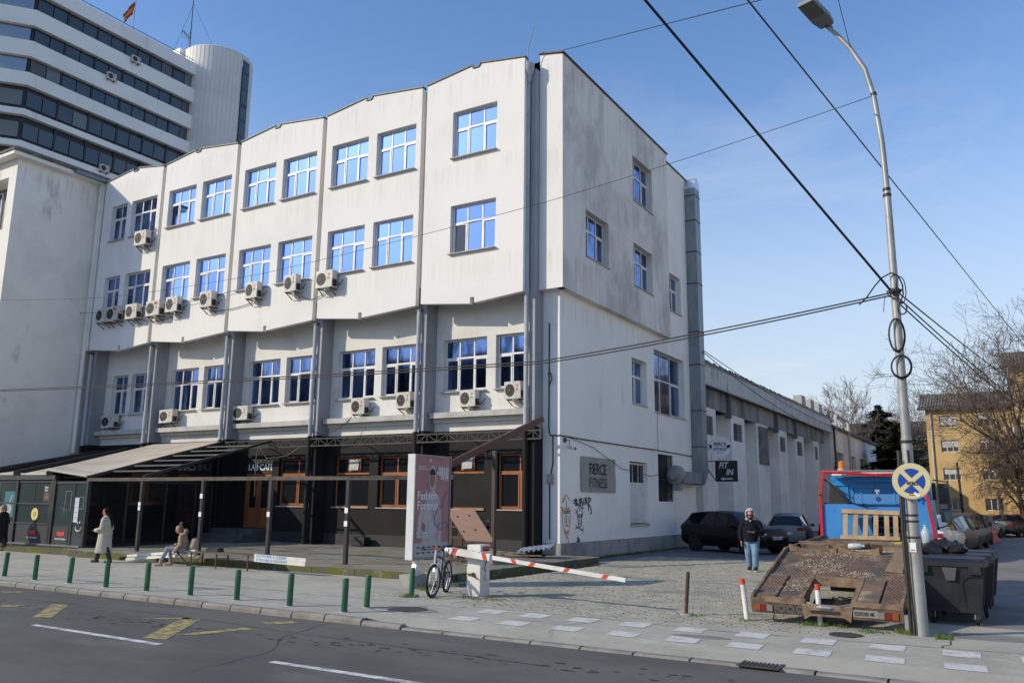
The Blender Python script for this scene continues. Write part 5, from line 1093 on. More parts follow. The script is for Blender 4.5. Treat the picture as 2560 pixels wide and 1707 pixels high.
for y in (37.5,40.5,43.5): MB().box(-.6,y,9.0,.0,y+1.3,9.75).obj('roof_unit', mat('roof_unit', (.4,.4,.39), .7), wh)
ax = thing('annex', 'low grey annex with tall windows beyond the far end of the warehouse', 'building', (0,0,0))
b = MB(); holed(b, FRX(-.2), 48.6, 74, 0, 8.3, [(51,54.5,2.5,6.4),(57,60.5,2.5,6.4),(63,66.5,2.5,6.4),(69,72,2.5,6.4)], .3); b.poly([(-.2,48.6,0),(-20,48.6,0),(-20,48.6,8.3),(-.2,48.6,8.3)]).poly([(-.2,74,0),(-20,74,0),(-20,74,8.3),(-.2,74,8.3)]); b.obj('wall', wgrey, ax)
for a in (51,57,63,69): window(ax, -.45, a, 2.5, 3.4, 3.9, 3, .6, rz=R_(90), glass=mat('annex_glass', (.18,.17,.15), .2), sill=False)
MB().box(-20,48.5,8.3,.1,74.1,8.5).obj('roof', mat('roof_grey', (.14,.135,.13), .9), ax)
b = MB().tube([(.05,50,8.2),(.05,50,9.4),(.05,56,9.4),(.05,56,0)],.13,6); b.obj('flue_pipe', conc_pale, ax); MB().cyl((.0,49.3,0),(.0,49.3,8.3),.1,n=6).obj('downpipe', dark_steel, ax)
for z, y in ((4.6,49.6),(3.6,55.5)): dup(ac0, (.25,y,z), (0,0,R_(90)), 'air conditioner on the annex wall %s' % ('close to the warehouse end' if y < 52 else 'between its tall windows'))['group'] = 'air conditioners on the annex'
# hanging signs
t = thing('round_sign', 'round white hanging sign lettered FIERCE FITNESS above the black arrow sign', 'sign', (.82,14.98,4.60)); t.rotation_euler = (0,0,R_(14)); t.scale = (.92,.92,.92)
MB().lathe([(.56,-.08),(.56,.08)], 36, axis='y').obj('disc', mat('sign_white', (.78,.78,.78), .5), t)
text('FIERCE', .26, print_dark, t, (0,-.084,.06), UPR, .002, .006, .8, align='CENTER'); text('FITNESS', .23, print_dark, t, (0,-.084,-.18), UPR, .002, .004, .8, align='CENTER'); text('since 2020', .08, print_dark, t, (0,-.084,-.32), UPR, .001, 0, 1, shear=.3, align='CENTER')
for s_ in (-1,1):
    MB().box(s_*.43-.09,-.086,-.07,s_*.43+.02,-.08,.09).obj('fist_emblem', print_dark, t); MB().box(s_*.48-.05,-.086,-.03,s_*.48+.05,-.08,.12).obj('fist_emblem', print_dark, t)
[MB().beam((-.54,0,z_),(-.75,0,z_),.04).obj('bracket', dark_steel, t) for z_ in (-.12,.12)]; MB().beam((-.72,0,-.3),(-.72,0,.3),.05).obj('bracket', dark_steel, t)
t = thing('arrow_sign', 'black square hanging sign lettered FIT IN with a white arrow pointing left', 'sign', (1.12,14.9,3.46)); t.rotation_euler = (0,0,R_(14)); t.scale = (.84,.84,.84)
MB().box(-.62,-.03,-.60,.62,.03,.58).obj('board', print_dark, t)
text('FIT', .46, mat('sign_lettering_white', (.62,.64,.66), .6), t, (-.42,-.034,.16), UPR, .002, .012, .8, shear=.25); text('IN', .46, mat('sign_lettering_white', (.62,.64,.66), .6), t, (-.03,-.034,-.22), UPR, .002, .012, .8, shear=.25)
MB().poly([(-.34,-.033,-.44),(-.16,-.033,-.36),(-.16,-.033,-.41),(.34,-.033,-.41),(.34,-.033,-.47),(-.16,-.033,-.47),(-.16,-.033,-.54)]).obj('arrow', mat('sign_lettering_white', (.62,.64,.66), .6), t)
MB().beam((-.62,0,.54),(-1.3,0,.54),.05).obj('arm', print_dark, t); MB().beam((-.6,0,-.56),(-1.25,0,.42),.05).obj('arm', print_dark, t); MB().box(-1.45,-.08,.4,-1.2,.08,.64).obj('bracket', print_dark, t)

# ------------------------------------------------------------------ tow truck
TX, TY = 10.30, -10.5
truck = thing('tow_truck', 'old flatbed tow truck with a rusty sloping ramp and blue cab back framed in red', 'truck', (TX,TY,0))
plate = mat('chequer_rust', (.19,.12,.08), .85, .05, c2=(.115,.095,.085), sc=2.2, lo=.45, hi=.62, c3=(.36,.28,.19), sc3=3.4, lo3=.48, hi3=.74, bump=.8, bsc=55, bst=(1,.45,1))
rail_m = mat('bed_rail', (.27,.18,.11), .8, .2, c2=(.11,.075,.05), sc=4, c3=(.30,.24,.17), sc3=6, lo3=.58, hi3=.72)
tblue = mat('truck_blue', (.035,.21,.56), .42, c2=(.045,.24,.58), sc=1.2, c3=(.03,.09,.2), sc3=5, lo3=.68, hi3=.75); tblue2 = mat('cab_blue', (.012,.24,.60), .35)
tred = mat('truck_red', (.55,.012,.015), .4, c2=(.42,.012,.012), sc=5)
hw = 1.165; RZf = lambda y: .355+(y/2.4)*.665      # ramp height
def slopebox(x0, x1, y0, y1, t0, t1, name, m=plate, f=RZf):
    b = MB(); b.v = [(x0,y0,f(y0)+t0),(x1,y0,f(y0)+t0),(x1,y1,f(y1)+t0),(x0,y1,f(y1)+t0),(x0,y0,f(y0)+t1),(x1,y0,f(y0)+t1),(x1,y1,f(y1)+t1),(x0,y1,f(y1)+t1)]
    b.f = [(0,3,2,1),(4,5,6,7),(0,1,5,4),(1,2,6,5),(2,3,7,6),(3,0,4,7)]; b.m = [0]*6; return b.obj(name, m, truck)
FL = lambda y: 1.02+(y-2.4)*.038
def bedbox(x0, x1, y0, y1, t0, t1, name, m=plate): return slopebox(x0,x1,y0,y1,t0,t1,name,m,FL)
for y0, y1 in ((1.12,1.72),(1.73,2.42)): slopebox(-hw+.04,hw-.04,y0,y1,-.05,.0,'ramp_plate')
for x0, x1, up in ((-1.12,-.78,.03),(-.76,-.42,.0),(.48,.80,.03),(.82,1.12,.0)): slopebox(x0,x1,.10,1.11,-.05,up,'ramp_plate')
for x0 in (-.41,.40): slopebox(x0,x0+.075,.10,1.11,-.12,.04,'ramp_edge',rail_m)
slopebox(-.335,.40,1.02,1.11,-.10,.03,'ramp_edge',rail_m); slopebox(-.335,.40,.22,1.02,-.34,-.30,'ramp_floor',black_metal)
MB().tube([(.14+.14*math.cos(a), .55+.05*a, .38+.02*math.sin(a*3)) for a in [k*.5 for k in range(18)]],.012,5).obj('rope_loop', wire_m, truck); MB().tube([(-.33+.365*k/5*2, .12-.10*math.sin(math.pi*k/5)*0+.16*math.sin(math.pi*k/5)*-.9, .34-.05*math.sin(math.pi*k/5)) for k in range(6)],.04,6).obj('tow_lip', mat('worn_steel', (.22,.22,.23), .5, .5), truck)
for s_ in (-1,1):
    x0, x1 = (hw-.045,hw) if s_ > 0 else (-hw,-hw+.045)
    slopebox(x0,x1,0,2.42,-.13,.06,'side_rail',rail_m); bedbox(x0,x1,2.42,6.2,-.13,.07,'side_rail',rail_m)
bedbox(-hw+.045,hw-.045,2.42,6.2,-.05,.0,'bed_plate',mat('bed_dusty', (.22,.17,.12), .9, .1, c2=(.10,.085,.075), sc=1.6, c3=(.36,.30,.20), sc3=2.4, lo3=.54, hi3=.68, bump=.6, bsc=50))
for s_, x0, x1 in ((-1,-hw,-.30),(1,.40,hw)):
    MB().prism([(x0,-.02,.34),(x1,-.02,.31 if s_ < 0 else .33),(x1,.10,.37),(x0,.10,.37)], (0,0,.035)).obj('rear_lip', rail_m, truck)
    MB().box(x0+.02,-.01,.15,x1,.05,.335).obj('rear_beam', mat('rear_beam_dirty', (.12,.085,.06), .85, c2=(.05,.04,.035), sc=5), truck)
MB().prism([(-.34,-.03,.34),(.44,-.03,.34),(.40,-.03,.10),(.30,-.03,.16),(-.2,-.03,.16),(-.30,-.03,.10)], (0,.07,0)).obj('tow_bracket', rail_m, truck); MB().box(-.2,-.035,.2,.25,-.028,.25).obj('slot', print_dark, truck)
for x0, order in ((-1.10,0),(.80,1)):
    l = link('tail_light', None, truck, (x0,-.018,.185))
    w3 = .1
    for k in range(3): MB().box(k*w3,-.012,0,(k+1)*w3-.006,.012,.10).obj('lens', [mat('lens_amber', (.26,.06,.012), .3), mat('lens_red', (.16,.012,.01), .3), mat('lens_clear', (.2,.17,.15), .35)][k if order == 0 else 2-k], l)
for k, s_ in enumerate(('90','80','70')):
    o = MB().lathe([(.062,-.003),(.062,.003)], 16, (-.66+.145*k,-.014,.24), axis='y').obj('speed_disc', mat('disc_grey', (.09,.085,.08), .7), truck); text(s_, .075, print_dark, truck, (-.70+.145*k,-.019,.215), UPR, .001, .002, .9)
MB().box(.44,-.02,.19,.80,-.012,.30).obj('licence_plate', mat('plate_dirty', (.24,.23,.21), .6), truck); text('0200380 MI', .085, print_dark, truck, (.455,-.022,.215), UPR, .001, .002, .72)
tb_ = MB()
for x0, x1, y0, y1, up in ((-1.11,1.11,1.14,2.40,.0),(-1.10,-.79,.12,1.09,.03),(-.75,-.43,.12,1.09,0),(.49,.79,.12,1.09,0),(.83,1.11,.12,1.09,.03)):
    yy = y0; k_ = 0
    while yy < y1:
        xx = x0+(.03 if k_ % 2 else .0)
        while xx < x1:
            if rnd.random() < .86: z_ = RZf(yy)+up; tb_.prism([(xx,yy,z_),(xx+.012,yy-.02,z_),(xx+.024,yy,z_),(xx+.012,yy+.02,z_)], (0,0,.008))
            xx += .06
        yy += .05; k_ += 1
o = tb_.obj('tread', mat('tread_worn', (.16,.13,.115), .6, .3, c2=(.10,.085,.08), sc=4), truck); o['kind'] = 'stuff'
# wheel stops and boards on the bed
wood_p = mat('dusty_board', (.24,.17,.11), .9, c2=(.16,.115,.08), sc=3, st=(3,.5,1))
for x, y, r in ((-.72,2.62,6),(.18,2.55,-2)):
    b = MB(); n = 8
    pr = [(-.36,0)] + [(-.36+.72*k/n, .13-.11*math.sin(math.pi*k/n)) for k in range(n+1)] + [(.36,0)]
    b.prism([(p[0],0,p[1]) for p in pr], (0,.34,0)); b.obj('wheel_cradle', rail_m, truck, loc=(x,y-.1,FL(y)+.0), rot=(0,0,R_(r)))
for x, y, w, d, r in ((-.28,2.75,.24,.4,-15),(-.85,3.6,.5,.5,20),(-.1,3.7,.5,.35,-25),(.75,3.5,.45,.45,-30),(.4,3.9,.5,.3,20),(-.45,4.4,.6,.3,10)):
    MB().mbox(stack(T_(x,y,FL(y)+.05),RZ(r),RX(6)),w,d,.07).obj('board_piece', rail_m, truck)
MB().prism([(.74,1.55,RZf(1.55)+.01),(1.02,1.5,RZf(1.5)+.01),(1.02,2.9,FL(2.9)+.06),(.80,2.9,FL(2.9)+.06)], (0,0,.04)).obj('plank', wood_p, truck)
# sand and gravel patches heaped on the bed
b = MB(); gr_ = []
for cx_, cy_, rx_, ry_, n in ((-.35,1.7,.45,.4,260),(.3,1.35,.3,.15,120),(-.35,3.3,.3,.2,160),(.35,3.1,.4,.2,160),(-.6,.7,.25,.3,90),(.65,.7,.2,.35,90),(0,2.3,.7,.2,120)):
    for k in range(n):
        a = rnd.uniform(0,6.28); q = rnd.random()**.6; x, y = cx_+rx_*q*math.cos(a), cy_+ry_*q*math.sin(a); z = (RZf(y) if y < 2.4 else FL(y)); s_ = rnd.uniform(.006,.02)
        i = len(b.v); b.v += [(x-s_,y-s_,z),(x+s_,y-s_,z),(x,y+s_,z),(x,y,z+s_*1.1)]; b.f += [(i,i+1,i+3),(i+1,i+2,i+3),(i+2,i,i+3)]; b.m += [0]*3
o = b.obj('gravel', mat('wood_chips', (.36,.30,.20), .95, c2=(.22,.19,.15), sc=20), truck); o['kind'] = 'stuff'
# headboard, cab
HB = 6.25
b = MB(); holed(b, lambda u, z, d: (u, HB+d, z), -hw, 1.12, 1.14, 1.93, [(-.1,.52,1.16,1.66)], .04); b.poly([(-hw,HB+.04,1.93),(1.12,HB+.04,1.93),(1.12,HB,1.93),(-hw,HB,1.93)]); b.obj('headboard', tblue, truck)
MB().box(-.3,HB+.3,.7,.7,HB+.34,1.9).obj('engine_bay', print_dark, truck)
for z in (1.25,1.4,1.55): MB().box(-.05,HB+.2,z,.45,HB+.24,z+.05).obj('hose_rail', mat('engine_blue', (.03,.1,.2), .6), truck)
cb = 6.95
cab = link('cab', None, truck, (-.05,cb,0))
b = MB().prism([(-1.06,0,.75),(1.06,0,.75),(1.08,0,1.8),(1.0,0,2.58),(-1.0,0,2.58),(-1.08,0,1.8)], (0,1.75,0)); b.obj('cab_shell', tblue2, cab)
MB().prism([(-.98,-.02,2.6),(.98,-.02,2.6),(.9,1.6,2.74),(-.9,1.6,2.74)], (0,0,.04)).box(-.75,-.1,2.57,1.0,.12,2.68).obj('roof_fairing', mat('fairing_white', (.68,.69,.70), .4), cab)
for x0,x1,z0,z1 in ((-.95,-.62,1.5,2.4),(-.55,.4,1.75,2.35),(.5,.95,1.5,2.4)): 
    MB().box(x0,-.035,z0,x1,-.0,z0+.04).box(x0,-.035,z1-.04,x1,0,z1).box(x0,-.035,z0+.04,x0+.04,0,z1-.04).box(x1-.04,-.035,z0+.04,x1,0,z1-.04).obj('rib', tblue2, cab)
MB().box(-.45,-.03,2.0,.3,0,2.03).box(-.5,-.12,2.44,.95,0,2.55).obj('rib', tblue2, cab)
for x0, x1, nm in ((-1.16,-1.08,'left'),(1.08,1.16,'right')):
    MB().box(x0,1.0,2.05,x1,1.12,2.45).obj('door_pillar', black_metal, cab)
# red tube frame round the headboard
MB().beam((-hw-.02,HB-.03,1.14),(-hw-.01,HB-.03,2.15),.06).beam((-hw-.01,HB-.03,2.12),(-1.09,HB-.03,2.66),.06).obj('red_frame', tred, truck); MB().beam((hw+.02,HB-.03,1.14),(hw-.13,HB-.03,2.3),.06).obj('red_frame', tred, truck); MB().beam((hw-.13,HB-.03,2.28),(hw-.20,HB-.03,2.62),.06).obj('red_frame', tred, truck)
MB().tube([(-1.12,HB-.03,2.66),(-.6,HB-.03,2.64),(0,HB-.03,2.59),(.5,HB-.03,2.60),(.98,HB-.03,2.64)],.035,6).obj('red_frame', tred, truck)
MB().box(-1.14,HB-.01,2.67,.98,HB+.5,2.70).obj('canopy', mat('canopy_grey', (.18,.18,.18), .6), truck)
MB().beam((-1.1,HB-.0,2.5),(-.28,HB-.0,1.93),.03).beam((1.05,HB,2.5),(.5,HB,1.93),.03).obj('strut', black_metal, truck)
MB().box(-1.12,HB+.06,1.93,-.62,HB+.62,1.96).prism([(-1.1,HB+.55,1.95),(-.62,HB+.55,1.95),(-1.05,HB+.55,2.45)],(0,.02,0)).obj('dark_gap', black_metal, truck)
lb = MB().box(-.42,HB-.10,1.95,.56,HB+.06,2.16).obj('light_bar', mat('light_bar_blue', (.06,.20,.45), .5), truck)
MB().lathe([(.05,-.004),(.05,.004)],14,(.08,HB-.106,2.05),axis='y').obj('lens', print_dark, lb); MB().lathe([(.03,-.002),(.03,.002)],12,(.08,HB-.112,2.05),axis='y').obj('lens', mat('lens_blue', (.02,.08,.3), .3), lb)
for x in (-.28,.42): MB().box(x-.015,HB-.11,1.93,x+.015,HB+.0,2.19).obj('clip', tblue, lb)
MB().cyl((.06,HB-.02,2.16),(.06,HB-.02,2.22),.03,n=8).box(.01,HB-.05,2.21,.11,HB+.01,2.26).obj('lamp', mat('lamp_chrome', (.5,.5,.48), .3, .6), lb)
MB().tube([(.0,HB-.04,2.6),(.02,HB-.05,2.3),(-.1,HB-.06,2.05),(-.3,HB-.06,1.9)],.008,4).tube([(-1.05,HB-.04,2.5),(-.6,HB-.06,2.0),(-.2,HB-.06,1.88),(.0,HB-.05,1.9)],.01,4).obj('cable', wire_m, truck)
bc = link('beacon', None, truck, (-.72,HB+.25,2.7)); MB().cyl((0,0,0),(0,0,.05),.09,n=14).obj('base', conc_pale, bc, 40); MB().lathe([(.065,.05),(.07,.12),(.06,.21),(.0,.235)],14).obj('dome', mat('beacon_amber', (.75,.20,.01), .2, emit=None), bc, 50)
for x in (1.32,):
    m_ = link('mirror', None, truck, (x,7.3,0)); MB().box(-.1,-.05,1.95,.12,.05,2.42).box(-.08,-.05,1.55,.12,.04,1.85).obj('mirror_case', plastic_black, m_, 0); MB().box(-.09,-.056,1.57,.11,-.051,1.83).obj('glass', mat('mirror_glass', (.05,.09,.11), .05, .3), m_); MB().beam((-.2,.02,1.4),(.1,.02,1.5),.03).beam((.1,.02,1.5),(.1,.02,2.5),.03).beam((-.2,.02,2.5),(.1,.02,2.45),.03).obj('arm', black_metal, m_)
MB().box(-.4,2.7,.32,.4,8.4,.75).obj('chassis', black_metal, truck); MB().box(-1.05,2.6,.5,1.05,6.1,.95).obj('subframe', black_metal, truck)
for x in (-.95,.95):
    for y in (2.6,7.7):
        w = link('wheel', None, truck, (x,y,.40)); MB().lathe([(.26,-.14),(.38,-.13),(.40,-.08),(.40,.08),(.38,.13),(.26,.14)],20,axis='x').obj('tyre', rubber, w, 40); MB().lathe([(.25,-.145),(.22,-.12),(.1,-.1)],14,axis='x').obj('rim', dark_steel, w, 40)
MB().tube([(-.78,-.02,.14),(-.8,-.04,.08),(-.7,-.05,.03),(-.68,-.04,.08)],.012,5).obj('chain', wire_m, truck)
# things lying on the truck
pl = thing('pallet', 'pale wooden pallet frame leaning against the blue headboard of the tow truck', 'pallet', (TX-.1,TY+5.72,FL(5.72)+.03)); pl.rotation_euler = (R_(-24),0,0)
pw = mat('pallet_wood', (.40,.29,.17), .85, c2=(.30,.21,.125), sc=3, st=(1,1,.3))
for k, x in enumerate((-.5,-.3,-.09,.13,.36,.54)): MB().box(x-.05,0,0,x+.05,.03,.60).obj('slat', pw, pl, rot=(0,R_(rnd.uniform(-1.5,1.5)),0))
MB().box(-.6,-.03,.58,.6,.06,.68).obj('rail', pw, pl, rot=(0,R_(1.5),0)); MB().box(-.6,-.03,-.02,.62,.06,.07).obj('rail', pw, pl)
def bottle(label, x, y, z, h, cm, capm, s=1):
    t = thing('water_bottle', label, 'bottle', (x,y,z)); MB().lathe([(.09*s,0),(.10*s,.02),(.10*s,h*.62),(.07*s,h*.78),(.035*s,h*.9),(.035*s,h)],14).obj('body', cm, t, 45); MB().cyl((0,0,h),(0,0,h*1.07),.045*s,n=10).obj('cap', capm, t, 40)
clearp = mat('clear_plastic', (.36,.36,.33), .15, c2=(.2,.17,.12), sc=6)
bottle('big clear plastic bottle with a red cap standing on the truck bed', TX+.78, TY+5.4, FL(5.4), .34, clearp, orange_red, 1.1); bottle('clear bottle with pale blue top partly hidden by the street lamp', TX+1.05, TY+5.5, FL(5.5), .36, mat('clear_blue', (.40,.48,.52), .15), mat('cap_blue', (.3,.45,.6), .4))
t = thing('basin', 'flat blue plastic lid lying on the truck bed beside the big bottle', 'lid', (TX+.88,TY+4.6,FL(4.6)+.02)); MB().lathe([(.17,0),(.19,.05),(.0,.055)],18).obj('dish', mat('dish_blue', (.03,.12,.36), .4), t, 40)
t = thing('strap', 'coiled yellow strap lying on the truck bed', 'strap', (TX+.62,TY+4.7,FL(4.7)+.02)); MB().tube([(.14*math.cos(a),.12*math.sin(a),.02) for a in [k*.4 for k in range(16)]],.025,6,closed=True).obj('loop', mat('strap_yellow', (.62,.50,.03), .5), t, 50)
t = thing('plastic_bottle', 'empty crumpled clear bottle lying between the boards on the truck bed', 'bottle', (TX+.0,TY+3.35,FL(3.35)+.06)); MB().tube([(-.14,0,0),(-.1,0,0),(.06,.02,.01),(.1,.03,.01),(.15,.03,.01)],[.05,.06,.055,.025,.022],10).obj('body', mat('clear_pale', (.6,.62,.6), .2), t, 50)
t = thing('paper_cup', 'orange and white paper cup on the ground between truck and street lamp', 'cup', (11.55,-10.42,.29)); t.rotation_euler = (R_(25),R_(30),0); MB().lathe([(.045,0),(.06,.12),(.0,.125)],14).obj('cup', mat('cup_orange', (.55,.08,.02), .5), t, 40); MB().lathe([(.062,.12),(.064,.135),(.05,.14)],14).obj('rim', print_white, t, 40)
t = thing('concrete_block', 'small concrete block at the foot of the street lamp', 'block', (11.56,-10.42,0)); MB().box(-.09,-.1,0,.09,.1,.27).obj('block', concrete, t)

# ------------------------------------------------------------------ rubbish containers
binm = mat('bin_grey', (.012,.0125,.014), .5, c2=(.022,.023,.025), sc=3, c3=(.06,.06,.06), sc3=6, lo3=.7, hi3=.75)
bin_ = thing('rubbish_container', 'front dark grey wheeled rubbish container beside the street lamp', 'rubbish container', (12.03,-8.45,0), 0, 'rubbish containers beside the lamp')
b = MB(); w0,w1,d0,d1,z0,z1 = .40,.50,.36,.44,.2,1.0
b.v = [(-w0,-d0,z0),(w0,-d0,z0),(w0,d0,z0),(-w0,d0,z0),(-w1,-d1,z1),(w1,-d1,z1),(w1,d1,z1),(-w1,d1,z1)]; b.f = [(0,3,2,1),(0,1,5,4),(1,2,6,5),(2,3,7,6),(3,0,4,7)]; b.m = [0]*5; b.obj('body', binm, bin_)
b = MB().box(-w1-.03,-d1-.03,.98,w1+.03,d1+.03,1.05); b.obj('rim', binm, bin_); 
b = MB().prism([(-w1,-d1,1.05),(-w1,d1,1.05),(-w1,d1-.05,1.12),(-w1,-d1+.1,1.11)], (2*w1,0,0)); b.obj('lid', binm, bin_)
for x in (-.42,.36): MB().box(x-.09,-d1-.06,.86,x+.09,-d1-.02,.99).box(x-.06,-d1-.065,.89,x+.06,-d1-.058,.96).obj('lug', plastic_black, bin_)
MB().prism([(-.12,-d1-.0,.96),(.1,-d1-.0,.96),(.06,-d1+.02,.74),(-.07,-d1+.02,.74)], (0,-.05,0)).obj('handle', mat('bin_handle', (.10,.10,.105), .3), bin_); MB().tube([(.16,-.41,.3),(.16,-.43,.72),(.22,-.44,.8),(.42,-.44,.82)],.008,5).obj('rib', binm, bin_)
for k in range(4): MB().prism([(.415+.0,-.25+.17*k,.24),(.425,-.25+.17*k,.24),(.52,-.25+.17*k,.96),(.50,-.25+.17*k,.96)], (0,.03,0)).obj('rib', binm, bin_)
for x in (-.32,.34):
    for y in (-.33,.3):
        c_ = link('caster', None, bin_, (x,y,0)); MB().lathe([(.05,-.03),(.10,-.026),(.10,.026),(.05,.03)],18,(0,0,.10),axis='x').obj('wheel', rubber, c_, 40); MB().beam((-.035,0,.09),(-.035,.03,.2),.02).beam((.035,0,.09),(.035,.03,.2),.02).box(-.05,0,.19,.05,.07,.21).obj('fork', galv, c_)
bin_.scale = (1,1,.945)
dup(bin_, (12.10,-7.35,.01), (0,0,R_(3)), 'second dark grey rubbish container, directly behind the front one'); dup(bin_, (12.12,-5.7,0), (0,0,R_(-2)), 'rearmost dark grey rubbish container of the three behind the lamp')
for k, (x, y, z, r) in enumerate(((11.66,-7.45,1.12,.17),(11.85,-7.15,1.16,.19),(12.05,-7.35,1.15,.16))):
    t = thing('rubbish_bag', ['black rubbish bag at the left end of the second container lid','black rubbish bag heaped in the middle of the second container','black rubbish bag furthest right on the second container'][k], 'rubbish bag', (x,y,z), 0, 'black rubbish bags on the containers')
    b = MB().ball((0,0,0),r,12,8,sc=(1.1,.9,.75)); b.v = [tuple(Vector(p)*(1+rnd.uniform(-.13,.13))) for p in b.v]; b.ball((0,0,r*.75),r*.25,8,5); b.obj('bag', mat('bag_black', (.014,.014,.015), .25), t, 25)

# ------------------------------------------------------------------ cars
glass_car = mat('car_glass', (.006,.009,.012), .04, spec=.45)
chrome = mat('chrome', (.6,.6,.6), .15, .9); lens_red = mat('tail_red', (.20,.008,.01), .2); lens_head = mat('head_lens', (.42,.44,.46), .1, .3)
SHAPES = {  # fractions of length: (t, zbelt, ztop, wlow, wbelt, wtop); front at t=0
 'suv': [(0,.46,.50,.72,.74,.60),(.03,.56,.60,.90,.88,.75),(.12,.60,.63,.98,.95,.80),(.24,.63,.67,1,.97,.82),(.265,.64,.69,1,.97,.80),(.40,.655,.955,1,.98,.70),(.42,.655,.965,1,.98,.71),(.55,.66,1.0,1,.98,.72),(.57,.66,1.0,1,.98,.72),(.74,.68,.985,1,.98,.71),(.77,.69,.98,1,.98,.70),(.90,.70,.95,.98,.95,.66),(.985,.66,.70,.95,.92,.80),(1.0,.50,.54,.86,.84,.70)],
 'hatch': [(0,.42,.46,.74,.74,.60),(.03,.52,.56,.90,.88,.75),(.12,.58,.62,.98,.95,.80),(.22,.62,.66,1,.96,.82),(.245,.63,.68,1,.97,.80),(.40,.65,.95,1,.98,.70),(.42,.65,.96,1,.98,.71),(.56,.66,1.0,1,.98,.72),(.58,.66,1.0,1,.98,.72),(.76,.67,.98,1,.98,.71),(.79,.68,.97,1,.98,.70),(.93,.69,.92,.98,.95,.66),(.99,.62,.66,.95,.92,.80),(1.0,.48,.52,.88,.86,.72)],
 'sedan': [(0,.42,.46,.74,.74,.60),(.03,.52,.56,.90,.88,.75),(.12,.60,.63,.98,.95,.80),(.25,.65,.68,1,.96,.82),(.275,.66,.70,1,.97,.80),(.40,.67,.96,1,.98,.70),(.42,.67,.97,1,.98,.71),(.53,.675,1.0,1,.98,.72),(.55,.675,1.0,1,.98,.72),(.68,.69,.97,1,.98,.71),(.70,.69,.96,1,.98,.70),(.82,.70,.73,1,.97,.82),(.975,.69,.72,.95,.92,.80),(1.0,.50,.54,.88,.86,.72)]}
PANES = {'suv': ((4,5),[(5,6,0),(6,7,1),(8,9,1),(10,11,1)],(11,12)), 'hatch': ((4,5),[(6,7,1),(8,9,1),(10,11,1)],(11,12)), 'sedan': ((4,5),[(6,7,1),(8,9,1)],(10,11))}
def car(label, shape, x, y, rz, L, Wd, H, paint, group=None, plate_txt=None, tail=True, cat='car'):
    """root at the middle of the rear axle end: local +Y runs forward, origin on the ground below the middle of the car"""
    t = thing('parked_car', label, cat, (x,y,0), R_(rz), group or 'parked cars')
    st = SHAPES[shape]; zl = .16*H/1.5+.06
    rings = []
    for (f, zb, zt, wl, wb, wt) in st:
        yy = L/2 - f*L; hw_ = Wd/2; zb *= H; zt *= H; zs = zl if .05 < f < .95 else zl+.12
        half = [(wl*hw_*.92,zs),(wl*hw_,zs+.12),(wl*hw_*1.0,(zs+zb)*.52),(wb*hw_,zb-.05),(wb*hw_*.97,zb),(wt*hw_,zt-.035),(wt*hw_*.86,zt),(wt*hw_*.4,zt+.018)]
        rings.append([(hx,yy,hz) for hx,hz in half]+[(-hx,yy,hz) for hx,hz in reversed(half)])
    b = MB(); g = {'windscreen': MB(), 'side_window': MB(), 'rear_window': MB()}
    n = len(rings[0]); fr, sides, rr_ = PANES[shape]; sidep = {(a,c) for a,c,k in sides if k}
    for i in range(len(rings)-1):
        for q in range(n):
            A, Bq = rings[i][q], rings[i][(q+1)%n]; C_, D = rings[i+1][(q+1)%n], rings[i+1][q]
            tgt = b
            top = q in (5,6,7,8,9)
            if (i,i+1) == fr and top: tgt = g['windscreen']
            elif (i,i+1) == rr_ and top: tgt = g['rear_window']
            elif (i,i+1) in sidep and q in (4,10):
                tgt = None; s_ = MB(); s_.poly([A,Bq,C_,D]); s_.obj('side_window', glass_car, t, 30)
            if tgt is not None: tgt.poly([A,Bq,C_,D])
    b.poly(rings[0]); b.poly(rings[-1])
    b.v = [tuple(p) for p in b.v]
    # merge doubles for smooth shading
    me = b.mesh('body', paint); bm = bmesh.new(); bm.from_mesh(me); bmesh.ops.remove_doubles(bm, verts=bm.verts, dist=.001); bmesh.ops.recalc_face_normals(bm, faces=bm.faces); bm.to_mesh(me); bm.free()
    me.polygons.foreach_set('use_smooth', [True]*len(me.polygons)); me.set_sharp_from_angle(angle=R_(38)); link('body', me, t)
    for k, m_ in g.items():
        if m_.f and k != 'side_window': m_.obj(k, glass_car, t, 30)
    r = H*.205 if shape != 'suv' else H*.2
    for sx in (-1,1):
        for f in (.19,.80):
            w = link('wheel', None, t, (sx*(Wd/2-.085), L/2-f*L, r)); MB().lathe([(r*.66,-.10),(r*.95,-.10),(r,-.06),(r,.06),(r*.95,.10),(r*.66,.10)],18,axis='x').obj('tyre', rubber, w, 40)
            q = MB().lathe([(r*.66,-.085*1),(r*.6,-.06),(r*.2,-.07),(r*.2,.07),(r*.6,.06),(r*.66,.085)],16,axis='x')
            for k in range(5): a = k*2*math.pi/5; q.beam((sx*.085,0,0),(sx*.085,r*.6*math.cos(a),r*.6*math.sin(a)),.03,.02)
            q.obj('rim', mat('alloy', (.22,.22,.23), .35, .7), w, 30)
            MB().lathe([(r*1.2,-.02),(r*1.2,.02)],20,(sx*(Wd/2-.03)-sx*(Wd/2-.085),0,.02),axis='x').obj('wheel_arch', rubber, w)
    zb = .6*H
    for sx in (-1,1):
        MB().ball((sx*Wd*.36,L/2-.16,.47*H),.15,10,6,sc=(1.25,1.1,.55)).obj('headlight', lens_head, t, 50)
        MB().box(sx*Wd*.36-.16,-L/2-.012,.53*H,sx*Wd*.36+.16,-L/2+.15,.62*H).obj('tail_light', lens_red, t)
        MB().ball((sx*(Wd/2+.07),L*.17,.66*H),.1,8,6,sc=(1.0,.7,.75)).obj('mirror', paint, t, 50)
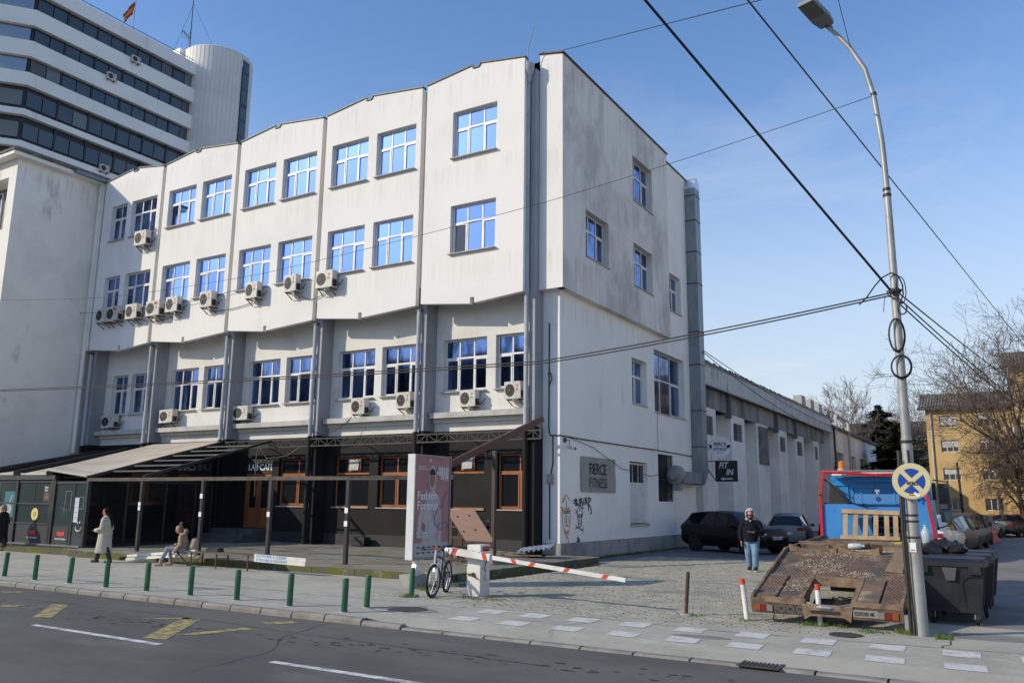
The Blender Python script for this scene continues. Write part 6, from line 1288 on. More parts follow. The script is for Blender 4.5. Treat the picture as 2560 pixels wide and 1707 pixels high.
    pm = mat('number_plate', (.55,.56,.56), .5)
    for yy, s_ in ((L/2-.005,1),(-L/2+.005,-1)):
        p_ = MB().box(-.25,-.012,0,.25,.012,.11).obj('licence_plate', pm, t, loc=(0,yy+s_*.012,.36*H if s_ > 0 else .42*H)); MB().box(-.25,-.014,0,-.21,.014,.11).obj('band', mat('plate_blue', (.02,.08,.4), .5), p_)
        if plate_txt: text(plate_txt, .10, print_dark, p_, (.19 if s_ > 0 else -.19, s_*.014, .02), (R_(90),0,R_(180) if s_ > 0 else 0), .001, .001, .8)
    MB().prism([(-Wd*.22,L/2-.03,.41*H),(Wd*.22,L/2-.03,.41*H),(Wd*.16,L/2+.005,.345*H),(-Wd*.16,L/2+.005,.345*H)], (0,.02,0)).obj('grille', plastic_black, t)
    MB().tube([(-Wd*.2,L/2+.0,.425*H),(0,L/2+.035,.395*H),(Wd*.2,L/2+.0,.425*H)],.014,6).obj('grille_trim', chrome, t); MB().lathe([(.05,-.006),(.05,.006)],14,(0,L/2+.03,.43*H),axis='y').obj('emblem', chrome, t)
    return t
p_black = mat('paint_black', (.004,.004,.005), .22, coat=.1, spec=.25); p_dark = mat('paint_dark_blue', (.006,.007,.012), .25, coat=.15, spec=.3); p_silver = mat('paint_silver', (.13,.135,.14), .35, .5); p_white = mat('paint_white', (.62,.62,.63), .3, coat=.4, c2=(.5,.49,.46), sc=2)
p_tan = mat('paint_dusty_tan', (.075,.065,.045), .4, .2, c2=(.05,.044,.032), sc=2); p_grey = mat('paint_grey', (.05,.055,.062), .35, .3); p_red = mat('paint_red', (.28,.015,.018), .35); p_sky = mat('paint_pale_blue', (.25,.31,.36), .35, .4)
car('black suv parked askew against the warehouse, its front towards the paved yard', 'suv', 2.95, 9.55, -115, 4.35, 1.80, 1.62, p_black, plate_txt='SK 3880 AI')
car('silver hatchback parked behind the black suv with only its rear showing', 'hatch', 3.9, 15.2, 8, 4.1, 1.7, 1.52, p_silver, plate_txt='SK 2107')
car('black estate car with red tail light parked between silver hatchback and truck', 'suv', 6.15, 15.3, 6, 4.4, 1.76, 1.62, p_dark, plate_txt='SK 9241 AB')
car('white suv with wide red tail lights parked right behind the blue truck cab', 'suv', 10.12, 10.0, -6, 4.4, 1.82, 1.60, p_white)
car('dusty tan estate car second in the row behind the truck', 'hatch', 10.35, 15.4, -8, 4.3, 1.78, 1.56, p_tan)
car('grey hatchback third in the row of parked cars behind the truck', 'hatch', 10.5, 20.4, -8, 4.2, 1.75, 1.52, p_grey)
car('small tan car half hidden in the parked row near the red barriers', 'hatch', 10.55, 25.2, -8, 4.1, 1.72, 1.50, p_tan)
car('dark red hatchback showing its roof in the row behind the truck', 'hatch', 10.4, 30.0, -8, 4.2, 1.75, 1.56, p_red)
car('pale blue car at the far end of the row near the yellow building', 'sedan', 10.4, 36.5, -25, 4.4, 1.75, 1.45, p_sky)
car('dark grey sedan seen from behind at the right beyond the red barriers', 'sedan', 12.2, 40.9, -14, 4.5, 1.8, 1.42, mat('paint_anthracite', (.022,.025,.032), .3, .3))
car('red car mostly hidden behind the dark grey sedan at the right edge', 'hatch', 13.9, 46.5, -60, 4.2, 1.75, 1.5, p_red)
car('white car cut off by the right edge of the photo', 'sedan', 15.3, 42.0, -10, 4.5, 1.8, 1.45, p_white)
car('silver car parked in front of the yellow building wall', 'sedan', 8.9, 44.0, -70, 4.4, 1.75, 1.45, p_silver); car('dark car parked tight under the yellow building', 'hatch', 6.8, 43.5, -60, 4.2, 1.7, 1.5, p_grey)
rb = thing('road_barrier', 'red plastic road barrier with white dots nearest to the white suv', 'road barrier', (10.75,22.6,0), R_(-5), 'red plastic barriers along the street')
MB().prism([(-.25,0,0),(.25,0,0),(.13,0,.3),(.10,0,.75),(-.10,0,.75),(-.13,0,.3)], (0,1.9,0)).obj('body', mat('barrier_red', (.50,.015,.02), .45), rb)
for k in range(4): MB().lathe([(.06,-.003),(.06,.003)],12,(.125,.3+.45*k,.52),axis='x').obj('dot', print_white, rb)
for k, lab in ((1,'second'),(2,'third'),(3,'fourth'),(4,'fifth and farthest')): dup(rb, (10.75+.16*k,22.6+1.95*k,0), None, '%s red plastic road barrier with white dots, counted from the white suv' % lab)
# ------------------------------------------------------------------ yellow houses
yel = mat('ochre_render', (.58,.41,.19), .92, c2=(.49,.34,.155), sc=.6, c3=(.33,.25,.14), sc3=1.2, lo3=.6, hi3=.8, st3=(1,1,.3), bump=.2, bsc=15)
tile = mat('grey_roof_tiles', (.17,.16,.15), .85, c2=(.09,.085,.08), sc=1.5, c3=(.25,.23,.21), sc3=5, lo3=.6, hi3=.8)
def roof_tiles(parent, x0, x1, y0, z0, y1, z1, n, name='roof'):
    MB().prism([(x0,y0,z0),(x1,y0,z0),(x1,y1,z1),(x0,y1,z1)], (0,0,.08)).obj(name, tile, parent)
    b = MB()
    for k in range(n):
        x = x0+(x1-x0)*(k+.5)/n; b.tube([(x,y0-.02,z0+.09),(x,y1,z1+.09)], (x1-x0)/n*.3, 5, caps=False)
    o = b.obj('roof_tile', tile, parent); o['kind'] = 'stuff'
dglass = mat('far_glass', (.03,.033,.035), .1, spec=.7); shut = mat('white_shutter', (.55,.55,.53), .7)
def ywin(parent, x, y, z, w, h, sh=.0, cols=3):
    o = window(parent, x, y, z, w, h, cols, 0, glass=dglass, sash=False, sill=False, tilt=0)
    if sh: MB().box(.02,-.02,h*(1-sh),w-.02,.0,h-.02).obj('shutter', shut, o)
    MB().box(-.06,-.1,-.07,w+.06,.04,-.0).obj('sill', shut, o)
ya = thing('yellow_house', 'ochre four storey house with grey tiled roof behind the parked cars', 'house', (0,0,0))
FYB = 50.0; hs_ = []
for z in (1.62,3.95,6.15,8.1):
    for k in range(2): hs_.append((7.9+2.7*k, 9.15+2.7*k, z, z+.92))
b = MB(); holed(b, FRY(FYB), 6.95, 12.9, -.1, 9.6, hs_, .2); b.poly([(6.95,FYB,-.1),(6.95,FYB+14,-.1),(6.95,FYB+14,9.6),(6.95,FYB,9.6)]); b.obj('wall', yel, ya)
for k, h_ in enumerate(hs_): ywin(ya, h_[0], FYB+.12, h_[2], 1.25, .92, (.0,.0,.5,.35,.6,.3,.8,.4)[k])
roof_tiles(ya, 6.45, 13.4, FYB-.45, 9.62, FYB+2.2, 10.95, 34); MB().box(6.4,FYB-.5,9.5,13.4,FYB-.38,9.64).obj('gutter', dark_steel, ya); MB().cyl((7.3,FYB-.08,0),(7.3,FYB-.08,9.55),.07,n=6).obj('downpipe', conc_pale, ya)
MB().box(6.9,FYB+.5,9.6,13,FYB+14,9.7).obj('roof', tile, ya); MB().box(7.55,FYB-.03,1.7,7.8,FYB,2.15).obj('name_plate', conc_pale, ya)
yb = thing('yellow_house', 'taller ochre house cut off by the right edge behind the big bare tree', 'house', (0,0,0)); FY2 = 48.5
hs2 = [(13.7+2.2*k, 14.9+2.2*k, z, z+1.0) for z in (1.7,4.2,6.7,9.2) for k in range(3)]
b = MB(); holed(b, FRY(FY2), 13.0, 21, -.1, 12.4, hs2, .2); b.poly([(13.0,FY2,-.1),(13.0,FY2+12,-.1),(13.0,FY2+12,12.4),(13.0,FY2,12.4)]); b.obj('wall', yel, yb)
for k, h_ in enumerate(hs2): ywin(yb, h_[0], FY2+.12, h_[2], 1.2, 1.0, (.3,.5,.0)[k%3])
roof_tiles(yb, 12.6, 21.4, FY2-.5, 12.42, FY2+3, 13.9, 40); MB().box(12.5,FY2-.55,12.3,21.4,FY2-.4,12.45).obj('gutter', dark_steel, yb)
yc = thing('yellow_house', 'distant ochre house with purple brown roof between warehouse and conifer', 'house', (0,0,0)); F3 = 92.0
p0, p1 = unpx(2125,1102,1,F3), unpx(2330,1102,1,F3); zr = unpx(2200,1058,1,F3+4).z
hs3 = [(p0.x+1+3.2*k, p0.x+2.8+3.2*k, z, z+1.5) for z in (p0.z-3.4,p0.z-7.0,p0.z-10.6) for k in range(3) if z > 0]
b = MB(); holed(b, FRY(F3), p0.x, p1.x+2, -.1, p0.z, hs3, .2); b.obj('wall', mat('pale_ochre', (.46,.33,.16), .9, c2=(.4,.28,.13), sc=.5), yc)
for h_ in hs3: ywin(yc, h_[0], F3+.1, h_[2], 1.8, 1.5, .4)
MB().prism([(p0.x-.6,F3-.6,p0.z),(p1.x+2.5,F3-.6,p0.z),(p1.x+2.5,F3+4,zr),(p0.x-.6,F3+4,zr)], (0,0,.1)).obj('roof', mat('purple_roof', (.10,.065,.062), .9, c2=(.07,.045,.045), sc=1.5), yc)
# ------------------------------------------------------------------ trees
bark = mat('grey_bark', (.115,.092,.075), .95, c2=(.07,.055,.045), sc=3); twig = mat('brown_twig', (.12,.092,.07), .95, c2=(.17,.13,.10), sc=1.5)
def bare_tree(label, x, y, h, spread, seed, trunk_r=.22, lean=(0,0), levels=5, kids=(5,5,5,4,4), droop=0.0, first=.22, thin=1.0, minr=.006, tm=None):
    r_ = random.Random(seed); t = thing('bare_tree', label, 'tree', (x,y,0)); T = MB(); Cn = MB()
    def grow(p, d, L, r, lv):
        n = 4 if lv < 2 else 3; pts = [p]; dd = d.copy(); 
        for k in range(n):
            dd = (dd + Vector((r_.uniform(-1,1),r_.uniform(-1,1),r_.uniform(-.4,.7)))*(.16 if lv else .07) + Vector((0,0,(.05 if lv < 3 else 0)-droop*(lv >= 2)))).normalized()
            pts.append(pts[-1]+dd*L/n)
        rr = [max(minr, r*(1-.55*k/n)) for k in range(n+1)]
        (T if lv == 0 else Cn).tube(pts, rr, 7 if lv < 2 else (4 if lv < 3 else 3), caps=False)
        if lv >= levels: return
        for k in range(kids[min(lv,len(kids)-1)]):
            u = r_.uniform(first if lv == 0 else .2, 1.0) if k else 1.0
            i = min(int(u*n), n-1); q = pts[i].lerp(pts[i+1], u*n-i)
            ax = (pts[i+1]-pts[i]).normalized(); a = r_.uniform(0,6.283); o_ = ax.orthogonal().normalized(); o_ = Matrix.Rotation(a,3,ax) @ o_
            ang = r_.uniform(.45,1.0)*spread; nd = (ax*math.cos(ang)+o_*math.sin(ang)).normalized()
            grow(q, nd, L*r_.uniform(.45,.72)*(1.0 if lv else 1.15), max(minr, rr[i]*r_.uniform(.4,.6)*thin), lv+1)
    grow(Vector((0,0,-.1)), Vector((lean[0],lean[1],1)).normalized(), h*.5, trunk_r, 0)
    T.obj('trunk', bark, t, 50); Cn.obj('crown', tm or twig, t, 0); return t
bare_tree('big bare tree with fine spreading twigs rising at the right edge of the photo', 13.75, 40.5, 15.5, 1.0, 11, .26, (-.05,0), 5, (12,7,5,4,3), minr=.010)
bare_tree('low dense bare tree with drooping brown twigs in front of the yellow house', 13.1, 43.8, 9.0, 1.1, 4, .2, (0,0), 5, (12,7,5,4,3), droop=.09, minr=.010, first=.3)
bare_tree('second drooping bare tree at the right edge beside the taller yellow house', 14.3, 44.5, 8.5, 1.1, 8, .2, (0,0), 5, (9,6,5,4,3), droop=.10, minr=.012, first=.3)
def far_tree(label, px_, Y, top, seed, **k):
    b_ = unpx(px_,1268,1,Y); z = unpx(px_,top,1,Y).z
    return bare_tree(label, b_.x, Y, z, .75, seed, .26, (0,0), 5, (7,5,4,4,3), minr=.015, tm=mat('pale_twig', (.15,.12,.095), .95, c2=(.21,.17,.13), sc=1), **k)
far_tree('bare tree rising above the end of the warehouse roof', 2165, 78, 985, 21); far_tree('slim bare tree standing left of the conifer behind the annex', 2120, 84, 1005, 22); far_tree('bare tree just right of the street lamp in the distance', 2295, 88, 1000, 25); far_tree('thin bare tree between street lamp and the first bare tree', 2225, 95, 1000, 27)
needle = mat('conifer_green', (.05,.085,.028), .9, c2=(.11,.115,.04), sc=.8, lo=.4, hi=.6); needle2 = mat('pine_dark_green', (.03,.05,.025), .9, c2=(.06,.075,.03), sc=.8)
def conifer(label, px_, Y, top, wpx, seed, m, round_=False, z0=.06):
    r_ = random.Random(seed); b_ = unpx(px_,1268,1,Y); H = unpx(px_,top,1,Y).z; R0 = abs(unpx(px_+wpx,1268,1,Y).x-b_.x)
    t = thing('conifer', label, 'tree', (b_.x,Y,0)); MB().tube([(0,0,-.1),(0,0,H*.97)],[.22,.04],7).obj('trunk', bark, t, 40)
    b = MB()
    for k in range(1500):
        u = r_.random(); z = H*(z0+(1-z0)*u)
        prof = (1-u**2.4)**.8 if not round_ else math.sin(math.pi*min(1,.12+.88*u))**.7
        prof *= .75+.35*math.sin(z*5.1+seed)
        a = r_.uniform(0,6.283); L = R0*max(.08,prof)*r_.uniform(.5,1.08); dz = -L*r_.uniform(.05,.35)
        d = Vector((math.cos(a),math.sin(a),0)); p = Vector((0,0,z))
        for q in range(7):
            s_ = .25+.75*q/6; c = p+d*L*s_+Vector((0,0,dz*s_*s_+.15*L*s_)); w = .1+.22*L*(1-.6*s_)
            e = Vector((-d.y,d.x,0)); up = Vector((r_.uniform(-.3,.3),r_.uniform(-.3,.3),r_.uniform(-.3,.25)))*.8
            b.poly([c-e*w*r_.uniform(.5,1)+up*.3, c+e*w*r_.uniform(.5,1)-up*.3, c+d*w*1.3+up*.5*w])
    b.obj('crown', m, t); return t
conifer('broad dark green conifer behind the blue truck cab and the street lamp', 2258, 66, 1062, 135, 3, needle); conifer('dark pine with rounded top standing behind the broad conifer', 2212, 86, 1012, 75, 5, needle2, True, .45); conifer('dark pine top peeking over the warehouse roof', 2085, 90, 1030, 22, 6, needle2, True, .4)
conifer('small dark conifer low beside the annex and truck beacon', 2190, 62, 1165, 26, 9, needle2)
pl_ = thing('utility_pole', 'dark utility pole standing in front of the yellow house wall', 'pole', (9.2,47.5,0)); MB().cyl((0,0,0),(-.15,0,5.2),.11,.08,8).obj('shaft', mat('pole_dark', (.05,.045,.04), .9), pl_, 40)
# a belt of trees and roofs closing the street far off
b = MB(); r2 = random.Random(5)
for k in range(5200):
    x = r2.uniform(-60,80); y = 150+r2.uniform(-6,10); z = abs(r2.gauss(0,3.2))+.2; s_ = r2.uniform(.25,.6)
    b.poly([(x-s_,y,z-s_*.5),(x+s_,y+r2.uniform(-.3,.3),z-s_*.4),(x+r2.uniform(-.3,.3),y,z+s_)])
tag(b.obj('treeline', twig), kind='stuff')

# ------------------------------------------------------------------ people
def blob(name, mb, mats, parent, vox=.012, sm=5, fidx=None, loc=(0,0,0)):
    me = mb.mesh(name+'_src', mats); o = bpy.data.objects.new(name+'_src', me); COL.objects.link(o)
    m = o.modifiers.new('r', 'REMESH'); m.mode = 'VOXEL'; m.voxel_size = vox
    s_ = o.modifiers.new('s', 'SMOOTH'); s_.iterations = sm; s_.factor = .5
    dg = bpy.context.evaluated_depsgraph_get(); dg.update(); nm = bpy.data.meshes.new_from_object(o.evaluated_get(dg)); bpy.data.objects.remove(o)
    nm.materials.clear()
    for q in (mats if isinstance(mats,(list,tuple)) else [mats]): nm.materials.append(q)
    nm.polygons.foreach_set('use_smooth', [True]*len(nm.polygons))
    if fidx: nm.polygons.foreach_set('material_index', [fidx(p.center) for p in nm.polygons])
    return link(name, nm, parent, loc)
def limb(b, pts, rr, n=12):
    b.tube(pts, rr, n)
    for p, r in zip(pts, rr): b.ball(p, r*.99, 10, 6)
skin_m = mat('skin', (.42,.235,.175), .55); skin_red = mat('skin_ruddy', (.46,.21,.16), .55)
def hand(b, wrist, d, up, s=1.0, curl=.5, thumb=1):
    """palm and five separate bent fingers; d = pointing direction, up = back of the hand"""
    d = Vector(d).normalized(); up = Vector(up); up = (up-d*up.dot(d)).normalized(); sd_ = d.cross(up)
    w = Vector(wrist); k = .085*s
    for i in range(4):
        o = sd_*(i-1.5)*.019*s; limb(b, [w+o*.7, w+o+d*k], [.013*s,.0115*s], 6)
        L = (.062,.072,.067,.052)[i]*s; p = w+o+d*k; dd = d
        for q in range(3):
            ax = sd_; dd = (Matrix.Rotation(-curl*.55*(q+.6), 3, ax) @ d); e = p+dd*L*(.45,.32,.25)[q]; limb(b, [p, e], [.0095*s*(1-.12*q), .009*s*(1-.12*q)], 6); p = e
    tp = w+sd_*thumb*.028*s+d*.02*s; e = tp+(d*.6+sd_*thumb*.75-up*.2).normalized()*.035*s; limb(b, [tp, e], [.014*s,.011*s], 6); limb(b, [e, e+(d*.9+sd_*thumb*.1-up*.25).normalized()*.032*s], [.011*s,.009*s], 6)
def head(b, c, fwd, s=1.0):
    c = Vector(c); f = Vector(fwd).normalized(); side = f.cross(Vector((0,0,1))).normalized(); up = side.cross(f)
    R3 = Matrix((side, f, up)).transposed()
    b.ball(c+up*.02*s, .098*s, 14, 10, sc=(.80,.98,1.12), rot=R3); b.ball(c+f*.025*s-up*.055*s, .07*s, 12, 8, sc=(.82,.95,.95), rot=R3)
    limb(b, [c+f*.10*s+up*.015*s, c+f*.122*s-up*.022*s], [.008*s,.014*s], 6)
    for q in (-1,1): b.ball(c+side*q*.08*s-up*.005*s-f*.01*s, .028*s, 8, 6, sc=(.35,.7,1.0), rot=R3); b.ball(c+f*.082*s+side*q*.03*s+up*.028*s, .018*s, 8, 5, sc=(1.2,.6,.5), rot=R3)
    b.ball(c+f*.092*s-up*.062*s, .02*s, 8, 5, sc=(1.3,.5,.45), rot=R3)
    return R3
def eyes(parent, c, fwd, s=1.0, mouth=True):
    c = Vector(c); f = Vector(fwd).normalized(); side = f.cross(Vector((0,0,1))).normalized(); up = side.cross(f)
    for q in (-1,1): MB().ball(c+f*.086*s+side*q*.032*s+up*.014*s,.011*s,8,5).obj('eye', mat('eye_dark', (.03,.02,.018), .3), parent)
    if mouth: MB().ball(c+f*.094*s-up*.062*s,.02*s,8,5,sc=(1.2,.5,.35)).obj('mouth', mat('lips', (.36,.12,.10), .5), parent)
# --- woman in the long coat; local +Y is forward
def coat_person(name, label, loc, rz, s, coat_m, hair_m, boot_m, hair_long=True, leg=.17):
    t = thing('person', label, 'person', loc, R_(rz)); t.scale = (s,s,s)
    H0 = (0,.03,1.535); f = (0,1,-.05)
    b = MB(); head(b, H0, f); limb(b, [(0,-.01,1.36),(0,.01,1.46)], [.06,.055]); limb(b, [(0,-.02,.92),(0,-.02,1.15),(0,-.02,1.36)], [.13,.12,.09])
    for q in (-1,1):
        st_ = leg*q; limb(b, [(.09*q,0,.88),(.085*q,st_*.75+.03,.47),(.08*q,st_*1.5-.02,.09)], [.085,.058,.042]); limb(b, [(.08*q,st_*1.5-.04,.05),(.08*q,st_*1.5+.12,.04)], [.045,.038])
        limb(b, [(.17*q,-.02,1.32),(.25*q,-.03,1.06),(.16*q,.2,.98)], [.055,.045,.034])
        hand(b, (.14*q,.23,.98), (-.35*q,1,.05), (0,0,1), .95, .7, -q)
    blob('body', b, skin_m, t, .011, 3); eyes(t, H0, f)
    c = MB(); prof = [(.30,.265,.235,.0),(.45,.255,.22,.0),(.70,.235,.20,-.01),(.95,.225,.19,-.02),(1.15,.225,.175,-.02),(1.28,.21,.155,-.02),(1.36,.15,.12,-.015),(1.42,.09,.085,.0)]
    n = 24; i0 = len(c.v)
    for (z, rx, ry, cy_) in prof:
        for k in range(n):
            a = 2*math.pi*k/n; w_ = 1+.035*math.sin(5*a+z*4)*(1.4-z); c.v.append((rx*math.cos(a)*w_, cy_+ry*math.sin(a)*w_, z))
    for j in range(len(prof)-1):
        for k in range(n): c.f.append((i0+j*n+k,i0+j*n+(k+1)%n,i0+(j+1)*n+(k+1)%n,i0+(j+1)*n+k)); c.m.append(0)
    c.f.append(tuple(range(i0+n-1,i0-1,-1))); c.m.append(0); e = i0+(len(prof)-1)*n; c.f.append(tuple(e+k for k in range(n))); c.m.append(0)
    for q in (-1,1): limb(c, [(.18*q,-.02,1.31),(.275*q,-.04,1.05),(.19*q,.15,.98),(.155*q,.215,.98)], [.085,.082,.075,.066])
    blob('coat', c, coat_m, t, .014, 4)
    MB().tube([(.262*math.cos(a),.235*math.sin(a)*1.0-.005,.31+.01*math.sin(a*5)) for a in [2*math.pi*k/20 for k in range(20)]],.012,6,closed=True).obj('hem', coat_m, t, 60)
    h = MB(); h.ball((0,-.0,1.575),.108,14,10,sc=(.86,.98,1.0)); h.ball((0,-.05,1.50),.09,12,8,sc=(.85,.8,1.0))
    if hair_long: limb(h, [(0,-.1,1.46),(0,-.17,1.28),(.0,-.185,1.08)], [.075,.07,.045])
    hm = blob('hair', h, hair_m, t, .012, 3)
    # cut hair away from the face side by placing it behind the hairline
    for v in hm.data.vertices:
        if v.co.y > .055 and v.co.z < 1.60: v.co.y = .05
    for q in (-1,1):
        st_ = leg*q; k = MB(); limb(k, [(.084*q,st_*.9+.02,.44),(.08*q,st_*1.5-.02,.10)], [.082,.064]); limb(k, [(.08*q,st_*1.5-.05,.05),(.08*q,st_*1.5+.13,.045)], [.05,.042]); k.box(.08*q-.042,st_*1.5-.09,.0,.08*q+.042,st_*1.5+.15,.03); blob('boot', k, boot_m, t, .012, 3)
    return t
cream = mat('cream_wool', (.50,.46,.38), .95, c2=(.42,.385,.32), sc=9, bump=.4, bsc=120)
hair_d = mat('hair_dark', (.012,.007,.005), .85, c2=(.022,.012,.008), sc=30, st=(1,1,.2), spec=.12)
t = coat_person('woman', 'woman with long dark hair walking left in a long cream coat and black boots', (-10.36,-9.36,0), 118, .955, cream, hair_d, mat('boot_black', (.012,.012,.013), .45))
sgl = MB().beam((-.075,.122,1.548),(-.01,.135,1.548),.006,.035).beam((.01,.135,1.548),(.075,.122,1.548),.006,.035).beam((.078,.12,1.555),(.085,.0,1.555),.006).beam((-.078,.12,1.555),(-.085,.0,1.555),.006).obj('sunglasses', print_dark, t)
pb = unpx(2,1376,2,0)
t = coat_person('passer', 'person in a black coat with grey hair half cut off by the left edge', (pb.x-.12,pb.y,0), 122, .96, mat('black_wool', (.010,.010,.012), .9), mat('hair_grey', (.25,.25,.25), .7, c2=(.12,.12,.12), sc=40), mat('boot_black', (.012,.012,.013), .45), False)
# --- seated girl
t = thing('person', 'seated girl with a hair bun, beige puffer jacket and pale jeans', 'person', (-7.62,-8.72,0), R_(128)); s = .92; t.scale = (s,s,s)
f = (0.0,1,-.35); H0 = (0,.15,1.10)
b = MB(); head(b, H0, f); limb(b, [(0,.06,.96),(0,.11,1.04)], [.055,.05]); limb(b, [(0,-.06,.50),(0,-.04,.72),(0,.03,.93)], [.14,.125,.09])
feet = ((-.12,.62,.0),(.14,.40,.0))
for q, ft in zip((-1,1), feet):
    kn = (.10*q+.02*q,.42,.52); limb(b, [(.09*q,.0,.50),kn,(ft[0],ft[1]-.03,.12)], [.088,.062,.045]); limb(b, [(ft[0],ft[1]-.04,.06),(ft[0],ft[1]+.1,.045)], [.045,.036])
limb(b, [(-.18,.03,.90),(-.23,.02,.66),(-.22,.20,.42)], [.055,.045,.034]); hand(b, (-.22,.22,.40), (.0,.35,-1), (0,1,.3), .9, .4, 1)
limb(b, [(.18,.03,.90),(.22,.05,.68),(.10,.27,.62)], [.055,.045,.034]); hand(b, (.08,.29,.62), (-.7,.7,.0), (0,0,1), .9, .6, -1)
blob('body', b, skin_m, t, .011, 3); eyes(t, H0, f)
puf = mat('beige_puffer', (.36,.24,.145), .6, c2=(.30,.20,.12), sc=6); c = MB()
for k, (z, rx, ry, cy_) in enumerate(((.47,.185,.165,-.04),(.545,.19,.165,-.035),(.62,.19,.16,-.03),(.695,.19,.16,-.015),(.77,.19,.155,.0),(.845,.185,.145,.015),(.905,.15,.12,.025))): c.ball((0,cy_,z),1,18,8,sc=(rx,ry,.058))
limb(c,[(0,-.04,.5),(0,.02,.9)],[.15,.11])
for q, pts in ((-1,[(-.17,.03,.88),(-.235,.02,.66),(-.225,.17,.45)]),(1,[(.17,.03,.88),(.23,.05,.68),(.13,.24,.62)])):
    for k in range(7):
        u = k/6; p = Vector(pts[0]).lerp(Vector(pts[1]),u*2) if u < .5 else Vector(pts[1]).lerp(Vector(pts[2]),u*2-1); c.ball(p,.078-.014*u,12,8)
    limb(c, pts, [.068,.062,.05])
blob('jacket', c, puf, t, .012, 2)
fur = MB(); r3 = random.Random(3)
for k in range(22): a = R_(20+k*14.5); p = Vector((.135*math.cos(a), -.03+.02*math.sin(a)-.05*(1 if math.sin(a) > 0 else .0), .99+.10*math.sin(a))); fur.ball(p, .048+r3.uniform(-.006,.006), 8, 6)
blob('fur_hood', fur, mat('fur_beige', (.38,.28,.20), .95, c2=(.24,.17,.12), sc=60), t, .011, 1)
hb = MB(); hb.ball((0,.12,1.145),.105,14,10,sc=(.86,.98,.95)); hb.ball((0,.08,1.08),.085,10,8); hb.ball((0,.10,1.285),.05,10,8); hm = blob('hair', hb, mat('hair_blonde', (.20,.12,.055), .55, c2=(.10,.055,.03), sc=30), t, .011, 2)
for v in hm.data.vertices:
    if v.co.y > .185 and v.co.z < 1.185: v.co.y = .175
jn = MB()
for q, ft in zip((-1,1), feet): limb(jn, [(.085*q,-.02,.50),(.12*q,.42,.52),(ft[0],ft[1]-.04,.17)], [.108,.082,.062])
limb(jn, [(-.07,-.05,.50),(.07,-.05,.50)], [.13,.13]); blob('jeans', jn, mat('pale_jeans', (.26,.29,.34), .85, c2=(.20,.225,.27), sc=8), t, .012, 3)
for ft in feet:
    k = MB(); limb(k, [(ft[0],ft[1]-.04,.17),(ft[0],ft[1]-.04,.08)], [.062,.06]); limb(k, [(ft[0],ft[1]-.05,.055),(ft[0],ft[1]+.12,.05)], [.055,.045]); k.box(ft[0]-.045,ft[1]-.10,0,ft[0]+.045,ft[1]+.15,.03); blob('boot', k, mat('suede_beige', (.36,.26,.17), .9), t, .012, 3)
MB().box(.02,.34,.60,.10,.48,.612).obj('phone', print_dark, t)
bp_ = thing('backpack', 'small beige backpack standing on the bench behind the seated girl', 'backpack', (-7.28,-8.60,.43), R_(20)); c = MB(); c.ball((0,0,.17),1,16,10,sc=(.13,.10,.18)); c.ball((0,-.09,.11),1,12,8,sc=(.09,.05,.09)); c.box(-.11,-.07,.0,.11,.07,.14)
blob('bag', c, mat('beige_canvas', (.38,.29,.21), .8, c2=(.32,.24,.17), sc=5), bp_, .012, 5); MB().tube([(-.03,.05,.33),(0,.06,.38),(.03,.05,.33)],.01,6).obj('loop', puf, bp_, 50); MB().tube([(-.12,.04,.2),(-.18,.0,.02),(-.2,-.03,-.12)],.014,6).obj('strap', mat('beige_canvas', (.38,.29,.21), .8), bp_, 50)
# --- man with the phone
mp_ = G_ = unpx(1882,1427,2,0)
t = thing('person', 'bearded man in a grey hood and dark jacket looking at his phone while walking', 'person', (mp_.x,mp_.y,0), R_(190)); s = 1.0; t.scale = (s,s,s)
f = (.0,1,-.45); H0 = (0,.07,1.60)
b = MB(); head(b, H0, f, 1.05); limb(b, [(0,.0,1.44),(0,.03,1.52)], [.065,.06]); limb(b, [(0,0,.95),(0,.02,1.2),(0,0,1.42)], [.15,.15,.11])
LG = ((-.10,.18,.02),(.10,-.12,.0))
for q, (lx, ly, lz) in zip((-1,1), LG):
    limb(b, [(.095*q,0,.90),(.10*q,ly*.55+.05,.50),(lx,ly-.02,.10+lz)], [.10,.068,.05]); limb(b, [(lx,ly-.04,.05+lz),(lx,ly+.15,.04+lz)], [.05,.042])
# local -x is his left... local +Y forward, +x is his right hand side
limb(b, [(.22,.0,1.37),(.30,-.02,1.10),(.29,.10,.87)], [.065,.052,.04]); hand(b, (.285,.115,.845), (-.1,.35,-1), (1,.2,.1), 1.05, .45, -1)
limb(b, [(-.22,.0,1.37),(-.29,.02,1.10),(-.10,.26,1.10)], [.065,.052,.04]); hand(b, (-.07,.285,1.105), (.85,.45,.1), (0,.3,-1), 1.05, .6, 1)
blob('body', b, skin_red, t, .011, 3); eyes(t, H0, f, 1.05, False)
nav = mat('navy_jacket', (.007,.009,.016), .85, c2=(.012,.014,.024), sc=6, spec=.15); c = MB()
limb(c, [(0,.03,1.05),(0,.03,1.22),(0,.0,1.38)], [.225,.215,.15], 18); c.tube([(0,.02,.845),(0,.025,.93),(0,.03,1.06)],[.205,.215,.222],24); c.ball((0,.0,1.36),1,18,8,sc=(.26,.14,.10))
limb(c, [(.21,.0,1.36),(.31,-.02,1.10),(.29,.09,.90)], [.10,.092,.072]); limb(c, [(-.21,.0,1.36),(-.30,.02,1.10),(-.13,.23,1.10)], [.10,.092,.07])
jk = blob('jacket', c, nav, t, .013, 4)
for v in jk.data.vertices:
    if v.co.z < .84: v.co.z = .84+(v.co.z-.84)*.05; v.co.x *= 1.0
hd_m = mat('grey_hood', (.42,.42,.44), .9, c2=(.36,.36,.38), sc=8); hh = MB(); R3 = Matrix.Rotation(R_(-18),3,'X')
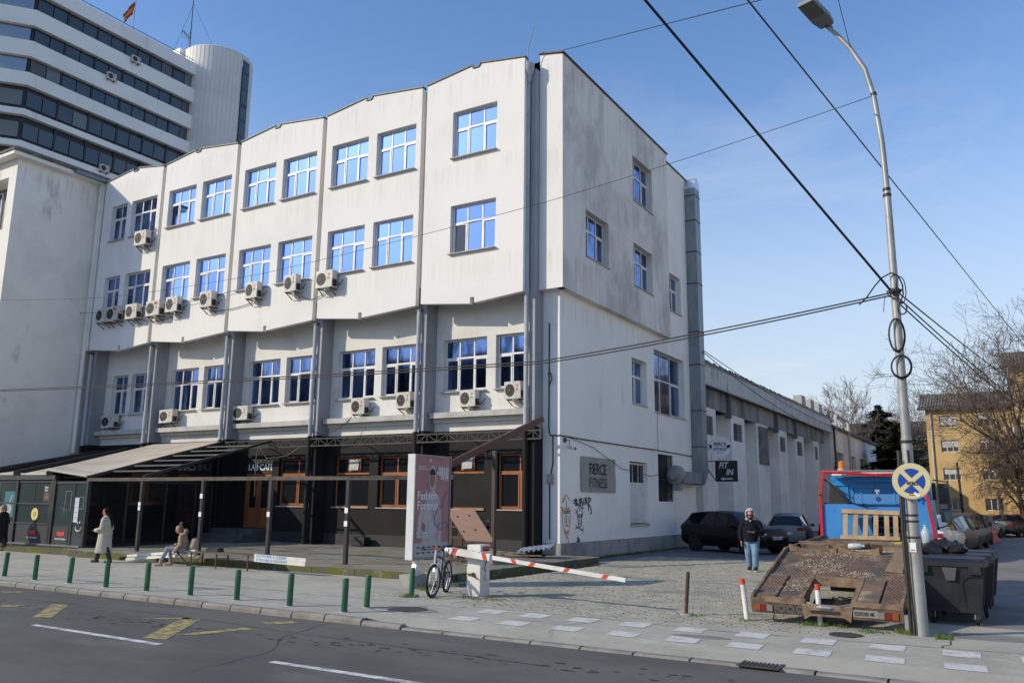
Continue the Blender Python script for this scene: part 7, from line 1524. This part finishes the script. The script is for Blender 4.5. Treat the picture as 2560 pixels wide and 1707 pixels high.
n = 16; rings = [(.115,.165,.0),(.10,.165,.03),(.02,.16,.045),(-.06,.125,.03),(-.10,.06,.0)]
for (dy, r, dz) in rings: pass
hh.ball((0,.03,1.62),1,18,12,sc=(.135,.15,.17)); hh.ball((0,-.02,1.48),1,14,8,sc=(.14,.11,.09))
ho = blob('hood', hh, hd_m, t, .012, 2)
bm = bmesh.new(); bm.from_mesh(ho.data)
fd = Vector((0,.95,-.25)).normalized(); cc = Vector((0,.12,1.575))
kill = [v for v in bm.verts if (v.co-cc).dot(Vector((0,1,-.1))) > -.005 and abs(v.co.x) < .105 and 1.42 < v.co.z < 1.70]
bmesh.ops.delete(bm, geom=kill, context='VERTS'); bm.to_mesh(ho.data); bm.free()
sm_ = ho.modifiers.new('thick', 'SOLIDIFY'); sm_.thickness = .018; sm_.offset = 1
bd = MB(); bd.ball((0,.125,1.51),1,12,8,sc=(.055,.045,.035)); bd.ball((0,.09,1.50),1,12,8,sc=(.07,.055,.04)); blob('beard', bd, mat('beard_brown', (.05,.028,.018), .8), t, .010, 2)
MB().beam((-.075,.165,1.595),(-.012,.178,1.593),.006,.032).beam((.012,.178,1.593),(.075,.165,1.595),.006,.032).beam((-.012,.178,1.6),(.012,.178,1.6),.006).obj('glasses', print_dark, t)
MB().prism([(-.035,.16,1.45),(.035,.16,1.45),(0,.215,1.40)],(0,.012,0)).obj('shirt', hd_m, t)
j = MB(); limb(j, [(-.08,0,.92),(.08,0,.92)], [.165,.165])
for q, (lx, ly, lz) in zip((-1,1), LG): limb(j, [(.095*q,0,.88),(.105*q,ly*.55+.05,.50),(lx,ly-.03,.12+lz)], [.135,.10,.085])
blob('jeans', j, mat('blue_jeans', (.17,.27,.38), .85, c2=(.12,.20,.30), sc=5, c3=(.24,.34,.44), sc3=7, lo3=.55, hi3=.7), t, .013, 3)
for q, (lx, ly, lz) in zip((-1,1), LG): k = MB(); limb(k, [(lx,ly-.04,.16+lz),(lx,ly-.05,.065+lz),(lx,ly+.15,.055+lz)], [.066,.066,.056]); blob('shoe', k, print_dark, t, .012, 2); MB().box(lx-.046,ly-.09,0+lz,lx+.046,ly+.185,.018+lz).obj('sole', print_white, t)
MB().mbox(stack(T_(.02,.33,1.135),RX(-35),RZ(10)),.075,.012,.14).obj('phone', print_dark, t)
